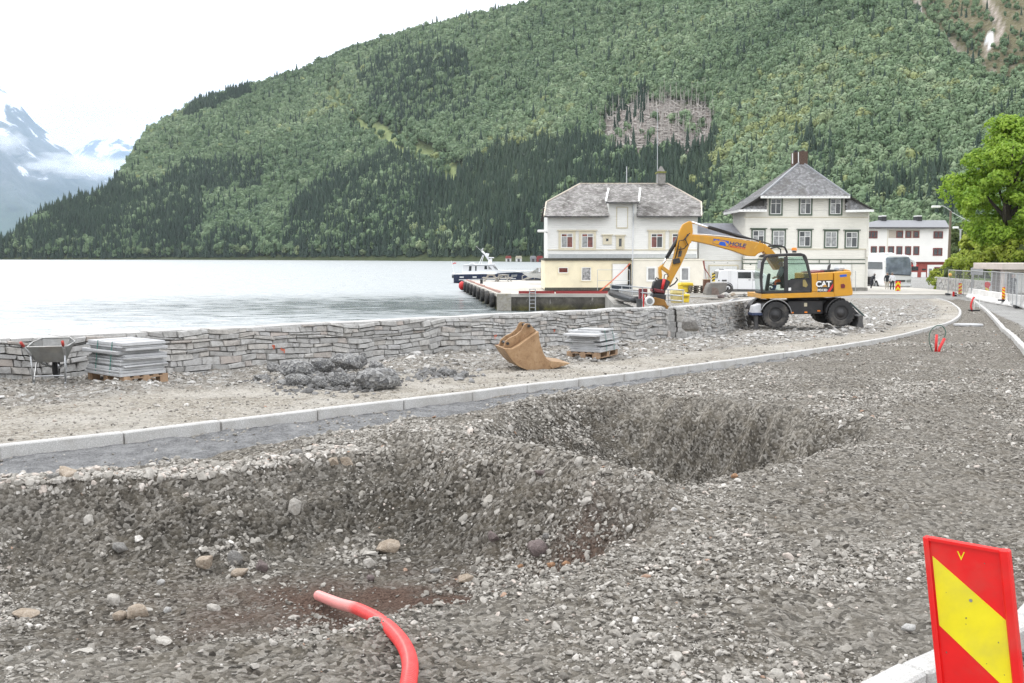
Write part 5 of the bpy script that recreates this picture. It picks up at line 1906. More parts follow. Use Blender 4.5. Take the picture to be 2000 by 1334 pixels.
M_ORANGE = mat('orange_lamp', (.90, .26, .015), .3, var=.04)
M_DECALW = mat('white_decal', (.82, .82, .80), .45, var=.03)
M_MAROON = mat('maroon_paint', (.16, .02, .025), .5, var=.2, dirt=(.08, .05, .05))


def pane_mat(name, tint, refl=.35):
    m = bpy.data.materials.new(name); m.use_nodes = True
    nt = m.node_tree; nt.nodes.clear()
    out = nt.nodes.new('ShaderNodeOutputMaterial')
    t = nt.nodes.new('ShaderNodeBsdfTransparent'); t.inputs[0].default_value = (*tint, 1)
    g = nt.nodes.new('ShaderNodeBsdfGlossy'); g.inputs['Roughness'].default_value = .03
    lw = nt.nodes.new('ShaderNodeFresnel'); lw.inputs[0].default_value = 1.5
    mx = nt.nodes.new('ShaderNodeMixShader')
    nt.links.new(lw.outputs[0], mx.inputs[0]); nt.links.new(t.outputs[0], mx.inputs[1]); nt.links.new(g.outputs[0], mx.inputs[2])
    nt.links.new(mx.outputs[0], out.inputs[0])
    return m


M_PANE = pane_mat('clear_pane', (.80, .88, .84))
EY0 = 39.75
e0 = at(1580, 640, EY0)
ex = thing('wheeled_digger', 'yellow wheeled digger with raised boom reaching into the gap in the stone wall', 'digger', tuple(e0))


def E(zx, zy, y=0.0):
    p = at(1240 + zx / 4, 420 + zy / 4, EY0 + y)
    return (p.x - e0.x, p.z - e0.z)


def EP(pts, y=0.0): return [E(a, b, y) for a, b in pts]


def epart(name, m, pts, y0, y1, bev=0.0, parent=None, ref=None):
    return part(name, m, parent or ex, prism, EP(pts, y0 if ref is None else ref), y0, y1, bev=bev)


# wheels
def tyre(cx, cz, y0, y1, r, parent=ex, tread=True):
    M = Matrix.Translation((cx, (y0 + y1) / 2, cz)) @ Matrix.Rotation(pi / 2, 4, 'X')
    h = (y1 - y0) / 2
    bm = BM(); lathe(bm, [(r * .50, -h * .7), (r * .62, -h * .95), (r * .90, -h), (r * .975, -h * .75), (r * .985, 0), (r * .975, h * .75), (r * .90, h), (r * .62, h * .95), (r * .50, h * .7)], 44, M)
    for k in range(26):
        a = 2 * pi * k / 26
        for s in (-1, 1):
            T = M @ Matrix.Rotation(a + (pi / 26 if s > 0 else 0), 4, 'Z') @ Matrix.Translation((r * .975, 0, s * h * .5))
            box(bm, -.035, .02, -.035, .035, -h * .46, h * .46, T)
    w = obj('wheel', bm, M_TYRE, parent)
    bm = BM(); lathe(bm, [(r * .51, -h * .7), (r * .50, h * .60), (r * .40, h * .45), (r * .30, h * .50), (r * .27, h * .9), (.0, h * .95)], 28, M); obj('rim', bm, M_CATB, w, True)
    return w


c1 = E(1101, 781); c2 = E(1613, 767)
for (cx, cz) in (c1, c2):
    tyre(cx, cz, -.02, .24, .515); tyre(cx, cz, .29, .55, .515)
    tyre(cx, cz, 1.93, 2.19, .515); tyre(cx, cz, 2.24, 2.50, .515)
    bm = BM(); cyl(bm, (cx, .2, cz), (cx, 2.3, cz), .13, n=14); obj('axle', bm, M_CATB, ex)
epart('chassis', M_CATB, [(985, 690), (1060, 668), (1190, 672), (1500, 662), (1640, 650), (1660, 690), (1560, 720), (1470, 775), (1190, 775), (1100, 720)], .62, 1.9, .03, ref=.62)
epart('side_box', M_CATB, [(1195, 672), (1470, 668), (1470, 772), (1195, 774)], .30, .60, .015, ref=.3)
part('serial_plate', mat('beige_plate', (.55, .50, .36), .5), ex, prism, EP([(1322, 686), (1345, 686), (1345, 714), (1322, 714)], .3), .288, .2985)
for zx, zy in ((1228, 762), (1335, 759), (1436, 748)):
    epart('side_reflector', M_ORANGE, [(zx - 11, zy - 5), (zx + 11, zy - 5), (zx + 11, zy + 5), (zx - 11, zy + 5)], .27, .2985, ref=.3)
bm = BM(); z = E(1315, 662, 1.2); cyl(bm, (z[0], 1.25, z[1] - .1), (z[0], 1.25, z[1] + .08), .62, n=28); obj('slew_ring', bm, M_CATB, ex)
for (cx, cz), a0, a1, mm in ((c1, 8, 168, M_STEEL), (c2, 95, 178, M_CATB)):
    for y0, y1 in ((-.03, .56), (1.9, 2.52)):
        bm = BM(); n = 18; pr = None
        for k in range(n + 1):
            a = radians(a0 + (a1 - a0) * k / n)
            q = [bm.verts.new((cx + r_ * cos(a), y, cz + r_ * sin(a))) for r_, y in ((.57, y0), (.60, y0), (.60, y1), (.57, y1))]
            if pr:
                for i in range(4): bm.faces.new((pr[i], q[i], q[(i + 1) % 4], pr[(i + 1) % 4]))
            pr = q
        obj('fender', bm, M_CATB if y0 > 0 else M_CATB, ex)
    bm = BM(); tube(bm, [(cx + .605 * cos(radians(t)), -.035, cz + .605 * sin(radians(t))) for t in range(a0, a1, 8)], .014, 6); obj('fender_edge', bm, mm, ex)  # pale steel arc on the front fender paints in a light highlight
# front stabiliser and step
epart('stabiliser_cover', mat('pale_grey_cover', (.52, .53, .55), .5), [(985, 692), (930, 712), (917, 765), (990, 765)], .05, .62, .01)
epart('stabiliser_step', mat('navy_step', (.03, .045, .10), .5), [(912, 764), (1000, 764), (1000, 784), (912, 784)], .03, .7, .01)
for y in (.15, 1.6): epart('stabiliser_leg', M_DARKGREY, [(932, 784), (962, 784), (966, 872), (982, 892), (926, 892), (936, 872)], y, y + .18, .01, ref=y)
epart('stabiliser_strut', M_DARKGREY, [(975, 784), (1000, 784), (1006, 850), (985, 855)], .3, .5, .01, ref=.3)
# rear blade
epart('blade_arm', M_CATB, [(1640, 655), (1690, 690), (1790, 790), (1770, 805), (1735, 840), (1700, 860), (1690, 780), (1620, 690)], .7, 1.0, .01, ref=.3)
epart('blade_arm', M_CATB, [(1640, 655), (1690, 690), (1790, 790), (1770, 805), (1735, 840), (1700, 860), (1690, 780), (1620, 690)], 1.5, 1.8, .01, ref=1.1)
bm = BM(); tube(bm, [(*E(1680, 684, .2)[:1], .2, E(1680, 684, .2)[1]), (E(1788, 786, .2)[0], .2, E(1788, 786, .2)[1])], .035, 8); obj('blade_brace', bm, mat('dark_green_steel', (.03, .06, .055), .5), ex)
epart('blade', M_DARKGREY, [(1745, 790), (1786, 782), (1780, 830), (1790, 880), (1730, 874), (1748, 832)], -.05, 2.55, .008)
# upper body
epart('lower_skirt', M_CATY, [(988, 617), (1380, 606), (1382, 602), (1556, 600), (1556, 640), (990, 654)], .03, 2.42, .02)
epart('engine_cover', M_CATY, [(1378, 458), (1550, 446), (1551, 599), (1382, 601)], .04, 2.42, .02)
epart('counterweight', M_CATY, [(1556, 446), (1684, 437), (1692, 444), (1692, 466), (1684, 474), (1696, 560), (1704, 596), (1702, 624), (1680, 630), (1557, 640)], .02, 2.44, .03)
epart('seam', M_CATB, [(1424, 455), (1427, 455), (1427, 512), (1424, 512)], .036, .039)
epart('decal_panel', M_CATB, [(1428, 511), (1548, 507), (1550, 598), (1428, 602)], .030, .0385)
epart('decal_stripe', M_REDD, [(1503, 600), (1549, 533), (1550, 560), (1524, 599)], .0265, .0295)
q = E(1474, 541, .02); text_part('lettering', 'CAT', M_DECALW, ex, (q[0], .029, q[1]), .30, depth=.001, bold=.010)
epart('decal_triangle', M_CATY, [(1486, 541), (1505, 561), (1464, 561)], .024, .0275)
q = E(1466, 587, .02); text_part('lettering', 'M313D', M_DECALW, ex, (q[0], .029, q[1]), .125, depth=.001, bold=.004)
epart('tow_hook', M_MAROON, [(1610, 540), (1632, 536), (1644, 548), (1640, 570), (1612, 572)], -.005, .021, .004)
epart('small_decal', M_LOGO, [(1600, 468), (1655, 462), (1656, 480), (1604, 486)], .0165, .0195)
epart('exhaust', M_DARKGREY, [(1506, 428), (1514, 395), (1532, 376), (1530, 405), (1522, 430)], .9, 1.02, .01, ref=.9)
epart('air_filter', M_CATB, [(1495, 428), (1575, 426), (1580, 444), (1490, 446)], .5, 1.3, .02, ref=.5)
epart('fuel_cap', M_STEEL, [(1590, 420), (1600, 406), (1640, 406), (1646, 438), (1590, 440)], .6, 1.2, .03, ref=.6)
epart('hood_rail', M_CATY, [(1640, 436), (1642, 424), (1680, 430), (1684, 436)], .4, 1.6, .01, ref=.4)
epart('engine_grille', M_MAROON, [(1378, 446), (1480, 432), (1482, 446), (1378, 456)], .6, 2.0, .01, ref=.6)
# cab
M_CABF = M_CATB
epart('cab_sill', M_CABF, [(984, 596), (1376, 590), (1380, 604), (990, 615)], .03, 1.05, .01)
epart('cab_roof', M_CABF, [(1012, 322), (1060, 306), (1296, 296), (1328, 306), (1342, 322), (1190, 322), (1030, 332)], .02, 1.06, .02)
for y in (.03, .98):
    epart('front_pillar', M_CABF, [(984, 604), (975, 480), (988, 372), (1012, 322), (1036, 326), (1012, 376), (998, 480), (1002, 606)], y, y + .07, .01, ref=y)
    epart('rear_pillar', M_CABF, [(1310, 322), (1342, 322), (1356, 370), (1382, 490), (1384, 592), (1372, 600), (1366, 492), (1336, 380)], y, y + .07, .01, ref=y)
    epart('door_pillar', M_CABF, [(1166, 326), (1196, 326), (1198, 600), (1168, 602)], y, y + .07, .008, ref=y)
epart('door_panel', M_CABF, [(1198, 508), (1366, 496), (1372, 594), (1198, 600)], .04, .09, .006, ref=.04)
epart('door_light', mat('yellowish_pane', (.30, .24, .09), .2), [(1312, 506), (1330, 504), (1352, 548), (1338, 566), (1312, 556)], .034, .0385)
epart('door_handle', M_CABF, [(1310, 496), (1360, 490), (1362, 496), (1314, 504)], .0, .036)
epart('sticker', M_DECALW, [(1200, 568), (1220, 567), (1220, 590), (1200, 591)], .0345, .0385)
epart('window_pane', M_PANE, [(1198, 326), (1308, 323), (1334, 380), (1364, 494), (1198, 507)], .055, .062, ref=.055)
epart('window_pane', M_PANE, [(1036, 330), (1166, 327), (1168, 600), (1003, 604), (999, 480), (1013, 378)], .055, .062, ref=.055)
epart('window_pane', M_PANE, [(1198, 326), (1308, 323), (1334, 380), (1364, 494), (1198, 600)], 1.01, 1.017, ref=.99)
a, b_, c_, d_ = E(986, 600, .1), E(977, 480, .1), E(990, 374, .1), E(1014, 326, .1)
bm = BM()
for p, q in ((a, b_), (b_, c_), (c_, d_)):
    bm.faces.new([bm.verts.new(v) for v in ((p[0] - .01, .11, p[1]), (q[0] - .01, .11, q[1]), (q[0] - .01, .97, q[1]), (p[0] - .01, .97, p[1]))])
bmesh.ops.remove_doubles(bm, verts=bm.verts, dist=.001); obj('windscreen', bm, M_PANE, ex)
epart('cab_floor', M_CABF, [(990, 600), (1372, 590), (1372, 596), (990, 606)], .1, .98, ref=.1)
epart('rear_bulkhead', M_CABF, [(1240, 500), (1370, 490), (1376, 590), (1240, 594)], .92, 1.0, ref=.5)
epart('mirror', M_STEEL, [(960, 358), (984, 354), (980, 418), (954, 420)], -.25, -.20, .01, ref=-.2)
bm = BM(); p = E(975, 360, -.2); q = E(1006, 335, .05); tube(bm, [(p[0], -.2, p[1]), (q[0], .05, q[1])], .015, 6); obj('mirror_arm', bm, M_CABF, ex)
q = E(1246, 282, .5); bm = BM(); cyl(bm, (q[0], .5, q[1] - .06), (q[0], .5, q[1] + .01), .08, n=16); lb = obj('beacon_base', bm, M_CABF, ex)
q = E(1245, 266, .5); bm = BM(); cyl(bm, (q[0], .5, q[1] - .06), (q[0], .5, q[1] + .06), .11, .09, n=18); bevel(bm, .02, 2); obj('beacon', bm, M_ORANGE, ex, True)
epart('work_lamp', M_CABF, [(985, 312), (1012, 306), (1020, 320), (990, 330)], .3, .5, .01, ref=.3)
epart('operator_seat', M_DARKGREY, [(1130, 470), (1160, 400), (1178, 405), (1176, 520), (1170, 545), (1100, 545), (1098, 525), (1140, 520)], .30, .80, .03, ref=.3)
epart('steering_column', M_CABF, [(1020, 590), (1040, 470), (1050, 455), (1062, 462), (1046, 590)], .45, .62, .01, ref=.45)
epart('console', M_DARKGREY, [(1140, 540), (1182, 536), (1184, 570), (1140, 574)], .14, .24, .01, ref=.14)
# boom: foot, main arm, dipper
yb0, yb1 = 1.02, 1.42
epart('boom_foot', M_CATY, [(1020, 238), (1058, 256), (1120, 330), (1160, 420), (1100, 430), (1010, 290)], yb0 - .06, yb1 + .06, .02, ref=yb0)
epart('boom', M_CATY, [(420, 150), (560, 160), (740, 180), (940, 208), (1022, 228), (1052, 262), (1040, 285), (1000, 288), (965, 300), (940, 323), (875, 319), (760, 277), (620, 239), (500, 212), (426, 198)], yb0, yb1, .02, ref=yb0)
epart('dipper', M_CATY, [(432, 44), (450, 58), (456, 130), (438, 205), (404, 300), (360, 395), (316, 472), (276, 552), (248, 560), (254, 505), (282, 410), (308, 325), (333, 205), (350, 130), (378, 72)], yb0 + .05, yb1 - .05, .02, ref=yb0)
for y in (yb0 - .03, yb1): epart('dipper_cheek', M_CATY, [(380, 190), (418, 150), (446, 170), (440, 215), (405, 240)], y, y + .03, .005, ref=yb0)
epart('weld_strip', mat('bare_weld', (.62, .36, .07), .5), [(930, 258), (978, 202), (984, 204), (938, 262)], yb0 - .006, yb0 + .001, ref=yb0)


def ebar(name, m, pts, r, n=10, smooth=True):
    bm = BM(); tube(bm, [(E(a, b, y)[0], y, E(a, b, y)[1]) for a, b, y in pts], r, n)
    return obj(name, bm, m, ex, smooth)


ym = (yb0 + yb1) / 2
ebar('stick_rod', M_CHROME, [(446, 56, ym), (600, 106, ym)], .045)
ebar('stick_cylinder', M_CATB, [(575, 96, ym), (840, 172, ym), (900, 192, ym)], .072)
for y in (ym - .14, ym + .14): ebar('hydraulic_line', M_CATB, [(580, 88, y), (700, 122, y), (800, 160, y), (930, 190, y), (1040, 222, y), (1090, 246, y)], .028)
ebar('boom_line', M_DECALW, [(425, 148, ym - .1), (560, 153, ym - .1), (700, 166, ym - .1), (900, 196, ym - .1), (1010, 214, ym - .1)], .022, 6)
ebar('hydraulic_hose', M_CATB, [(1040, 245, ym - .2), (1090, 236, ym - .3), (1140, 240, ym - .3), (1172, 254, ym - .3), (1188, 290, ym - .2), (1184, 330, ym)], .038)
ebar('hydraulic_hose', M_CATB, [(1060, 262, ym - .25), (1110, 250, ym - .3), (1138, 268, ym - .3), (1140, 298, ym - .2)], .024)
ebar('hydraulic_hose', M_CATB, [(412, 150, yb0 - .06), (394, 190, yb0 - .1), (412, 230, yb0 - .08), (384, 262, yb0 - .06), (340, 270, yb0 - .05)], .022)
ebar('hydraulic_hose', M_CATB, [(430, 140, yb0 - .05), (380, 196, yb0 - .1), (346, 200, yb0 - .06), (318, 330, yb0 - .04)], .020)
ebar('hydraulic_hose', M_CATB, [(350, 300, yb0 - .02), (360, 250, yb0 - .05), (340, 240, yb0 - .03), (322, 320, yb0 - .03), (296, 372, yb0)], .018)
ebar('hydraulic_hose', M_CATB, [(322, 490, yb0), (334, 505, yb0 - .05), (310, 536, yb0 - .05), (270, 560, yb0)], .028)
ebar('hydraulic_hose', M_CATB, [(228, 500, yb0), (230, 468, yb0 - .1), (252, 460, yb0 - .1), (262, 480, yb0)], .018)
epart('valve_block', M_CATB, [(294, 345), (345, 335), (356, 372), (300, 384)], yb0 - .08, yb0 + .04, .01, ref=yb0)
epart('dipper_hatch', M_DARKGREY, [(345, 280), (372, 276), (362, 322), (336, 330)], yb0 + .03, yb0 + .049, .004, ref=yb0)
ebar('bucket_cylinder', M_CATB, [(360, 140, ym), (300, 245, ym), (248, 335, ym)], .075)
ebar('bucket_rod', M_CHROME, [(250, 330, ym), (214, 394, ym)], .042)
epart('tilt_link', M_CATY, [(198, 402), (212, 390), (228, 400), (286, 445), (290, 470), (270, 468), (216, 428)], yb0 + .08, yb1 - .08, .015, ref=yb0)
epart('tilt_link', M_CATY, [(192, 408), (206, 400), (214, 470), (212, 512), (196, 512), (190, 450)], yb0 + .02, yb1 - .02, .015, ref=yb0)
# tilting rotator head and trench bucket
epart('rotator_head', M_CATB, [(150, 520), (190, 500), (240, 500), (278, 520), (262, 560), (240, 590), (232, 628), (170, 622), (132, 604), (140, 560)], yb0 - .02, yb1 + .02, .03, ref=yb0)
ebar('tilt_cylinder', M_REDD, [(230, 500, yb0 - .08), (212, 580, yb0 - .08)], .06)
ebar('tilt_rod', M_CHROME, [(212, 575, yb0 - .08), (206, 608, yb0 - .08)], .03)
epart('rotator_ring', M_MAROON, [(130, 580), (150, 572), (226, 585), (230, 612), (134, 602)], yb0 - .12, yb1 + .12, .03, ref=yb0)
ebar('hose_loop', M_CATB, [(170, 512, yb0 - .05), (158, 500, yb0 - .1), (170, 488, yb0 - .1), (186, 500, yb0 - .06)], .022)
ebar('hose_loop', M_CATB, [(150, 600, yb0 - .15), (136, 560, yb0 - .2), (152, 530, yb0 - .15)], .03)
epart('coupler', M_CATB, [(136, 612), (240, 622), (238, 660), (226, 690), (132, 645)], yb0 - .15, yb1 + .15, .03, ref=yb0)
TB = mat('trench_bucket', (.30, .15, .035), .55, .2, var=.25, scale=3, dirt=(.12, .07, .035), dirt_amt=.7)
epart('trench_bucket', TB, [(130, 650), (150, 640), (226, 660), (244, 700), (300, 742), (330, 765), (316, 800), (274, 862), (262, 850), (262, 780), (244, 735), (225, 708), (128, 705)], yb0 - .25, yb1 + .25, .02, ref=yb0)
# boom logo and lettering, following the slope of the arm
slope = atan2(-(E(860, 225, yb0)[1] - E(740, 207, yb0)[1]), E(860, 225, yb0)[0] - E(740, 207, yb0)[0])
def LG(zx, zy): return (1240 + 0, 0)
def Lp(u, v): return ((1380 + u / 20 - 1240) * 4, (450 + v / 20 - 420) * 4)   # from the enlarged view of the arm
yl = yb0 - .0015
epart('logo_frame', M_LOGOD, [Lp(262, 318), Lp(880, 415), Lp(850, 640), Lp(235, 520)], yl - .001, yl + .0008, ref=yb0)
epart('logo_field', M_CATY, [Lp(276, 336), Lp(866, 428), Lp(838, 622), Lp(250, 508)], yl - .0035, yl - .0015, ref=yb0)
epart('logo_shape', M_LOGO, [Lp(285, 332), Lp(520, 372), Lp(480, 412), Lp(420, 380), Lp(360, 360), Lp(340, 405), Lp(275, 405)], yl - .006, yl - .004, ref=yb0)
epart('logo_shape', M_LOGO, [Lp(560, 378), Lp(872, 425), Lp(860, 530), Lp(800, 500), Lp(740, 430)], yl - .006, yl - .004, ref=yb0)
epart('logo_shape', M_LOGO, [Lp(500, 470), Lp(560, 435), Lp(700, 450), Lp(740, 500), Lp(760, 600), Lp(690, 610), Lp(500, 570), Lp(480, 520)], yl - .006, yl - .004, ref=yb0)
q = E(*Lp(1205, 560), yb0); t = text_part('lettering', 'HOLE', M_LOGOD, ex, (q[0], yl - .003, q[1]), .21, depth=.001, bold=.006, xs=1.25, shear=.12); t.rotation_euler = (pi / 2, slope, 0)
q = E(*Lp(1200, 665), yb0); t = text_part('lettering', 'MASKIN AS', M_REDD, ex, (q[0], yl - .003, q[1]), .10, depth=.001, bold=.002, xs=1.25, shear=.12); t.rotation_euler = (pi / 2, slope, 0)
# operator
M_HIVIS = mat('orange_workwear', (.85, .13, .03), .7, var=.08)
M_GREYJ = mat('grey_jacket', (.20, .225, .225), .8, var=.15)
M_BLUE = mat('blue_workwear', (.06, .09, .24), .8, var=.1)
M_HELM = mat('yellow_helmet', (.62, .40, .02), .35, var=.04)


def EJ(zx, zy, y): p = E(zx, zy, y); return (p[0], y, p[1])


ym_ = .5
J = dict(pelvis=EJ(1150, 515, ym_), spine=EJ(1152, 480, ym_), chest=EJ(1156, 435, ym_), neck=EJ(1152, 402, ym_), head0=EJ(1148, 394, ym_), head1=EJ(1144, 384, ym_), head2=EJ(1145, 372, ym_), crown=EJ(1148, 360, ym_),
         shl=EJ(1158, 428, .30), ell=EJ(1140, 475, .26), wrl=EJ(1100, 487, .30), palml=EJ(1090, 490, .32), shr=EJ(1156, 428, .70), elr=EJ(1138, 475, .74), wrr=EJ(1100, 487, .70), palmr=EJ(1090, 490, .68),
         hipl=EJ(1144, 520, .40), knl=EJ(1104, 512, .36), anl=EJ(1094, 575, .36), toel=EJ(1066, 584, .36), hipr=EJ(1144, 520, .60), knr=EJ(1100, 512, .62), anr=EJ(1084, 575, .62), toer=EJ(1058, 584, .62), face=(-1, 0, 0))
zs = lambda zy: E(1150, zy, .5)[1]
xs_ = lambda zx: E(zx, 500, .5)[0]
op = person('digger operator in a yellow helmet and grey jacket seated in the cab', tuple(e0), 0, J,
            [(M_SKIN, lambda c: c.z > zs(404) or (c.x < xs_(1108) and zs(500) < c.z < zs(470) and False)), (M_GREYJ, lambda c: c.z > zs(498) and c.x > xs_(1108)), (M_SKIN, lambda c: c.x < xs_(1104) and c.z > zs(499)),
             (M_HIVIS, lambda c: c.z > zs(545)), (M_BLUE, lambda c: True)])
q = EJ(1146, 362, ym_)
bm = BM(); lathe(bm, [(.150, 0), (.155, .012), (.128, .014), (.128, .05), (.105, .11), (.06, .145), (.0, .155)], 18, Matrix.Translation((q[0] - .012, q[1], q[2] - .01)))
obj('helmet', bm, M_HELM, op, True)
# ------------------------------------------------------------------ buildings
def clad_mat(name, col, pitch=.155, dirt=(.42, .42, .36)):
    """painted weatherboard: the lapped edges are relief, the paint is weathered"""
    m, nt, b = new_mat(name)
    p = coords(nt, 'World')
    n1 = noise(nt, .9, 6, .65, p); n2 = noise(nt, 9, 4, .6, coords(nt, 'World', (.15, .15, 1)))
    c = ramp(nt, n2.outputs[0], [(.3, tuple(x * .92 for x in col)), (.7, col)]).outputs[0]
    c = mixc(nt, ramp(nt, n1.outputs[0], [(.55, 0), (.80, .28)]).outputs[0], c, dirt)
    nt.links.new(c, b.inputs['Base Color']); b.inputs['Roughness'].default_value = .6
    sp = N(nt, 'ShaderNodeSeparateXYZ'); nt.links.new(p, sp.inputs[0])
    dv = N(nt, 'ShaderNodeMath', operation='DIVIDE'); nt.links.new(sp.outputs[2], dv.inputs[0]); dv.inputs[1].default_value = pitch
    fr = N(nt, 'ShaderNodeMath', operation='FRACT'); nt.links.new(dv.outputs[0], fr.inputs[0])
    h = ramp(nt, fr.outputs[0], [(0, 1), (.86, .55), (.93, 0), (1, 1)]).outputs[0]
    bump(nt, b, h, .7, .03)
    return m


M_CLAD = clad_mat('white_weatherboard', (.83, .83, .80))
M_CLAD2 = clad_mat('cream_weatherboard', (.82, .80, .73), .15)
M_CREAM = mat('cream_render', (.79, .72, .53), .8, var=.05, scale=1.5, dirt=(.45, .42, .32), dirt_amt=.3, bmp=.1)
M_CREAM2 = mat('pale_render', (.78, .74, .64), .8, var=.05, scale=1.5, dirt=(.48, .45, .40), dirt_amt=.3, bmp=.1)
M_TRIMC = mat('cream_trim', (.62, .57, .44), .6, var=.08)
M_GREENT = mat('green_trim', (.085, .115, .085), .55, var=.1)
M_LEDGE = mat('mossy_ledge', (.07, .068, .055), .9, var=.35, scale=8)
M_GLASS = glass_mat('window_glass', (.018, .022, .024))
M_GLASSC = mat('curtained_glass', (.26, .27, .27), .12, var=.55, scale=3.5, spec=.7)
M_GLASSR = mat('red_interior_glass', (.16, .045, .035), .1, var=.7, scale=2.5, spec=.7)
M_VERGE = mat('verge_board', (.60, .54, .45), .6, var=.1)
M_CONC = mat('weathered_concrete', (.30, .29, .265), .9, var=.2, scale=1.2, dirt=(.10, .095, .08), dirt_amt=.6, bmp=.3)
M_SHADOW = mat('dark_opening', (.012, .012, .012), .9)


def slate_mat(name, lo, hi, stain, moss):
    m, nt, b = new_mat(name)
    t = attr(nt, 'tone').outputs['Fac']
    p = coords(nt, 'World')
    n1 = noise(nt, .55, 6, .7, p, .5); n2 = noise(nt, 6, 5, .7, p)
    c = ramp(nt, t, [(0, lo), (1, hi)]).outputs[0]
    c = mixc(nt, ramp(nt, n2.outputs[0], [(.40, .55), (.58, 0)]).outputs[0], c, stain)
    c = mixc(nt, ramp(nt, n1.outputs[0], [(.52, 0), (.66, .85)]).outputs[0], c, moss)
    nt.links.new(c, b.inputs['Base Color']); b.inputs['Roughness'].default_value = .7
    return m


M_SLATE1 = slate_mat('lichened_slate', (.22, .21, .20), (.52, .50, .48), (.12, .11, .10), (.075, .065, .055))
M_SLATE2 = slate_mat('grey_slate', (.17, .17, .175), (.36, .36, .365), (.10, .10, .10), (.13, .12, .11))
M_UNDER = mat('roof_underlay', (.05, .048, .045), .9)


class Face:
    """places things on a front wall: photo pixel plus metres behind the front -> local point of the root"""
    def __init__(s, root, Y): s.r = root; s.Y = Y

    def __call__(s, px, py, y=0.0):
        p = at(px, py, s.Y + y) - s.r.location
        return p


def slab(name, m, F, px0, px1, py0, py1, y0, y1, ref=None, bev=0, parent=None):
    """a box whose front outline is given in photo pixels at its front depth"""
    r = y0 if ref is None else ref
    a = F(px0, py1, r); b = F(px1, py0, r)
    c = F((px0 + px1) / 2, (py0 + py1) / 2, r)
    bm = BM(); box(bm, a.x, b.x, y0, y1, F((px0 + px1) / 2, py1, r).z, F((px0 + px1) / 2, py0, r).z)
    if bev: bevel(bm, bev)
    return obj(name, bm, m, parent or F.r)


def window(F, px0, px1, py0, py1, y, frame_m, pane_m, cols=(.5,), rows=(), casing=None, cw=.10, fw=.055, head=None, depth=.04):
    """window > frame bars (its own mesh), panes and casing as sub-parts"""
    a = F(px0, py1, y); b = F(px1, py0, y)
    x0, x1, z0, z1 = a.x, b.x, a.z, b.z
    bm = BM()
    bars = [(x0, x0 + fw, z0, z1), (x1 - fw, x1, z0, z1), (x0 + fw, x1 - fw, z0, z0 + fw), (x0 + fw, x1 - fw, z1 - fw, z1)]
    xs = [x0 + fw] + [x0 + (x1 - x0) * c for c in cols] + [x1 - fw]
    zs = [z0 + fw] + [z0 + (z1 - z0) * c for c in rows] + [z1 - fw]
    for c in cols: bars.append((x0 + (x1 - x0) * c - fw * .4, x0 + (x1 - x0) * c + fw * .4, z0 + fw, z1 - fw))
    for k, c in enumerate(rows):
        zc = z0 + (z1 - z0) * c
        for i in range(len(xs) - 1):
            bars.append((xs[i] + (0 if i == 0 else fw * .4) + .001, xs[i + 1] - (0 if i == len(xs) - 2 else fw * .4) - .001, zc - fw * .35, zc + fw * .35))
    for (p, q, r_, s_) in bars: box(bm, p, q, y - depth, y + .01, r_, s_)
    w = obj('window', bm, frame_m, F.r)
    for i in range(len(xs) - 1):
        for k in range(len(zs) - 1):
            pm = pane_m[(i + k) % len(pane_m)] if isinstance(pane_m, list) else pane_m
            bm = BM(); box(bm, xs[i], xs[i + 1], y - .012, y - .004, zs[k], zs[k + 1]); obj('pane', bm, pm, w)
    if casing:
        bm = BM(); d = depth + .02
        box(bm, x0 - cw, x0 - .002, y - d, y + .01, z0 - cw, z1 + cw); box(bm, x1 + .002, x1 + cw, y - d, y + .01, z0 - cw, z1 + cw)
        box(bm, x0, x1, y - d, y + .01, z0 - cw, z0 - .002); box(bm, x0, x1, y - d, y + .01, z1 + .002, z1 + cw)
        obj('casing', bm, casing, w)
        if head:
            bm = BM(); box(bm, x0 - cw - .12, x1 + cw + .12, y - d - .09, y + .01, z1 + cw + .002, z1 + cw + .09); obj('head_board', bm, head, w)
    return w


def slate_plane(root, poly, m, name='roof', du=.34, seed=1, under=True, keep_out=None):
    """roof plane (3D points, first edge along the eave) with diamond slates laid over it as real pieces"""
    r = random.Random(seed)
    P = [Vector(p) for p in poly]
    u = (P[1] - P[0]).normalized()
    n = None
    for q in P[2:]:
        w = (q - P[0]); c = u.cross(w)
        if c.length > .3: n = c.normalized(); break
    if n.z < 0: n = -n
    v = n.cross(u).normalized()
    if v.z < 0: v = -v
    uv = [((p - P[0]).dot(u), (p - P[0]).dot(v)) for p in P]
    bm = BM()
    a = [bm.verts.new(p - n * .03) for p in P]; b = [bm.verts.new(p - n * .12) for p in P]
    bm.faces.new(a); bm.faces.new(b[::-1])
    for i in range(len(P)): bm.faces.new((a[i], b[i], b[(i + 1) % len(P)], a[(i + 1) % len(P)]))
    o = obj(name, bm, M_UNDER, root)
    u0, u1 = min(q[0] for q in uv), max(q[0] for q in uv); v0, v1 = min(q[1] for q in uv), max(q[1] for q in uv)
    S = BM(); lay = S.verts.layers.float.new('tone')
    dv = du * .52; row = 0; y = v0 + .02
    while y < v1:
        x = u0 + (du / 2 if row % 2 else 0)
        while x < u1 + du:
            if bool(inside(np.array([x]), np.array([y + dv * .15]), uv)[0]):
                h = du * .56; k = dv * 1.12
                t = r.random()
                pts = [(x - h, y, .012), (x, y - k, .035 + r.uniform(0, .012)), (x + h, y, .012), (x, y + k, -.004)]
                vs = [S.verts.new(P[0] + u * (a_ + r.uniform(-.008, .008)) + v * (b_ + r.uniform(-.008, .008)) + n * c_) for a_, b_, c_ in pts]
                for q in vs: q[lay] = t
                S.faces.new(vs)
            x += du
        y += dv; row += 1
    obj('slates', S, m, o, kind='stuff')
    return o


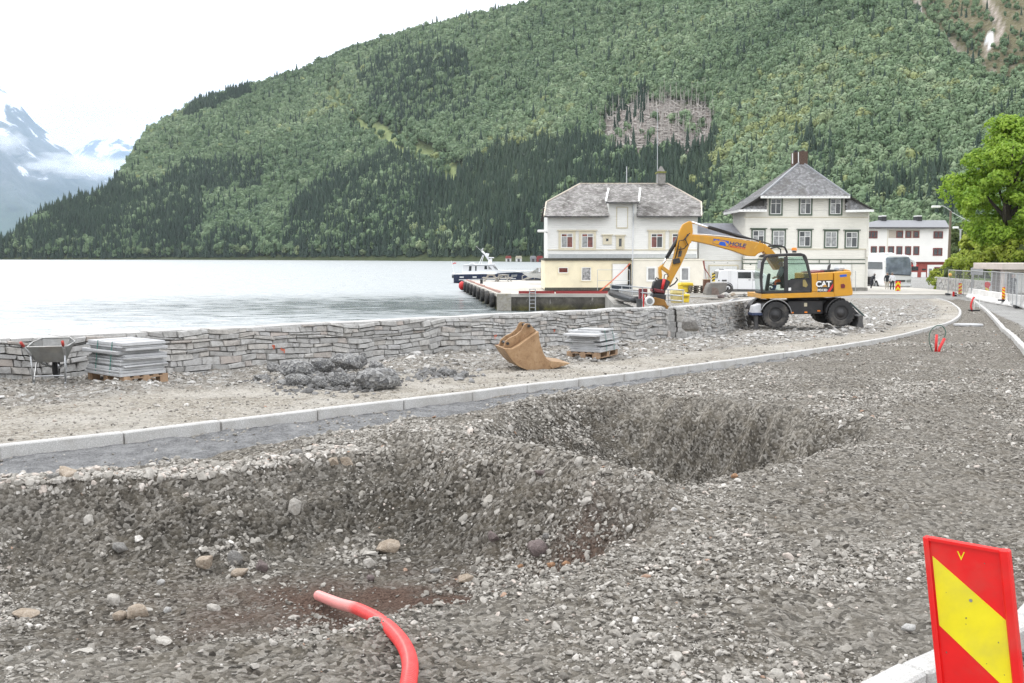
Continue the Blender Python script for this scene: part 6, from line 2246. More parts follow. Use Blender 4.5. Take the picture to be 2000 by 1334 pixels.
def beam(name, m, root, p, q, w=.10, h=.12, n=4):
    """square board between two local points"""
    p = Vector(p); q = Vector(q); d = (q - p).normalized()
    s = d.cross(Vector((0, 0, 1)))
    s = s.normalized() if s.length > 1e-3 else Vector((1, 0, 0))
    t = s.cross(d)
    bm = BM(); A = []; B = []
    for a, b in ((-1, -1), (1, -1), (1, 1), (-1, 1)):
        A.append(bm.verts.new(p + s * a * w / 2 + t * b * h / 2)); B.append(bm.verts.new(q + s * a * w / 2 + t * b * h / 2))
    bm.faces.new(A[::-1]); bm.faces.new(B)
    for i in range(4): bm.faces.new((A[i], A[(i + 1) % 4], B[(i + 1) % 4], B[i]))
    return obj(name, bm, m, root)


# --- house on the quay
Y1 = 88.0
h1p = at(1066, 570, Y1)
h1 = thing('quay_house', 'white quayside house with lichened slate roof and cream ground floor', 'house', tuple(h1p))
F1 = Face(h1, Y1)
def A1(zx, zy): return (1040 + zx * .23242, 280 + zy * .23238)
def s1(name, m, zx0, zx1, zy0, zy1, y0, y1, **k):
    a = A1(zx0, zy0); b = A1(zx1, zy1); return slab(name, m, F1, a[0], b[0], a[1], b[1], y0, y1, **k)
def w1(zx0, zx1, zy0, zy1, y, *a, **k):
    p = A1(zx0, zy0); q = A1(zx1, zy1); return window(F1, p[0], q[0], p[1], q[1], y, *a, **k)
D1 = 10.5
s1('wall', M_CLAD, 128, 1385, 612, 965, 0, D1)
s1('upper_wall', M_CLAD, 640, 876, 500, 611, .002, 4.0)
s1('base_wall', M_CREAM, 102, 838, 985, 1232, -.35, D1, ref=-.35)
s1('ledge', M_LEDGE, 98, 838, 966, 984, -.5, D1, ref=-.5)
s1('annex_wall', M_CREAM2, 842, 1440, 982, 1262, -1.3, 2.5, ref=-1.3)
s1('annex_coping', M_CREAM2, 838, 1444, 970, 981, -1.36, 2.5, ref=-1.36)
s1('foundation_moss', M_LEDGE, 102, 660, 1212, 1236, -.37, -.352, ref=-.36)
s1('band_board', M_TRIMC, 126, 1387, 892, 899, -.05, -.002)
s1('skirt_board', mat('grey_board', (.45, .47, .47), .6), 128, 1385, 930, 964, -.03, -.002)
for zx in (124, 1378): s1('corner_board', M_DECALW, zx, zx + 10, 614, 964, -.04, .12)
s1('old_door_panel', M_CLAD, 712, 795, 540, 705, -.03, -.001)
for a in ((703, 711.5, 533, 716), (795.5, 804, 533, 716), (712, 795, 533, 540), (712, 795, 705.5, 716)): s1('door_frame', M_TRIMC, *a, -.05, -.001)
for zx in (240, 412, 995, 1172):
    w1(zx, zx + 100, 758, 878, -.02, M_DECALW, [M_GLASSC, M_GLASSR] if zx < 900 else [M_GLASSR, M_GLASS], cols=(.25, .5, .75) if False else (.5,), rows=(.78,), casing=M_TRIMC, cw=.22, head=M_TRIMC)
w1(612, 644, 795, 828, -.02, M_TRIMC, M_GLASS, cols=(), casing=M_TRIMC, cw=.22, head=M_TRIMC)
w1(720, 755, 795, 872, -.02, M_TRIMC, M_GLASS, cols=(), casing=M_TRIMC, cw=.18, head=M_TRIMC)
w1(218, 300, 1042, 1090, -.37, M_DECALW, M_GLASSR, cols=(), casing=M_CREAM, cw=.05)
lat = mat('lattice_curtain', (.30, .30, .30), .3, var=.8, scale=9, spec=.6)
w1(412, 492, 1042, 1154, -.37, M_DECALW, lat, cols=(), casing=M_CREAM, cw=.05)
for zx in (966, 1248): w1(zx, zx + 66, 1046, 1152, -1.33, M_DECALW, mat('grey_curtain', (.24, .245, .25), .25, var=.4, scale=2, spec=.6), cols=(), casing=M_DECALW, cw=.10)
s1('garage_door', M_DECALW, 672, 800, 1014, 1220, -.41, -.352, ref=-.41)
s1('garage_frame', M_TRIMC, 664, 671, 1006, 1222, -.43, -.352, ref=-.41)
s1('garage_head', M_TRIMC, 671, 806, 1004, 1013, -.43, -.352, ref=-.41)
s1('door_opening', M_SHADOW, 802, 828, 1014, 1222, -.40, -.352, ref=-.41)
s1('door_kickplate', mat('navy_kickplate', (.02, .03, .045), .5), 664, 836, 1186, 1226, -.47, -.412, ref=-.45)
bm = BM()
for a, b in (((850, 512), (848, 640)), ((848, 640), (842, 980)), ((842, 980), (836, 1220))):
    p, q = F1(*A1(*a), -.1 if a[1] < 900 else -1.45), F1(*A1(*b), -.1 if b[1] < 900 else -1.45); cyl(bm, p, q, .05, n=8)
obj('downpipe', bm, M_STEEL, h1)
# roof: eave, half-hip corner and ridge points
eL, eR = F1(*A1(98, 612), -.6), F1(*A1(1422, 612), -.6)
mL, mR = F1(*A1(116, 497), 2.0), F1(*A1(1418, 495), 2.0)
rL, rR = F1(*A1(404, 338), 5.2), F1(*A1(1131, 336), 5.2)


def on_plane(F, px, py, a, b, c):
    """local point seen at a pixel on the plane through three local points"""
    n = (b - a).cross(c - a); o = Vector((0, 0, EYE)) - F.r.location; d = ray(px, py)
    return o + d * ((a - o).dot(n) / d.dot(n))


rR.z = rL.z; eR.z = eL.z
mL, mR = on_plane(F1, *A1(116, 497), eL, eR, rL), on_plane(F1, *A1(1418, 495), eL, eR, rL)
mL.z = mR.z = (mL.z + mR.z) / 2; mL.y = mR.y = eL.y + (rL.y - eL.y) * (mL.z - eL.z) / (rL.z - eL.z)
D1b = 2 * rL.y - eL.y
eL2 = Vector((eL.x, D1b, eL.z)); eR2 = Vector((eR.x, D1b, eR.z)); mL2 = Vector((mL.x, 2 * rL.y - mL.y, mL.z)); mR2 = Vector((mR.x, 2 * rL.y - mR.y, mR.z))
dl, dr_ = F1(*A1(640, 612), -.6), F1(*A1(876, 612), -.6)
nl, nr_ = on_plane(F1, *A1(640, 480), eL, eR, rL), on_plane(F1, *A1(876, 480), eL, eR, rL)
slate_plane(h1, [eL, dl, nl, nr_, dr_, eR, mR, rR, rL, mL], M_SLATE1, seed=2)
slate_plane(h1, [eR2, eL2, mL2, rL, rR, mR2], M_SLATE1, seed=3, du=.5)
slate_plane(h1, [mL2, mL, rL], M_SLATE1, 'hip_roof', seed=4)
slate_plane(h1, [mR, mR2, rR], M_SLATE1, 'hip_roof', seed=5)
for s, (e, e2, m_, m2) in enumerate(((eL, eL2, mL, mL2), (eR, eR2, mR, mR2))):
    bm = BM(); xx = F1(*A1(128 if s == 0 else 1385, 700)).x
    k = .25 if s == 0 else -.25
    pts = [(0.0, F1(*A1(128, 612)).z - .02), (mL.y + .1, m_.z - .25), (D1 - mL.y - .1, m_.z - .25), (D1, F1(*A1(128, 612)).z - .02)]
    prism(bm, pts, xx - (0 if s == 0 else .12), xx + (.12 if s == 0 else 0), axis='x'); obj('gable_wall', bm, M_CLAD, h1)
for p, q in ((eL, mL), (mL, rL), (rR, mR), (mR, eR)): beam('verge_board', M_VERGE, h1, p, q, .10, .16)
beam('ridge_cap', M_VERGE, h1, rL, rR, .18, .10)
for a, b in ((98, 640), (876, 1422)): beam('gutter', M_DARKGREY, h1, F1(*A1(a, 616), -.68), F1(*A1(b, 616), -.68), .12, .12)
# wall dormer roof
a, b = F1(*A1(616, 494), -.7), F1(*A1(894, 494), -.7); c, d = F1(*A1(905, 384), 1.9), F1(*A1(640, 386), 1.9)
slate_plane(h1, [a, b, c, d], M_SLATE1, 'dormer_roof', seed=6)
for p, q in ((a, d), (b, c)): beam('dormer_verge', M_DECALW, h1, p + Vector((0, 0, .02)), q + Vector((0, 0, .02)), .14, .22)
beam('dormer_gutter', M_DARKGREY, h1, a - Vector((0, .06, .05)), b - Vector((0, .06, .05)), .12, .12)
for px0, px1 in ((616, 640), (876, 900)):
    bm = BM(); p, q = F1(*A1((px0 + px1) / 2, 500), 0), F1(*A1((px0 + px1) / 2, 606), 0)
    prism(bm, [(0, q.z), (0, p.z), (2.6, p.z + 1.1)], F1(*A1(640 if px0 < 700 else 872, 500)).x, F1(*A1(644 if px0 < 700 else 876, 500)).x, axis='x'); obj('dormer_cheek', bm, M_CLAD, h1)
s1('chimney', mat('grey_masonry', (.26, .25, .235), .9, var=.35, scale=5, dirt=(.09, .085, .07), bmp=.4), 1056, 1118, 250, 345, 4.8, 6.2, ref=4.8)
s1('chimney_cap', mat('moss_cap', (.16, .17, .05), .95, var=.5, scale=6), 1050, 1126, 234, 249, 4.7, 6.3, ref=4.7)
bm = BM(); p = F1(*A1(1080, 234), 5.3); bmesh.ops.create_cone(bm, segments=6, radius1=.4, radius2=.08, depth=.5, cap_ends=True, matrix=Matrix.Translation(p + Vector((0, 0, .2)))); obj('chimney_stone', bm, RM['grey'], h1)
bm = BM(); p, q = F1(*A1(1050, 345), 5.2), F1(1284, 212, 5.2); cyl(bm, p, q, .035, .02, n=8); obj('mast', bm, M_STEEL, h1)
bm = BM(); p, q = F1(*A1(791, 340), 5.2), F1(1224, 325, 5.2); cyl(bm, p, q, .05, .04, n=8); obj('aerial', bm, M_STEEL, h1)
bm = BM(); p, q = F1(*A1(130, 752), .1), F1(*A1(86, 736), -.6); cyl(bm, p, q, .05, n=8); k = obj('lamp_arm', bm, M_STEEL, h1)
bm = BM(); box(bm, q.x - .45, q.x + .25, q.y - .2, q.y + .2, q.z - .12, q.z + .10); bevel(bm, .08, 2); obj('wall_lamp', bm, M_DECALW, h1)

# --- low middle wing with the corrugated roof
mwp = at(1372, 572, 91)
mw = thing('garage_wing', 'low white garage wing with corrugated roof between the two houses', 'garage', tuple(mwp))
FM = Face(mw, 91.)
slab('wall', M_CLAD, FM, 1364, 1456, 462, 574, 0, 6)
a, b, c, d = FM(1356, 461, -.5), FM(1452, 463, -.5), FM(1446, 436, 4.5), FM(1358, 436, 4.5)
bm = BM(); n = 64; vs = []
for k in range(n * 4 + 1):
    t = k / (n * 4); off = .035 * sin(2 * pi * k / 4)
    vs.append((bm.verts.new(a.lerp(b, t) + Vector((0, 0, off))), bm.verts.new(d.lerp(c, t) + Vector((0, 0, off)))))
for p, q in zip(vs[:-1], vs[1:]): bm.faces.new((p[0], q[0], q[1], p[1]))
obj('roof', bm, mat('zinc_sheet', (.48, .49, .53), .45, .5, var=.15, dirt=(.30, .29, .30)), mw)
beam('eave_board', M_DARKGREY, mw, a - Vector((0, 0, .1)), b - Vector((0, 0, .1)), .08, .14)
slab('garage_opening', M_TRIMC, FM, 1383, 1442.5, 517, 574, -.06, -.002)
slab('garage_door', mat('pale_door', (.70, .72, .72), .6), FM, 1385.5, 1440, 520, 574, -.10, -.062)
for k in range(4): slab('door_rib', M_DECALW, FM, 1385.5, 1440, 530 + k * 11, 530.6 + k * 11, -.108, -.1005)
slab('band_board', M_TRIMC, FM, 1364, 1456, 508.5, 509.5, -.03, -.002)
slab('drainpipe', M_GREENT, FM, 1448, 1450, 503, 570, -.12, -.04)
for k, (x, y) in enumerate(((1394, 511.5), (1420, 513))): slab('vent', M_GREENT, FM, x, x + 2, y, y + 1, -.03, -.002)

# --- gabled house
Y2 = 90.0
h2p = at(1573, 574, Y2)
h2 = thing('gabled_house', 'tall cream house with steep grey slate roof and green window surrounds', 'house', tuple(h2p))
F2 = Face(h2, Y2)
def A2(zx, zy): return (1360 + zx * .23242, 280 + zy * .23238)
def s2(name, m, zx0, zx1, zy0, zy1, y0, y1, **k):
    a = A2(zx0, zy0); b = A2(zx1, zy1); return slab(name, m, F2, a[0], b[0], a[1], b[1], y0, y1, **k)
def w2(zx0, zx1, zy0, zy1, y, *a, **k):
    p = A2(zx0, zy0); q = A2(zx1, zy1); return window(F2, p[0], q[0], p[1], q[1], y, *a, **k)
D2 = 5.2
s2('wall', M_CLAD2, 402, 1444, 566, 1246, 0, D2)
s2('upper_wall', M_CLAD2, 592, 1252, 440, 565, .002, 3)
for zy in (618, 886): s2('band_board', M_TRIMC, 400, 1446, zy, zy + 6, -.05, -.002)
for zx in (400, 1436): s2('corner_board', M_CLAD2, zx, zx + 10, 570, 1246, -.045, .1)
P2 = [M_GLASS, M_GLASSC]
for k, zx in enumerate((622, 872, 1124)): w2(zx, zx + 92, 464, 594, -.02, M_DECALW, [M_GLASS, M_GLASS] if k == 0 else [M_GLASSC, M_GLASS], rows=(.68,), casing=M_GREENT, cw=.13, head=M_GREENT)
for k, (zx, zy) in enumerate(((472, 732), (643, 735), (862, 738), (1083, 742), (1256, 745))): w2(zx, zx + 98, zy, zy + 128, -.02, M_DECALW, [[M_GLASSC, M_GLASS], [M_GLASSC, M_GLASSC]][k % 2], rows=(.64,), casing=M_GREENT, cw=.12, head=M_GREENT)
for a in ((392, 1420, 972, 979), (392, 1420, 1006, 1014)): s2('shop_rail', M_GREENT, *a, -.07, -.052)
for zx in (384, 1030, 1115, 1213, 1300, 1416): s2('shop_post', M_GREENT, zx, zx + 7, 980, 1005 if zx not in (384, 1300, 1416) else 1246, -.09, -.071)
s2('garage_door', M_DECALW, 940, 1298, 1018, 1240, -.05, -.002)
for k in range(5): s2('door_rib', M_CLAD2, 942, 1296, 1050 + 38 * k, 1052 + 38 * k, -.058, -.0505)
s2('side_panel', M_CLAD2, 1310, 1414, 1018, 1210, -.05, -.002)
s2('plinth', M_CONC, 1310, 1440, 1212, 1246, -.06, -.002)
s2('left_panel', M_CLAD2, 394, 660, 1016, 1230, -.05, -.002)
s2('wall_box', M_GREENT, 450, 462, 1006, 1022, -.08, -.052)
s2('wall_cabinet', M_CLAD2, 1432, 1452, 885, 960, -.35, -.05, bev=.02)
ap = F2(*A2(880, 152), 2.3); apb = ap + Vector((0, .7, 0))
cl, cr = F2(*A2(540, 442), -.75), F2(*A2(1291, 442), -.75); cr.z = cl.z
el, er = F2(*A2(364, 556), -.75), F2(*A2(1490, 570), -.75); er.z = el.z
yb = D2 + .6
clb, crb, elb, erb = [Vector((q.x, yb, q.z)) for q in (cl, cr, el, er)]
slate_plane(h2, [cl, cr, ap], M_SLATE2, 'front_roof', seed=11, du=.30)
slate_plane(h2, [clb, cl, ap, apb], M_SLATE2, 'side_roof', seed=12, du=.30)
slate_plane(h2, [cr, crb, apb, ap], M_SLATE2, 'side_roof', seed=13, du=.30)
slate_plane(h2, [elb, el, cl, clb], M_SLATE2, 'side_roof', seed=17, du=.30)
slate_plane(h2, [er, erb, crb, cr], M_SLATE2, 'side_roof', seed=18, du=.30)
slate_plane(h2, [crb, clb, apb], M_SLATE2, 'rear_roof', seed=14, du=.6)
slate_plane(h2, [erb, elb, clb, crb], M_SLATE2, 'rear_roof', seed=19, du=.6)
el2 = elb
slate_plane(h2, [el, F2(*A2(592, 556), -.72), F2(*A2(584, 452), .25), cl + Vector((.1, .5, .05))], M_SLATE2, 'skirt_roof', seed=15, du=.30)
slate_plane(h2, [F2(*A2(1254, 560), -.72), er, cr + Vector((-.1, .5, .05)), F2(*A2(1262, 452), .25)], M_SLATE2, 'skirt_roof', seed=16, du=.30)
for p, q in ((cl, ap), (cr, ap)): beam('hip_board', mat('lead_hip', (.30, .31, .33), .5), h2, p + Vector((0, 0, .03)), q + Vector((0, 0, .03)), .16, .12)
for p, q in ((cl, cr), (el, F2(*A2(592, 556), -.72)), (F2(*A2(1254, 560), -.72), er), (el2, el)): beam('eave_board', M_DECALW, h2, p - Vector((0, .03, .10)), q - Vector((0, .03, .10)), .10, .20)
BR = mat('dark_brick', (.10, .065, .05), .9, var=.35, scale=9, bmp=.3)
s2('chimney', BR, 818, 862, 76, 190, 2.4, 3.3, ref=2.4)
s2('chimney', BR, 868, 938, 66, 200, 2.0, 3.0, ref=2.0)
for zx in (838, 898): s2('chimney_pot', M_BLACK, zx - 12, zx + 12, 58, 75, 2.4, 2.8, ref=2.4)
for zx, zy in ((808, 150), (858, 140)):
    bm = BM(); p, q = F2(*A2(zx, zy + 20), 2.0), F2(*A2(zx, 84 if zx < 850 else 74), 2.0); cyl(bm, p, q, .04, n=6); obj('roof_ladder', bm, M_DECALW, h2)
# low pale gravelled kerbside panel frame in front of the door
bm = BM()
for a, b in (((1338, 1072), (1338, 1240)), ((1300, 1072), (1338, 1072))):
    cyl(bm, F2(*A2(*a), -3), F2(*A2(*b), -3), .025, n=6)
fr = obj('barrier_frame', bm, M_STEEL, loc=h2.location); fr.name = 'site_barrier'; tag(fr, 'thin steel barrier standing before the gabled house door', 'barrier')

# --- white block with red windows
Y3 = 175.
h3p = at(1770, 543, Y3)
h3 = thing('white_block', 'white three storey block with red framed windows behind the coach', 'building', tuple(h3p))
F3 = Face(h3, Y3)
def A3(zx, zy): return (1680 + zx / 4.978, 420 + zy / 4.978)
def s3(name, m, zx0, zx1, zy0, zy1, y0, y1, **k):
    a = A3(zx0, zy0); b = A3(zx1, zy1); return slab(name, m, F3, a[0], b[0], a[1], b[1], y0, y1, **k)
def w3(zx0, zx1, zy0, zy1, y, cols=(.5,)):
    p = A3(zx0, zy0); q = A3(zx1, zy1); return window(F3, p[0], q[0], p[1], q[1], y, M_REDF, M_GLASS, cols=cols, fw=.16)
M_W3 = mat('white_plaster', (.84, .83, .79), .8, var=.04, scale=.5)
M_REDF = mat('red_window_frame', (.16, .028, .022), .5)
M_BRK = mat('red_brick', (.33, .085, .07), .85, var=.2, scale=6)
s3('wall', M_W3, 40, 862, 120, 456, 0, 14)
s3('ground_floor', M_BRK, 40, 845, 462, 640, .3, 13, ref=.3)
s3('red_fascia', M_REDF, 40, 850, 455, 463, -.05, .28)
s3('entrance_wall', M_W3, 650, 845, 484, 640, .18, .298, ref=.2)
s3('entrance_door', M_GLASSC, 668, 698, 522, 604, .10, .178, ref=.1)
w3(720, 792, 506, 546, .15)
s3('shop_front', M_DECALW, 498, 556, 555, 612, .18, .298, ref=.2); s3('shop_window', M_GLASS, 500, 566, 500, 540, .18, .298, ref=.2); s3('shop_front', M_DECALW, 592, 640, 556, 612, .18, .298, ref=.2)
s3('shop_window', M_GLASS, 604, 640, 522, 536, .18, .298, ref=.2)
s3('sign_box', M_REDD, 500, 560, 484, 498, .05, .178, ref=.1)
s3('balcony_recess', mat('beige_recess', (.48, .43, .36), .8), 275, 582, 143, 224, -.02, -.002)
for a in (350, 440, 515): w3(a, a + (68 if a == 350 else 58), 156, 222, -.03, cols=())
s3('balcony_post', M_W3, 420, 438, 143, 224, -.15, -.021)
w3(76, 170, 155, 227, -.03, cols=(.33, .66)); w3(712, 806, 158, 228, -.03)
for a in (102, 182, 270, 350, 435, 515): w3(a, a + 61, 303, 389, -.03, cols=())
w3(707, 800, 320, 396, -.03)
p = [F3(*A3(40, 118), -.8), F3(*A3(872, 120), -.8), F3(*A3(828, 50), 7), F3(*A3(180, 50), 7)]
bm = BM(); v = [bm.verts.new(q) for q in p]; w = [bm.verts.new(Vector((q.x, 14.8 - (q.y + .8) * 0 if i < 2 else 7, q.z))) for i, q in enumerate(p)]
bm.faces.new(v); bm.faces.new([v[3], v[2], w[1], w[0]]); bm.faces.new([v[1], w[1], v[2]]); bm.faces.new([w[0], v[0], v[3]])
obj('roof', bm, mat('grey_sheet_roof', (.20, .205, .22), .6, var=.1, scale=2), h3)
beam('eave_board', M_DARKGREY, h3, p[0] - Vector((0, 0, .1)), p[1] - Vector((0, 0, .1)), .2, .25)
for a in (212, 557): s3('chimney', M_BLACK, a, a + 46, 14, 60, 6, 8, ref=6); s3('chimney_cap', M_DECALW, a + 4, a + 44, 3, 13, 6, 8, ref=6)
s3('balcony_edge', M_TRIMC, 262, 268, 124, 455, -.05, -.002)
# ------------------------------------------------------------------ quay, boats and the harbour front
QZ = -1.0
M_QUAY = mat('quay_top_concrete', (.50, .475, .43), .9, var=.12, scale=.8, dirt=(.33, .31, .28), dirt_amt=.5)


def quay_side_mat():
    m, nt, b = new_mat('quay_side_concrete')
    p = coords(nt, 'World')
    sp = N(nt, 'ShaderNodeSeparateXYZ'); nt.links.new(p, sp.inputs[0])
    n1 = noise(nt, .8, 6, .7, p, .6); n2 = noise(nt, 3, 5, .7, coords(nt, 'World', (1, 1, .3)))
    c = ramp(nt, n1.outputs[0], [(.3, (.045, .04, .033)), (.5, (.095, .088, .075)), (.72, (.20, .185, .155))]).outputs[0]
    c = mixc(nt, ramp(nt, n2.outputs[0], [(.62, 0), (.70, .7)]).outputs[0], c, (.45, .43, .40))
    mr = N(nt, 'ShaderNodeMapRange'); mr.inputs[1].default_value = -1.7; mr.inputs[2].default_value = -2.2; nt.links.new(sp.outputs[2], mr.inputs[0])
    c = mixc(nt, mr.outputs[0], c, ramp(nt, n1.outputs[0], [(.4, (.025, .024, .015)), (.62, (.13, .12, .03))]).outputs[0])
    nt.links.new(c, b.inputs['Base Color']); b.inputs['Roughness'].default_value = .85
    bump(nt, b, n1.outputs[0], .6, .06)
    return m


M_QSIDE = quay_side_mat()
qa, qb = at(972, 571, 83.0), at(905, 549, 129)
qr = at(1192, 575, 82.5)
quay = thing('quay', 'concrete quay with red edge beam jutting into the fjord below the white house', 'quay', (qa.x, qa.y, QZ))
pl = [(0, 0), (qr.x - qa.x, -.4), (qr.x - qa.x + 4, -.3), (40, -.2), (40, 50), (qb.x - qa.x, qb.y - qa.y)]
part('deck', M_QUAY, quay, prism, pl, -.25, 0.0, axis='z')
part('side_wall', M_QSIDE, quay, prism, [(.04, .06), (qr.x - qa.x, -.34), (qr.x - qa.x + 3.9, -.24), (39, -.1), (39, 49), (qb.x - qa.x + .05, qb.y - qa.y - .1)], -4, -.252, axis='z')
part('corner_block', mat('pale_corner', (.36, .34, .30), .9, var=.2, dirt=(.20, .17, .06), dirt_amt=.6), quay, box, -.06, 1.1, -.06, 1.2, -1.9, .004)
M_REDB = mat('red_edge_beam', (.30, .035, .035), .6, var=.15, dirt=(.14, .06, .05))
for x0, x1 in ((1.7, 4.6), (4.7, 8.9)): part('edge_beam', M_REDB, quay, box, x0, x1, -.22, .02, .03, .24)
M_REDP = mat('faded_red_beam', (.42, .24, .20), .7, var=.15)
dv_ = Vector((qb.x - qa.x, qb.y - qa.y, 0))
for t0, t1 in ((.04, .36), (.38, .66), (.68, .97)):
    beam('edge_beam', M_REDP, quay, dv_ * t0 + Vector((.35, 0, .12)), dv_ * t1 + Vector((.35, 0, .07)), .14, .14)
nrm = Vector((-dv_.y, dv_.x, 0)).normalized()
for k in range(9):
    c = dv_ * (.05 + .9 * k / 8)
    for j in range(2):
        M = Matrix.Translation(c + nrm * .25 + Vector((0, j * .9, -.62))) @ Matrix.Rotation(atan2(nrm.y, nrm.x), 4, 'Z') @ Matrix.Rotation(pi / 2, 4, 'Y')
        bm = BM(); lathe(bm, [(.26, -.16), (.36, -.2), (.55, -.18), (.60, 0), (.55, .18), (.36, .2), (.26, .16), (.26, -.16)], 20, M)
        obj('tyre_fender', bm, M_TYRE, quay, True)
bm = BM(); cyl(bm, (4.2, 9, 0), (4.2, 9, .75), .16, .13, n=12); cyl(bm, (4.2, 9, .75), (4.2, 9, .85), .20, n=12); obj('bollard', bm, M_BLACK, quay)
bm = BM(); cyl(bm, (-2.2, 30, 0), (-2.2, 30, .5), .16, n=10); obj('bollard', bm, M_BLACK, quay)
# quay ladder
ql = at(1040, 571, 82.5)
ld = thing('quay_ladder', 'steel ladder hanging down the front of the concrete quay', 'ladder', (ql.x, 82.62, QZ))
for x in (-.24, .24): part('rail', M_STEEL, ld, box, x - .035, x + .035, -.16, -.10, -1.55, .42)
for k in range(6): part('rung', M_STEEL, ld, box, -.2, .2, -.15, -.11, -1.4 + k * .3, -1.35 + k * .3)
part('top_step', M_STEEL, ld, box, -.24, .24, -.095, .25, .36, .42)

# --- motor boat, blue hull
YB = 168.
bp = at(970, 553, YB)
boat = thing('motor_boat', 'navy and white motor yacht moored behind the quay', 'boat', (bp.x, YB, WATER_Z))
def BB(zx, zy, y=0):
    p = at(870 + zx / 9.524, 480 + zy / 9.524, YB + y); return Vector((p.x - bp.x, y, p.z - WATER_Z))
M_HULL = mat('navy_hull', (.008, .018, .06), .2, var=.1, coat=.4)
M_BW = mat('boat_white', (.80, .81, .82), .3, var=.03)
bm = BM(); rings = []
for zx, zt, zb, hw in ((150, 545, 690, 1.75), (185, 535, 690, 1.95), (500, 530, 690, 2.1), (900, 524, 690, 2.1), (1250, 512, 690, 1.7), (1500, 500, 690, 1.05), (1680, 490, 640, .45), (1790, 484, 560, .06)):
    t = BB(zx, zt, -hw); b = BB(zx, zb, -hw)
    x = t.x
    rings.append([bm.verts.new((x, -hw, t.z)), bm.verts.new((x, -hw * .86, b.z * .5 + .1)), bm.verts.new((x, -hw * .5, min(b.z, 0) - .5 if zx < 1600 else b.z)), bm.verts.new((x, hw * .5, min(b.z, 0) - .5 if zx < 1600 else b.z)), bm.verts.new((x, hw * .86, b.z * .5 + .1)), bm.verts.new((x, hw, t.z))])
for A, B in zip(rings[:-1], rings[1:]):
    for i in range(5): bm.faces.new((A[i], B[i], B[i + 1], A[i + 1]))
    bm.faces.new((A[5], B[5], B[0], A[0]))
bm.faces.new(rings[0]); bm.faces.new(rings[-1][::-1])
hull = obj('hull', bm, M_HULL, boat)
def bpoly(name, m, pts, hw, bev=.03, hw2=None):
    q = [BB(a, b, -hw) for a, b in pts]
    bm = BM(); prism(bm, [(p.x, p.z) for p in q], -hw, hw)
    if bev: bevel(bm, bev)
    return obj(name, bm, m, boat)
bpoly('bulwark', M_BW, [(900, 520), (1500, 496), (1780, 486), (1760, 470), (1500, 462), (1000, 462), (900, 490)], 1.2)
bpoly('aft_deck', M_BW, [(160, 536), (960, 545), (960, 516), (720, 510), (200, 520)], 1.9)
bpoly('cabin', M_BW, [(305, 520), (320, 360), (420, 350), (900, 352), (990, 450), (1300, 464), (1400, 490), (900, 520)], 1.45, .05)
bpoly('roof', M_BW, [(310, 366), (420, 352), (470, 318), (520, 318), (540, 346), (920, 338), (925, 358)], 1.6, .05)
def bwin(pts, y=1.47, m=M_GLASS, nm='cabin_window'):
    q = [BB(a, b, -y) for a, b in pts]; bm = BM(); prism(bm, [(p.x, p.z) for p in q], -y, -y + .03); return obj(nm, bm, m, boat)
bwin([(432, 468), (442, 378), (488, 378), (480, 468)]); bwin([(552, 466), (552, 378), (580, 378), (576, 466)]); bwin([(724, 438), (728, 374), (770, 374), (780, 438)])
bwin([(800, 440), (800, 372), (870, 440)], m=M_GLASSC); bwin([(880, 380), (930, 380), (985, 445), (930, 440)], m=M_GLASSC)
for x0, x1, z in ((265, 340, 584), (505, 580, 582)): bwin([(x0, z + 12), (x0, z - 12), (x1, z - 12), (x1, z + 12)], 2.14, M_BW, 'hull_stripe')
for x0, x1 in ((1000, 1090), (1130, 1190), (1225, 1340)): bwin([(x0, 578), (x0, 535), (x1, 535), (x1 - 20, 578)], 2.0, M_GLASSC, 'port_light')
bwin([(250, 640), (250, 626), (1310, 602), (1310, 616)], 2.12, M_BW, 'rubbing_strake')
bpoly('mast_foot', M_BW, [(790, 350), (800, 260), (850, 230), (870, 250), (860, 330), (880, 350)], .35)
def bbar(name, pts, r, m=M_BW, y=0):
    bm = BM(); tube(bm, [BB(a, b, y) for a, b in pts], r, 6); return obj(name, bm, m, boat, True)
bbar('mast', [(820, 280), (730, 150), (680, 100)], .16); bbar('mast_stay', [(620, 340), (700, 170)], .05); bbar('mast_stay', [(665, 335), (712, 180)], .05)
bbar('antenna', [(690, 120), (566, 0)], .02); bbar('antenna', [(690, 110), (695, 40)], .05); bbar('antenna', [(670, 120), (668, 60)], .04)
bpoly('radar', M_BW, [(740, 150), (760, 135), (815, 145), (800, 205), (760, 200)], .3); bpoly('radar_scanner', M_BW, [(790, 232), (800, 212), (900, 214), (905, 232)], .6)
for y in (-1.0, 1.0):
    bbar('bow_rail', [(1020, 460), (1040, 432), (1400, 418), (1720, 412), (1745, 480)], .03, M_STEEL, y)
    for x in (1160, 1300, 1440, 1580, 1660): bbar('rail_post', [(x, 465), (x, 422)], .025, M_STEEL, y)
bpoly('anchor_winch', M_BLACK, [(1770, 490), (1765, 430), (1785, 425), (1790, 486)], .15)
bpoly('outboard_drive', M_DARKGREY, [(120, 600), (120, 510), (165, 505), (180, 600)], .3)
bpoly('life_raft', M_BW, [(116, 560), (112, 505), (165, 500), (168, 545)], .5, .1)
fl = thing('flag', 'small red flag on a pale staff at the boat stern', 'flag', tuple(BB(150, 340) + boat.location))
o0 = BB(150, 340)
bm = BM(); tube(bm, [BB(165, 505) - o0, BB(108, 280) - o0], .04, 6); obj('staff', bm, M_BW, fl)
bm = BM(); prism(bm, [((BB(a, b) - o0).x, (BB(a, b) - o0).z) for a, b in ((130, 335), (165, 310), (205, 318), (190, 335), (160, 330), (140, 350))], -.01, .03); obj('cloth', bm, M_REDD, fl)

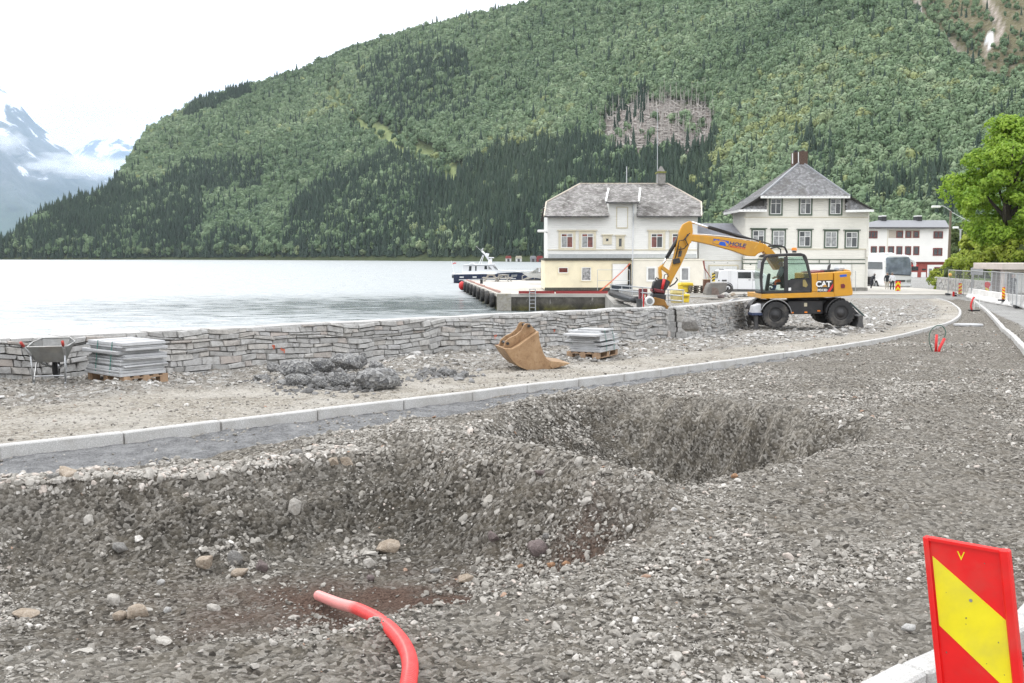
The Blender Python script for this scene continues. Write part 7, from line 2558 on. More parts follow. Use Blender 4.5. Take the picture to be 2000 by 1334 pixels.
# --- picnic tables, small boat, gangway rails on the quay
def picnic(loc, rz, label):
    t = thing('picnic_table', label, 'picnic table', loc, rz, 'picnic tables on the quay')
    for k in range(4): part('top_plank', M_PW, t, box, -.9, .9, -.36 + k * .185, -.36 + k * .185 + .165, .70, .74)
    for s in (-1, 1):
        for k in range(2): part('bench_plank', M_PW, t, box, -.9, .9, s * .72 - .13 + k * .135, s * .72 - .13 + k * .135 + .12, .42, .46)
    for x in (-.65, .65):
        for s in (-1, 1): beam('leg', M_PW, t, (x, s * .25, .70), (x, s * .72, 0), .08, .10)
        part('cross_bar', M_PW, t, box, x - .035, x + .035, -.8, .8, .33, .418)
        part('top_bar', M_PW, t, box, x - .035, x + .035, -.36, .36, .62, .698)
    return t


M_PW = mat('grey_picnic_wood', (.40, .375, .34), .85, var=.2, scale=5)
for px, rz, lab in ((959, 1.5, 'left grey picnic table near the edge of the quay'), (983, 1.35, 'right grey picnic table beside the other on the quay')):
    p = at(px, 549, 122); s = p.x; t = picnic((p.x, 122, QZ), rz, lab); t.scale = (1.15, 1.15, 1.15)
sb = at(1055, 552, 112)
dingy = thing('dinghy', 'small white boat on a trailer beside the house corner', 'boat', (sb.x, 112, QZ))
bm = BM(); rings = []
for x, hw, zt, zb in ((-1.9, .08, 1.35, 1.15), (-1.3, .55, 1.25, .75), (0, .8, 1.15, .6), (1.6, .8, 1.15, .6)):
    rings.append([bm.verts.new(v) for v in ((x, -hw, zt), (x, -hw * .6, zb), (x, hw * .6, zb), (x, hw, zt))])
for A, B in zip(rings[:-1], rings[1:]):
    for i in range(3): bm.faces.new((A[i], B[i], B[i + 1], A[i + 1]))
    bm.faces.new((A[3], B[3], B[0], A[0]))
bm.faces.new(rings[0]); bm.faces.new(rings[-1][::-1]); obj('hull', bm, mat('grey_white_hull', (.55, .56, .56), .4, dirt=(.25, .24, .22)), dingy)
part('windshield', M_GLASSC, dingy, prism, [(-.9, 1.2), (-.3, 1.75), (-.2, 1.75), (-.2, 1.2)], -.6, .6)
part('trailer', M_DARKGREY, dingy, box, -1.6, 1.6, -.5, .5, .38, .52)
for y in (-.75, .65): bm = BM(); cyl(bm, (.5, y, .3), (.5, y + .12, .3), .3, n=14); obj('wheel', bm, M_TYRE, dingy)
p0, p1 = at(1020, 548, 128), at(1056, 532, 128)
gw = thing('gangway_rail', 'grey sloping gangway with handrails behind the picnic tables', 'gangway', (p0.x, 128, QZ))
L_ = p1.x - p0.x; H_ = 1.3
for y in (0, 1.1):
    for z in (.5, 1.0): beam('rail', M_PW, gw, (0, y, z - .45), (L_, y, z + .55), .07, .07)
    for k in range(4): t = k / 3; beam('post', M_PW, gw, (L_ * t, y, t * .6 - .3), (L_ * t, y, t * 1.0 + .55), .07, .07)
part('ramp', M_PW, gw, prism, [(0, 0), (L_, .6), (L_, .7), (0, .1)], 0, 1.1)
# red mooring buoy by the quay
b0 = at(902, 559, 126); bm = BM(); bmesh.ops.create_icosphere(bm, subdivisions=2, radius=.5); o = obj('buoy', bm, M_REDD, smooth=True, loc=(b0.x, b0.y, WATER_Z + .75)); o.scale = (.8, .8, 1.1); tag(o, 'red round buoy at the outer corner of the quay', 'buoy')
# fishing huts along the far shore
for k, (px, w, m) in enumerate(((993, 11, M_BRK), (1013, 12, M_TRIMC), (1041, 11, mat('grey_hut', (.35, .36, .38), .8)), (1054, 12, M_REDB))):
    d = float(np.interp(px, [900, 1060], [790, 695])); p = at(px, 511, d); W = w * d / 2000
    t = thing('boathouse', ['small boathouse with orange red roof, leftmost on the far shore', 'small pale boathouse second from the left on the far shore', 'grey boathouse beside a red one on the far shore', 'red boathouse closest to the white house on the far shore'][k], 'boathouse', (p.x, d - 6, WATER_Z + .2))
    part('wall', M_DECALW if k < 2 else m, t, prism, [(-W / 2, 0), (W / 2, 0), (W / 2, 2.2), (-W / 2, 2.2)], 0, 5)
    part('roof', m, t, prism, [(-W / 2 - .3, 2.2), (W / 2 + .3, 2.2), (W * .42, 4.0), (-W * .42, 4.0)], -.3, 5.3)
    part('door', M_DARKGREY, t, box, -.8, .8, -.06, -.01, 0, 1.9)

# --- ramp, curved railing, pipe, cabinets and bins at the head of the quay
rp = at(1200, 590, 72)
part_r = BM(); prism(part_r, [(0, 0), (6.5, -15), (6.5, -24), (9, -24), (9, 11), (.4, 11)], -2.6, 0, axis='z')
for v in part_r.verts:
    if v.co.z > -1: v.co.z = 0 if v.co.y > 5 else -.25
o = obj('slipway_wall', part_r, M_CONC, loc=(rp.x - .1, 71.5, QZ - .05)); tag(o, 'stained concrete bank under the curved railing beside the quay', 'wall')
rl = thing('curved_railing', 'curved galvanised railing between the quay and the yellow bins', 'railing', (0, 0, 0))
top = [(1192, 555.5, 76), (1193, 556, 74), (1215, 558, 71), (1245, 560.5, 67), (1275, 563, 63), (1300, 565, 61), (1333, 566.5, 59), (1334, 567.5, 60)]
mid = [(1192, 563.5, 76), (1194, 564.5, 74), (1215, 567, 71), (1245, 570.5, 67), (1275, 573.5, 63), (1300, 575.5, 61), (1333, 578, 59)]
low = [(1247, 580, 67), (1275, 583, 63), (1300, 585.5, 61), (1333, 588, 59)]
for ln in (top, mid, low): bm = BM(); tube(bm, smooth_line([tuple(at(*q)) for q in ln], 4), .04, 8); obj('rail', bm, M_STEEL, rl, True)
for px, Y, y0, y1 in ((1193, 75, 556, 575), (1214.5, 71, 558, 584), (1235, 68.5, 560, 588), (1255, 65.5, 561, 589), (1277, 63, 563, 592), (1305, 60.5, 565, 594), (1334, 59, 567, 594)):
    bm = BM(); cyl(bm, at(px, y0, Y), at(px, y1, Y), .032, n=8); obj('post', bm, M_STEEL, rl)
bm = BM(); tube(bm, [at(1194, 572, 74), at(1215, 579, 71), at(1236, 585.5, 68), at(1245, 586, 67)], .24, 12); o = obj('drain_pipe', bm, M_BLACK, smooth=True); tag(o, 'thick black pipe lying under the curved railing', 'pipe')
p = at(1256.5, 592, 66); cab = thing('utility_cabinet', 'maroon utility cabinet behind the curved railing', 'cabinet', (p.x, p.y, p.z))
part('box', M_MAROON, cab, box, -.26, .26, 0, .5, .1, .92, bev=.02); part('base', M_CONC, cab, box, -.3, .3, -.02, .54, -.1, .098); part('notice', M_TRIMC, cab, box, .0, .16, -.012, -.002, .3, .55); part('door_seam', M_BLACK, cab, box, -.01, .0, -.006, -.001, .14, .88)
p = at(1239, 576, 74); st_ = BM(); prism(st_, [(-1.0, 0), (1.0, 0), (.9, .35), (-1.0, .4)], 0, 1.2); o = obj('stone_slab_pile', st_, M_WALLSTONE, loc=(p.x, p.y, p.z)); tag(o, 'grey block of stacked stone behind the curved railing', 'stone pile')
p = at(1269, 599, 40.5); lamp = thing('work_light', 'white round work light standing on top of the wall end', 'lamp', (p.x, p.y, p.z))
bm = BM(); cyl(bm, (0, 0, .22), (0, .18, .22), .19, n=20); bevel(bm, .02); obj('housing', bm, M_DECALW, lamp); bm = BM(); cyl(bm, (0, -.012, .22), (0, -.001, .22), .12, n=16); obj('lens', bm, M_GLASSC, lamp); part('bracket', M_DARKGREY, lamp, box, -.5, -.3, 0, .2, -.1, .3); part('marker', M_REDD, lamp, box, -.27, -.22, .0, .05, -.1, .5)


def bin_(px, py, Y, w, h, label, colr, rz=0.1):
    p = at(px, py, Y); t = thing('grit_bin', label, 'bin', (p.x, p.y, p.z), rz, 'yellow bins behind the curved railing')
    part('tub', colr, t, prism, [(-w * .43, 0), (w * .43, 0), (w * .5, h * .68), (-w * .5, h * .68)], 0, w * .75, bev=.03)
    part('lid', colr, t, prism, [(-w * .54, h * .69), (w * .54, h * .69), (w * .48, h), (-w * .44, h)], -.05, w * .8, bev=.04)
    part('rim', M_DARKGREY, t, box, -w * .3, w * .3, -.02, -.005, h * .55, h * .6)
    return t


MY1 = mat('bin_yellow', (.72, .52, .03), .5, var=.1, dirt=(.45, .35, .1)); MY2 = mat('faded_bin_yellow', (.66, .56, .24), .6, var=.1)
bin_(1325, 592, 60.5, .75, .78, 'faded yellow bin directly behind the railing end', MY2)
bin_(1340, 591, 60, .42, .50, 'small yellow bin tight against the faded bin', MY1)
bin_(1341, 571, 77, 1.0, .72, 'bright yellow lidded bin at the house wall beside old pallets', MY1)
p = at(1359, 573, 77)
pst = pallet((p.x, p.y, p.z), .1, 'lowest of four weathered pallets stacked beside the yellow bin')
pst['group'] = 'weathered pallets by the yellow bin'
GW = mat('weathered_wood', (.17, .15, .125), .9, var=.3, scale=7)
for ch in pst.children:
    ch.data = ch.data.copy(); ch.data.materials[0] = GW
for k, nm in ((1, 'second lowest'), (2, 'second highest'), (3, 'topmost')): dup(pst, (p.x + .04 * (k % 2), p.y, p.z + .146 * k), .1 + .06 * (k % 2), nm + ' of four weathered pallets stacked beside the yellow bin')

# digger bucket parked by the van, and its tripod chain
p = at(1399, 576, 74); K8 = 1 / 11.12 / 2000 * 74
gb = thing('wide_bucket', 'big grey steel digger bucket standing before the white van', 'bucket', (p.x, p.y, p.z))
Q8 = lambda x, y: ((x - 1340 - (59 * 11.12 - 1340)) * K8, (836 - y) * K8)
pts = [((x - 656) * K8, (836 - y) * K8) for x, y in ((430, 820), (470, 670), (515, 580), (890, 570), (870, 740), (800, 800), (700, 836), (440, 836))]
part('shell', mat('grey_bucket_steel', (.20, .19, .175), .6, .3, var=.25, scale=2, dirt=(.15, .12, .09)), gb, prism, pts, 0, 1.3, bev=.04)
pts = [((x - 656) * K8, (836 - y) * K8) for x, y in ((550, 836), (560, 690), (590, 670), (690, 700), (720, 830))]
part('side_plate', mat('rusty_plate', (.17, .13, .11), .7, var=.3), gb, prism, pts, -.05, -.002)
p = at(1380.5, 572, 76)
cr_ = thing('rusty_crate', 'tall rusty steel crate beside the grey bucket', 'crate', (p.x, p.y, p.z))
part('box', mat('rust_brown', (.14, .07, .045), .85, var=.4, scale=5), cr_, box, -.22, .26, 0, .5, 0, .95, bev=.02); part('rim', M_RUST, cr_, box, -.24, .28, -.02, .52, .952, 1.0)
bm = BM(); tube(bm, [at(1374, 509, 76), at(1376, 524, 76), at(1390, 545, 76)], [.07, .05, .02], 6); tube(bm, [at(1376, 524, 76), at(1379.5, 547, 76)], .02, 6)
for v in bm.verts: v.co -= p
obj('lifting_chain', bm, mat('red_chain', (.26, .08, .06), .7), cr_)
p = at(1393.5, 550, 73.5); mk = BM(); box(mk, -.11, .11, 0, .03, 0, .62); o = obj('hazard_plate', mk, MY1, loc=(p.x, p.y, p.z)); tag(o, 'small yellow and black hazard plate above the grey bucket', 'sign')
for k in range(3): part('black_stripe', M_BLACK, o, prism, [(-.11, .02 + k * .21), (.11, .13 + k * .21), (.11, .23 + k * .21), (-.11, .12 + k * .21)], -.006, -.002)
# boulders along the edge beyond the wall
for k, (px, py, w, mk_, lab) in enumerate(((1408, 580, 17, 'mauve', 'dark brown boulder behind the curved wall'), (1418, 575, 14, 'white', 'white boulder behind the dark brown boulder'), (1432, 575, 13, 'tan', 'tan boulder in the middle of the row beyond the wall'), (1424, 579, 11, 'pale', 'small pale boulder between the dark and the tan one'), (1436, 579, 12, 'pale', 'low pale boulder at the front right of the row'), (1454, 576, 10, 'grey', 'lone grey boulder at the right end beyond the wall'))):
    Y = 66.; p = at(px, py, Y); o = obj('boulder', rock_bm(500 + k, .75, 18, .7), RM[mk_]); o.scale = (w * Y / 4000,) * 3; o.location = p; tag(o, lab, 'boulder', 'boulders beyond the curved wall')
# orange and white barrier tape from the downpipe to the quay edge
M_TAPE = mat('orange_tape', (.85, .28, .16), .5)
bm = BM(); a, b = at(1231, 514, 86.3), at(1171, 569, 83.2)
vs = []
for k in range(9):
    t = k / 8; q = a.lerp(b, t) - Vector((0, 0, .35 * t * (1 - t)))
    vs.append((bm.verts.new(q + Vector((0, 0, .06))), bm.verts.new(q - Vector((0, 0, .06)))))
for s, t in zip(vs[:-1], vs[1:]): bm.faces.new((s[0], t[0], t[1], s[1]))
bmesh.ops.solidify(bm, geom=bm.faces[:], thickness=.01)
o = obj('barrier_tape', bm, M_TAPE); tag(o, 'orange barrier tape slanting from the house downpipe to the quay edge', 'tape')
fp = thing('mesh_barrier', 'thin steel mesh panel standing before the quay house garage door', 'fence panel', tuple(at(1167, 573, 84.5)))
bm = BM()
z0_ = fp.location
for a, b in (((1167, 527), (1167, 572)), ((1230, 527), (1230, 572)), ((1167, 527), (1230, 527)), ((1167, 548), (1230, 548))): cyl(bm, at(*a, 84.5) - z0_, at(*b, 84.5) - z0_, .022, n=6)
obj('frame', bm, M_STEEL, fp)

# --- white van
YV = 79.
vp = at(1460, 572, YV)
van = thing('white_van', 'white panel van parked before the garage behind the digger', 'van', tuple(vp))
def V8(x, y, d=0.):
    p = at(1340 + x / 11.12, 500 + y / 11.12, YV + d); return (p.x - vp.x, p.z - vp.z)
M_VAN = mat('white_car_paint', (.74, .75, .76), .28, var=.02, scale=1, coat=.5)
def vpart(name, m, pts, y0, y1, bev=0, ref=None):
    return part(name, m, van, prism, [V8(a, b, y0 if ref is None else ref) for a, b in pts], y0, y1, bev=bev)
vpart('body', M_VAN, [(680, 560), (690, 480), (716, 330), (750, 306), (860, 298), (1500, 312), (1640, 345), (1760, 420), (1840, 500), (1980, 530), (2010, 640), (2005, 740), (700, 730), (690, 640)], 0, 1.9, .06, ref=0)
vpart('rear_pane', M_GLASS, [(668, 480), (712, 335), (720, 340), (690, 480)], .1, 1.8, ref=0)
vpart('side_window', M_GLASS, [(1128, 350), (1412, 350), (1412, 488), (1128, 484)], -.012, -.002, ref=0)
vpart('door_window', M_GLASSC, [(1450, 352), (1600, 360), (1680, 440), (1670, 490), (1462, 490)], -.012, -.002, ref=0)
vpart('side_trim', M_DARKGREY, [(1000, 722), (1620, 735), (1980, 740), (1980, 778), (1000, 774)], -.03, .2, ref=0)
for x in (930, 970, 1120, 1440): vpart('panel_seam', M_DARKGREY, [(x, 320), (x + 3, 320), (x + 3, 715), (x, 715)], -.006, -.002, ref=0)
vpart('door_handle', M_DARKGREY, [(780, 516), (880, 516), (880, 550), (780, 550)], -.03, -.002, ref=0)
vpart('door_handle', M_DARKGREY, [(1355, 512), (1400, 512), (1400, 524), (1355, 524)], -.03, -.002, ref=0); vpart('door_handle', M_DARKGREY, [(1450, 514), (1495, 514), (1495, 526), (1450, 526)], -.03, -.002, ref=0)
vpart('tail_light', M_DARKGREY, [(698, 520), (726, 520), (724, 545), (696, 545)], -.02, -.002, ref=0)
for x, y in ((830, 292), (1292, 302)): vpart('roof_bar', M_BLACK, [(x - 14, y - 8), (x + 12, y + 10), (x + 16, y + 22), (x - 10, y + 8)], .1, 1.8, ref=0)
for cx in (905, 1830):
    c = V8(cx, 700); 
    for y in (-.02, 1.70): w_ = tyre(c[0], c[1], y, y + .22, .33, van)
    bm = BM(); lathe(bm, [(.36, -.002), (.42, -.006), (.42, -.012), (.36, -.014)], 20, Matrix.Translation((c[0], -.008, c[1] + .02)) @ Matrix.Rotation(pi / 2, 4, 'X')); obj('wheel_arch', bm, M_BLACK, van)
# ------------------------------------------------------------------ right side of the site
# coach
YC = 101.
cp = at(1755, 567, YC)
coach = thing('coach', 'white touring coach with an open luggage flap parked behind the gabled house', 'bus', (cp.x, YC, cp.z))
def CB(zx, zy, y=0.):
    p = at(1680 + zx / 4.978, 420 + zy / 4.978, YC + y); return (p.x - cp.x, p.z - cp.z)
M_COACH = mat('coach_white', (.80, .81, .82), .25, var=.02, scale=1, coat=.5)
M_COACHG = mat('coach_silver', (.55, .52, .47), .35, .3, var=.08, scale=.6)
def cpart(name, m, pts, y0, y1, bev=0, ref=None): return part(name, m, coach, prism, [CB(a, b, y0 if ref is None else ref) for a, b in pts], y0, y1, bev=bev)
cpart('body', M_COACH, [(244, 690), (240, 600), (238, 430), (250, 395), (300, 384), (450, 386), (485, 400), (499, 440), (503, 600), (500, 694), (480, 706), (260, 704)], 0, 12, .12)
cpart('roof_unit', M_COACH, [(262, 386), (290, 366), (430, 364), (460, 388)], 3, 11, .1, ref=0)
cpart('windscreen', M_GLASSC if False else glass_mat('windscreen_glass', (.11, .13, .16), .05), [(250, 560), (248, 425), (262, 412), (470, 408), (490, 430), (498, 570), (492, 584), (256, 572)], -.05, -.004, .015)
cpart('windscreen_sill', M_BLACK, [(256, 572), (492, 584), (490, 590), (258, 580)], -.07, -.051)
cpart('grille', M_DARKGREY, [(346, 632), (440, 632), (436, 650), (352, 650)], -.06, -.004)
cpart('headlight', M_STEEL, [(262, 628), (310, 630), (306, 652), (266, 648)], -.05, -.004); cpart('headlight', M_STEEL, [(452, 632), (494, 628), (492, 650), (456, 654)], -.05, -.004)
cpart('bumper', M_COACH, [(248, 672), (500, 676), (498, 694), (252, 692)], -.1, -.004, .02)
cpart('number_plate', M_DECALW, [(362, 668), (420, 668), (420, 678), (362, 678)], -.115, -.101)
cpart('mirror', M_COACH, [(488, 432), (505, 426), (528, 440), (540, 470), (540, 500), (518, 500), (516, 470), (500, 448)], -.5, -.2, .05, ref=-.3)
cpart('mirror', M_COACH, [(230, 436), (246, 432), (248, 505), (228, 508)], -.5, -.2, .04, ref=-.3)
x0 = CB(240, 500)[0]
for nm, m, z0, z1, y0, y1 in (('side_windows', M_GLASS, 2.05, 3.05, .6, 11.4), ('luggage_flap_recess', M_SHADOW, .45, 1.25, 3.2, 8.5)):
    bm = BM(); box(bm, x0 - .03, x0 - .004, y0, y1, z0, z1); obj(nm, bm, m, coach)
bm = BM(); box(bm, x0 - 1.0, x0 - .95, 3.2, 8.4, .9, 2.0); obj('luggage_flap', bm, M_COACHG, coach)
for y in (1.9, 8.9):
    for xx in (x0 + .02, -x0 - .30 if False else CB(498, 500)[0] - .32):
        M = Matrix.Translation((xx + .15, y + .5, .48)) @ Matrix.Rotation(pi / 2, 4, 'Y')
        bm = BM(); lathe(bm, [(.26, -.14), (.42, -.15), (.48, -.08), (.48, .08), (.42, .15), (.26, .14), (.26, -.14)], 22, M); w = obj('wheel', bm, M_TYRE, coach, True)
        bm = BM(); lathe(bm, [(.0, -.10), (.25, -.13), (.25, .13), (0, .1)], 14, M); obj('rim', bm, M_STEEL, w)

# people beside the coach
M_DARKJ = mat('dark_jacket', (.022, .025, .032), .85, var=.2); M_SHIRT = mat('white_shirt', (.78, .80, .84), .8, var=.04); M_TROUS = mat('dark_trousers', (.02, .022, .03), .85, var=.2); M_KHAKI = mat('light_trousers', (.52, .48, .42), .85, var=.1)


def stand(s=1.0, bend=0.0, reach=0.0, step=.06):
    def T(x, y, z):
        if z > .95 and bend:
            dz = z - .95; a = bend
            return (x * cos(a) + dz * sin(a), y, .95 + dz * cos(a) - x * sin(a))
        return (x, y, z)
    J = dict(pelvis=(0, 0, .96), spine=T(0, 0, 1.14), chest=T(.0, 0, 1.34), neck=T(.0, 0, 1.49), head0=T(.02, 0, 1.545), head1=T(.03, 0, 1.61), head2=T(.03, 0, 1.68), crown=T(.02, 0, 1.745))
    for k, sd in (('l', 1), ('r', -1)):
        J['sh' + k] = T(0, sd * .18, 1.40); J['el' + k] = T(-.02 + reach * .2, sd * .25, 1.13); J['wr' + k] = T(.06 + reach * .42, sd * .24, .90 + reach * .08); J['palm' + k] = T(.08 + reach * .5, sd * .24, .82 + reach * .08)
        J['hip' + k] = (0, sd * .09, .90); J['kn' + k] = (.03 + sd * step, sd * .10, .50); J['an' + k] = (-.02 + sd * step * 1.4, sd * .11, .08); J['toe' + k] = (.15 + sd * step * 1.4, sd * .12, .035)
    return J


g = at(1742, 569.5, 93.5)
person('man in white shirt and dark trousers standing by the coach front', tuple(g), radians(80), stand(), [(M_SKIN, lambda c: c.z > 1.49 or (c.z < .90 and abs(c.y) > .2 and c.x > .02)), (M_SHIRT, lambda c: c.z > .97), (M_BLACK, lambda c: c.z < .07), (M_TROUS, lambda c: True)], 'people beside the coach', M_HAIR)
g = at(1732, 569, 94.5)
person('person in a dark jacket and light trousers standing left of the white shirt', tuple(g), radians(60), stand(step=.03), [(M_SKIN, lambda c: c.z > 1.49 or (c.z < .90 and abs(c.y) > .2 and c.x > .02)), (M_DARKJ, lambda c: c.z > .93), (M_BLACK, lambda c: c.z < .07), (M_KHAKI, lambda c: True)], 'people beside the coach', M_HAIR)
g = at(1701, 567.5, 97.5)
person('person in dark clothes bending into the open luggage flap of the coach', tuple(g), radians(25), stand(bend=.62, reach=.7, step=.1), [(M_SKIN, lambda c: c.x > .46 and c.z > 1.28), (M_DARKJ, lambda c: c.z > .93), (M_BLACK, lambda c: c.z < .07), (M_TROUS, lambda c: True)], 'people beside the coach', M_HAIR)


# small diagonal marker boards, base and post
def marker(px, py0, py1, w, Y, label, flip=1, lamp=False, twin=False):
    a, b = at(px, py1, Y), at(px, py0, Y); H = b.z - a.z; W = w * Y / 2000
    t = thing('marker_post', label, 'marker board', (a.x, a.y, a.z), 0, 'small red and yellow marker boards')
    part('panel', M_RED, t, box, -W / 2, W / 2, 0, .03, .1, H)
    n = max(2, round(H / (W * 1.25)))
    for half in ((-1, 1) if twin else (0,)):
        x0, x1 = (-W / 2, W / 2) if not twin else ((-W / 2, 0) if half < 0 else (0, W / 2))
        f = flip if not twin else -half
        for k in range(n):
            z = .1 + (H - .1) * (k + .2) / n; hh = (H - .1) / n * .48; dz = W * .32 * f
            pts = [(x0, z - dz), (x1, z + dz), (x1, z + dz + hh), (x0, z - dz + hh)]
            pts = [(x, min(max(zz, .11), H - .01)) for x, zz in pts]
            part('yellow_band', M_YEL, t, prism, pts, -.006, -.001)
    bm = BM(); box(bm, -.2, .2, -.3, .35, 0, .095); bevel(bm, .02); obj('foot', bm, M_RUBBER, t)
    if lamp: bm = BM(); cyl(bm, (0, -.02, H + .14), (0, .06, H + .14), .22, n=16); obj('lamp', bm, M_REDD, t)
    return t


marker(1753.5, 549, 572, 10, 90, 'wide double red and yellow marker at the coach corner', twin=True)
marker(1875, 553, 577, 6.5, 80, 'slim marker board behind the left end of the mesh fence', 1)
marker(1927.5, 560, 580, 7, 73, 'marker with a round red lamp on top behind the concrete barrier', -1, lamp=True)
marker(1959.5, 561, 588, 5.5, 64, 'narrow marker board right of the one with the lamp', -1)
p = at(1863.5, 580, 80); o = thing('cone_stand', 'small red and dark stand by the fence foot', 'stand', tuple(p)); part('plate', M_REDD, o, box, -.12, .02, 0, .04, 0, .42); part('box', M_BLACK, o, box, .03, .2, 0, .2, .0, .34)

# low concrete barrier elements
bl = [at(1894, 580.5, 77), at(1912, 582, 73), at(1932, 585, 69), at(1955, 589, 65.5), at(1978, 594, 62.5), at(2002, 599, 59.5), at(2040, 606, 56)]
prof = [(-.30, 0), (.30, 0), (.30, .12), (.14, .34), (.10, .72), (-.10, .72), (-.14, .34), (-.30, .12)]
M_JERSEY = mat('pale_concrete', (.68, .67, .65), .85, var=.08, scale=1.5, dirt=(.42, .40, .37), dirt_amt=.4)
BK = 0
BNM = ['leftmost pale concrete barrier, just right of the slim marker', 'concrete barrier second from the left behind the mesh fence', 'concrete barrier standing in front of the marker with the red lamp', 'concrete barrier between the lamp marker and the narrow marker', 'concrete barrier in front of the narrow marker board', 'concrete barrier below the pillar of the hut', 'concrete barrier before the dark opening of the hut', 'concrete barrier cut by the right edge of the view']
for a, b in zip(bl[:-1], bl[1:]):
    n = max(1, int((b - a).length / 2.2))
    for k in range(n):
        p, q = a.lerp(b, k / n), a.lerp(b, (k + 1) / n); L = (q - p).length
        bm = BM(); prism(bm, prof, .02, L - .02, axis='y')
        for v in bm.verts: v.co = Vector((v.co.y, v.co.x, v.co.z))
        bevel(bm, .02)
        o = obj('concrete_barrier', bm, M_JERSEY); o.location = (p.x, p.y, GG(p.y) - .02); o.rotation_euler = (0, 0, atan2(q.y - p.y, q.x - p.x))
        tag(o, BNM[BK % len(BNM)], 'barrier', 'concrete barriers along the footway'); BK += 1

# temporary mesh fence on black feet
fl_ = [at(1851, 579, 82), at(1897, 583, 75.5), at(1935, 588.5, 69.5), at(1962, 593, 64.5), at(1985, 599, 59.5), at(2012, 607, 55), at(2050, 617, 51)]
names = ['leftmost mesh fence panel, ending at the wooden lamp pole', 'mesh fence panel carrying the back of the grey sign plate', 'mesh fence panel in front of the marker with the red lamp', 'mesh fence panel before the pillar of the concrete hut', 'mesh fence panel before the dark opening of the concrete hut', 'mesh fence panel at the right edge of the view']
MESH_CACHE = {}
for k, (a, b) in enumerate(zip(fl_[:-1], fl_[1:])):
    L = (b - a).length; H = 1.98
    t = thing('mesh_fence', names[k], 'fence', (a.x, a.y, GG(a.y) + .02), atan2(b.y - a.y, b.x - a.x), 'temporary mesh fence panels')
    bm = BM()
    tube(bm, [(.03, 0, .0), (.03, 0, H), (L - .03, 0, H), (L - .03, 0, .0)], .036, 6); cyl(bm, (.03, 0, .12), (L - .03, 0, .12), .028, n=6)
    obj('frame', bm, M_STEEL, t)
    for x in (L / 3, 2 * L / 3): bm = BM(); cyl(bm, (x, 0, .1), (x, 0, H), .022, n=5); obj('upright', bm, M_STEEL, t)
    bm = BM(); nx = int(L / .16)
    for i in range(1, nx): box(bm, L * i / nx - .004, L * i / nx + .004, -.004, .004, .13, H - .02)
    for i in range(1, 8): box(bm, .05, L - .05, -.0125, -.0045, .12 + i * .23, .1256 + i * .23)
    obj('wires', bm, M_STEEL, t, kind='stuff')
    bm = BM(); box(bm, -.38, .38, -.13, .13, -.03, .13); bevel(bm, .03); o = obj('foot', bm, M_RUBBER, t)
p = at(1856, 536.5, 81.5); bm = BM(); bmesh.ops.create_icosphere(bm, subdivisions=2, radius=.13); o = obj('warning_lamp', bm, mat('amber_lamp', (.85, .45, .06), .3), smooth=True, loc=tuple(p)); tag(o, 'small amber warning lamp on the left end of the mesh fence', 'lamp')

# traffic sign on its post, half hidden by a grey plate seen from behind
p = at(1899.5, 582, 78); H = at(1899, 522, 78).z - p.z
sg = thing('traffic_sign', 'round red ringed traffic sign half hidden behind a grey plate on a post', 'sign', tuple(p))
bm = BM(); cyl(bm, (0, 0, 0), (0, 0, H), .04, n=8); obj('post', bm, M_STEEL, sg)
c = at(1913.5, 523, 78) - p
bm = BM(); cyl(bm, (c.x, .10, c.z), (c.x, .115, c.z), .34, n=28); obj('disc', bm, M_REDD, sg)
bm = BM(); cyl(bm, (c.x, .085, c.z), (c.x, .099, c.z), .26, n=28); obj('face', bm, M_DECALW, sg)
text_part('lettering', '60', M_BLACK, sg, (c.x, .080, c.z), .30, depth=.002, bold=.012)
a, b = at(1895.5, 537, 78) - p, at(1920, 523.5, 78) - p
part('back_plate', mat('sign_back', (.45, .46, .48), .5, .5), sg, box, a.x, b.x, -.03, .0, a.z, b.z, bev=.01)
part('bracket', M_STEEL, sg, box, -.1, c.x, .001, .08, c.z - .03, c.z + .03)

# lamp posts
p = at(1851, 561, 100); tp = at(1857, 412, 100); hd = at(1829, 404, 100)
lp = thing('lamp_post', 'wooden lamp pole with a long curved arm at the end of the fence', 'lamp post', tuple(p))
bm = BM(); tube(bm, [(0, 0, 0), tp - p], [.16, .11], 8); obj('pole', bm, mat('weathered_pole', (.19, .15, .115), .9, var=.2), lp)
bm = BM(); tube(bm, smooth_line([tuple(tp - p), tuple((tp - p) * .5 + (hd - p) * .5 + Vector((0, 0, .25))), tuple(hd - p + Vector((.25, 0, .03)))], 5), .045, 6); obj('arm', bm, M_STEEL, lp, True)
bm = BM(); box(bm, -.45, .35, -.15, .15, -.10, .12, Matrix.Translation(hd - p)); bevel(bm, .07, 2); obj('lamp_head', bm, M_DECALW, lp)
p = at(1876, 510, 150); tp = at(1876, 449, 150)
lp = thing('lamp_post', 'slim grey double headed lamp post in front of the trees', 'lamp post', tuple(p))
bm = BM(); tube(bm, [(0, 0, -6), tp - p], .12, 8); obj('pole', bm, M_STEEL, lp)
for px in (1866.5, 1896.5):
    h_ = at(px, 444.5, 150) - p
    bm = BM(); tube(bm, [tp - p, h_], .06, 6); obj('arm', bm, M_STEEL, lp); bm = BM(); box(bm, -.4, .4, -.2, .2, -.15, .15, Matrix.Translation(h_)); bevel(bm, .1, 2); obj('lamp_head', bm, M_DECALW, lp)
wr = BM(); a, b = at(1857, 413, 100), at(2080, 444, 85)
tube(wr, [a.lerp(b, k / 12) - Vector((0, 0, 1.1 * 4 * (k / 12) * (1 - k / 12))) for k in range(13)], .02, 5)
o = obj('overhead_wire', wr, M_STEEL); tag(o, 'thin overhead wire sagging right from the wooden lamp pole', 'wire')

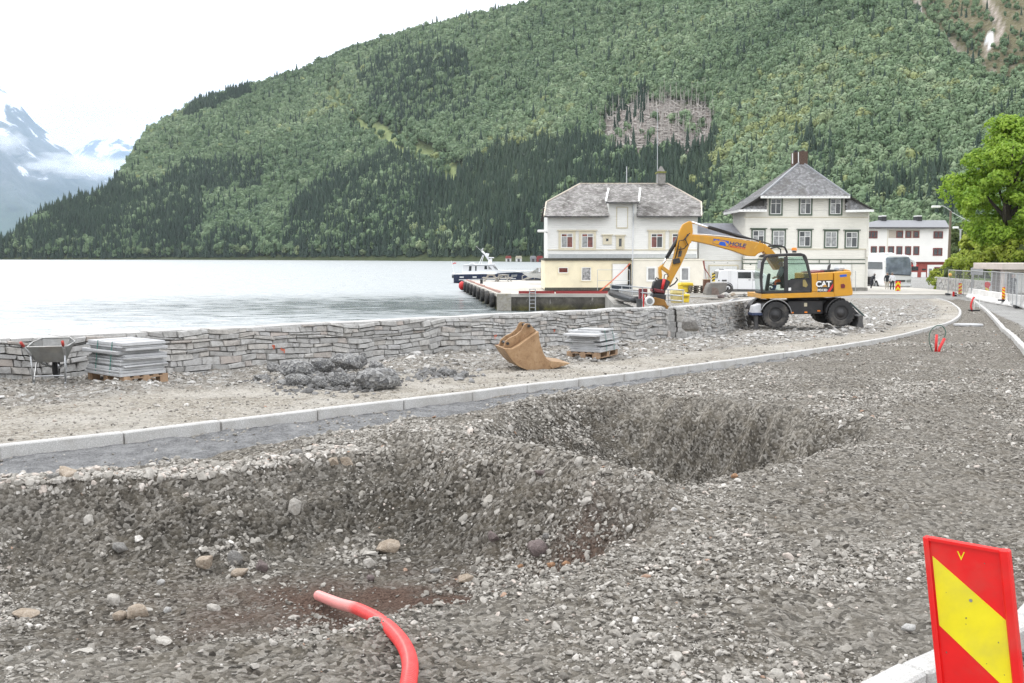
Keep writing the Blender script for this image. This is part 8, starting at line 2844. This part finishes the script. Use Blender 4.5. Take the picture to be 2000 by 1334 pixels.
# bank with low stone wall, hedge, hut and trees
M_GRASS = mat('bank_grass', (.10, .17, .035), .9, var=.35, scale=.8, dirt=(.14, .13, .06), dirt_amt=.4)
def bank_z(x, y):
    d = line_dist(np.array([x]), np.array([y]), BW)[0]
    return GG(y) + 1.25 + 3.2 * float(sstep(np.array(d / 13.))) + .3 * float(fbm(np.array([x]), np.array([y]), 4, 3, 9)[0])
bw0 = [at(1822, 566, 98), at(1850, 568, 92), at(1900, 572, 84), at(1948, 577, 77)]
BW = [(p.x, p.y) for p in bw0]; BW.append((BW[-1][0] + 1, BW[-1][1] - 3))
BWX = [(BW[0][0] + 13.5, BW[0][1] + 22)] + [(BW[0][0] + 3.0, BW[0][1] + 5)] + BW
xs = np.arange(36, 76, 1.0); ys = np.arange(62, 150, 1.0)
Xg, Yg = np.meshgrid(xs, ys)
poly = BWX + [(37.5, 66), (75, 66), (75, 149), (67, 149)]
dd = line_dist(Xg.ravel(), Yg.ravel(), BWX)
ins = inside(Xg.ravel(), Yg.ravel(), poly)
Zg = np.array([GG(v) for v in Yg.ravel()]) + np.where(ins, 1.15 * sstep(dd / .8) + 3.0 * sstep((dd - 1) / 12), -1.5) + .25 * fbm(Xg.ravel(), Yg.ravel(), 4, 3, 9)
n_ = len(xs); i = np.arange((len(ys) - 1) * (n_ - 1)); r_ = i // (n_ - 1); c_ = i % (n_ - 1); a_ = r_ * n_ + c_
mesh_np('grass_bank', np.stack([Xg.ravel(), Yg.ravel(), Zg], 1), np.stack([a_, a_ + 1, a_ + n_ + 1, a_ + n_], 1), M_GRASS, 'structure')
def bz(x, y):
    d = float(line_dist(np.array([x]), np.array([y]), BWX)[0]); return GG(y) + 1.15 * float(sstep(np.array(d / .8))) + 3.0 * float(sstep(np.array((d - 1) / 12)))
dry_wall('garden_wall', 'low dark stone retaining wall below the hedge', [Vector(p) for p in BWX], lambda s: GG(88) + 1.15, .5, 120, 9, .2, .34, .35, .9, zbase=lambda s: GG(88) - .1)


def leafy(name, pts_fn, n, size, m, parent, r):
    """many bent leaf clusters spread through a volume"""
    V = np.zeros((n * 5, 3)); F = np.zeros((n * 4, 3), int)
    for k in range(n):
        p, q = pts_fn()
        nr = (q + Vector((r.uniform(-.9, .9), r.uniform(-.9, .9), r.uniform(-.3, 1)))).normalized()
        t = nr.orthogonal().normalized(); t.rotate(Matrix.Rotation(r.uniform(0, 6.3), 3, nr)); s = nr.cross(t)
        w = size * r.uniform(.6, 1.3)
        V[k * 5] = p + t * w; V[k * 5 + 1] = p + s * w * .7 - nr * w * .15; V[k * 5 + 2] = p - t * w; V[k * 5 + 3] = p - s * w * .7 - nr * w * .15; V[k * 5 + 4] = p + nr * w * .25
        for i in range(4): F[k * 4 + i] = (k * 5 + i, k * 5 + (i + 1) % 4, k * 5 + 4)
    return mesh_np(name, V, F, m, parent=parent, smooth=False)


def leaf_trans(name, lo, hi):
    m, nt, b = new_mat(name)
    n1 = noise(nt, .9, 4, .6, coords(nt, 'World'))
    c = ramp(nt, n1.outputs[0], [(.32, lo), (.68, hi)]).outputs[0]
    nt.links.new(c, b.inputs['Base Color']); b.inputs['Roughness'].default_value = .5; b.inputs['Specular IOR Level'].default_value = .3
    tr = N(nt, 'ShaderNodeBsdfTranslucent'); nt.links.new(c, tr.inputs['Color'])
    mx = N(nt, 'ShaderNodeMixShader'); mx.inputs[0].default_value = .4
    nt.links.new(b.outputs[0], mx.inputs[1]); nt.links.new(tr.outputs[0], mx.inputs[2]); nt.links.new(mx.outputs[0], nt.nodes['Material Output'].inputs[0])
    return m


M_LEAF = leaf_trans('bright_maple_leaves', (.17, .31, .030), (.38, .53, .070))
M_HEDGE = leaf_trans('hedge_leaves', (.24, .33, .035), (.46, .52, .085))
M_DKLEAF = leaf_trans('dark_leaves', (.09, .14, .05), (.19, .24, .085))
R9 = random.Random(77)


def big_tree(px, pyb, pyt, Y, rpx, label, leaf, n, size, seed):
    r = random.Random(seed)
    b = at(px, pyb, Y); H = at(px, pyt, Y).z - b.z; R = rpx * Y / 2000
    t = thing('broadleaf_tree', label, 'tree', tuple(b), 0)
    bm = BM(); limbs = []
    tube(bm, [(0, 0, -1.5), (.05, 0, H * .15), (-.1, .1, H * .32), (0, 0, H * .55)], [.55 * R / 5, .45 * R / 5, .34 * R / 5, .15 * R / 5], 9)
    for k in range(11):
        a = r.uniform(0, 6.28); z0 = H * r.uniform(.12, .5); e = Vector((cos(a) * R * r.uniform(.45, .8), sin(a) * R * r.uniform(.45, .8), z0 + H * r.uniform(.12, .42)))
        tube(bm, [(0, 0, z0), e * .5 + Vector((0, 0, z0 * .45)), e], [.2 * R / 5, .11 * R / 5, .03], 6); limbs.append(e)
    obj('trunk', bm, mat('dark_bark', (.06, .05, .04), .95, var=.3, scale=3), t, True)
    lobes = []
    for k in range(120):
        z = r.uniform(.10, .99); wid = (sin(min(1, (z - .02) / .98) ** .75 * pi)) ** .6
        a = r.uniform(0, 6.28); rr = R * wid * sqrt(r.random()) * .92
        lobes.append((Vector((cos(a) * rr, sin(a) * rr, H * z)), R * r.uniform(.09, .25)))
    def fn():
        c, q = r.choice(lobes); d = Vector((r.gauss(0, 1), r.gauss(0, 1), r.gauss(0.25, .9))).normalized()
        return c + Vector((d.x, d.y, d.z * .75)) * q * (r.uniform(.35, 1.25) if r.random() < .45 else r.uniform(.8, 1.1)), d
    leafy('crown', fn, n, size, leaf, t, r)
    return t


big_tree(1966, 496, 240, 86, 118, 'big bright yellow green maple on the bank at the right edge', M_LEAF, 27000, .175, 3)
big_tree(2075, 500, 300, 82, 80, 'second bright green tree beyond the right edge of the bank', M_LEAF, 4000, .22, 5)
for k, (px, pyb, pyt, Y, rp, lab) in enumerate(((1900, 520, 445, 118, 26, 'young light green tree left of the big maple'), (1925, 520, 455, 112, 22, 'small light green tree tight beside the maple trunk'), (1868, 530, 440, 190, 26, 'grey green tree behind the slim lamp post'), (1890, 530, 430, 210, 30, 'darker tree right behind the slim lamp post'), (1990, 505, 430, 120, 36, 'pale green tree behind the maple trunk at the right'))):
    big_tree(px, pyb, pyt, Y, rp, lab, M_HEDGE if k in (0, 1, 4) else M_DKLEAF, 2200, .28 * Y / 110, 20 + k)
# hedge clumps spilling over the wall
HED = [(1842, 535, 100, 20, 22), (1862, 530, 97, 20, 26), (1885, 527, 94, 22, 26), (1908, 524, 91, 22, 28), (1932, 522, 88, 22, 28), (1955, 518, 86, 20, 30), (1980, 508, 84, 24, 34), (2005, 500, 82, 26, 40), (1872, 515, 104, 18, 18), (1946, 505, 95, 24, 26), (1838, 552, 97, 12, 16), (1910, 512, 99, 20, 20), (2030, 498, 80, 26, 44), (1970, 492, 98, 24, 26)]
HL = ['bright bush at the left end of the bank above the wall', 'bright bush second from the left above the stone wall', 'rounded bright bush left of the traffic sign', 'bright bush right behind the traffic sign', 'bright bush between the sign and the concrete hut', 'bush whose top rises just left of the concrete hut roof', 'dense bush behind the left part of the hut roof', 'dense bush behind the hut at the right edge', 'small bush further back behind the left bushes', 'upper bush below the maple crown', 'lowest bush hanging over the wall at far left', 'back bush above the sign', 'bush outside the right edge behind the hut', 'upper bush right under the maple trunk']
for k, (px, py, Y, w, h) in enumerate(HED):
    c = at(px, py, Y); W = w * Y / 2000 * 1.15; Hh = h * Y / 2000
    t = thing('bush', HL[k], 'bush', (c.x, c.y, c.z), 0, 'bright green bushes on the bank')
    lob = [(Vector((R9.uniform(-.75, .75) * W, R9.uniform(-.6, .6) * W, R9.uniform(-.8, .75) * Hh)), R9.uniform(.3, .5) * min(W, Hh)) for _ in range(16)]
    def fn():
        c_, q = R9.choice(lob); d = Vector((R9.gauss(0, 1), R9.gauss(0, 1), R9.gauss(.3, .9))).normalized(); return c_ + d * q * R9.uniform(.7, 1.1), d
    leafy('foliage', fn, 1500, .15, M_HEDGE, t, R9)
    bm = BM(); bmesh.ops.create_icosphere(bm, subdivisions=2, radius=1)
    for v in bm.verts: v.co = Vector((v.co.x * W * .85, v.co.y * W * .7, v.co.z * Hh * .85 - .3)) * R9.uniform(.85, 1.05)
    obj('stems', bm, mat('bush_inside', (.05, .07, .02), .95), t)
# concrete hut
p = at(1982, 577, 72); hut = thing('concrete_hut', 'flat roofed pale concrete hut with a dark opening at the right edge', 'hut', tuple(p))
HF = Face(hut, 72.)
M_HUT = mat('hut_concrete', (.56, .50, .46), .85, var=.1, scale=1, dirt=(.30, .26, .23), dirt_amt=.5)
slab('roof', M_HUT, HF, 1957, 2060, 514, 527, -.5, 4, ref=-.5, bev=.03)
slab('pillar', M_HUT, HF, 1957.5, 1967.5, 528, 576, -.1, .3)
slab('back_wall', mat('hut_inner', (.22, .19, .17), .9), HF, 1967.5, 2060, 528, 578, 1.2, 3.8)
slab('front_wall', mat('pale_panel', (.66, .64, .62), .8), HF, 1980, 2060, 533, 572, .0, .25)
slab('lintel', M_HUT, HF, 1968, 2060, 527.5, 532, -.05, .3)
slab('plinth', M_CONC, HF, 1978, 2060, 573, 580, -.05, .3)
p = at(1979, 574, 71.5); person('dark clothed figure standing in the opening of the concrete hut', (p.x, 71.6, GG(72) + .05), radians(-100), stand(step=.02), [(M_SKIN, lambda c: c.z > 1.49), (M_DARKJ, lambda c: c.z > .93), (M_TROUS, lambda c: True)], None, M_HAIR)
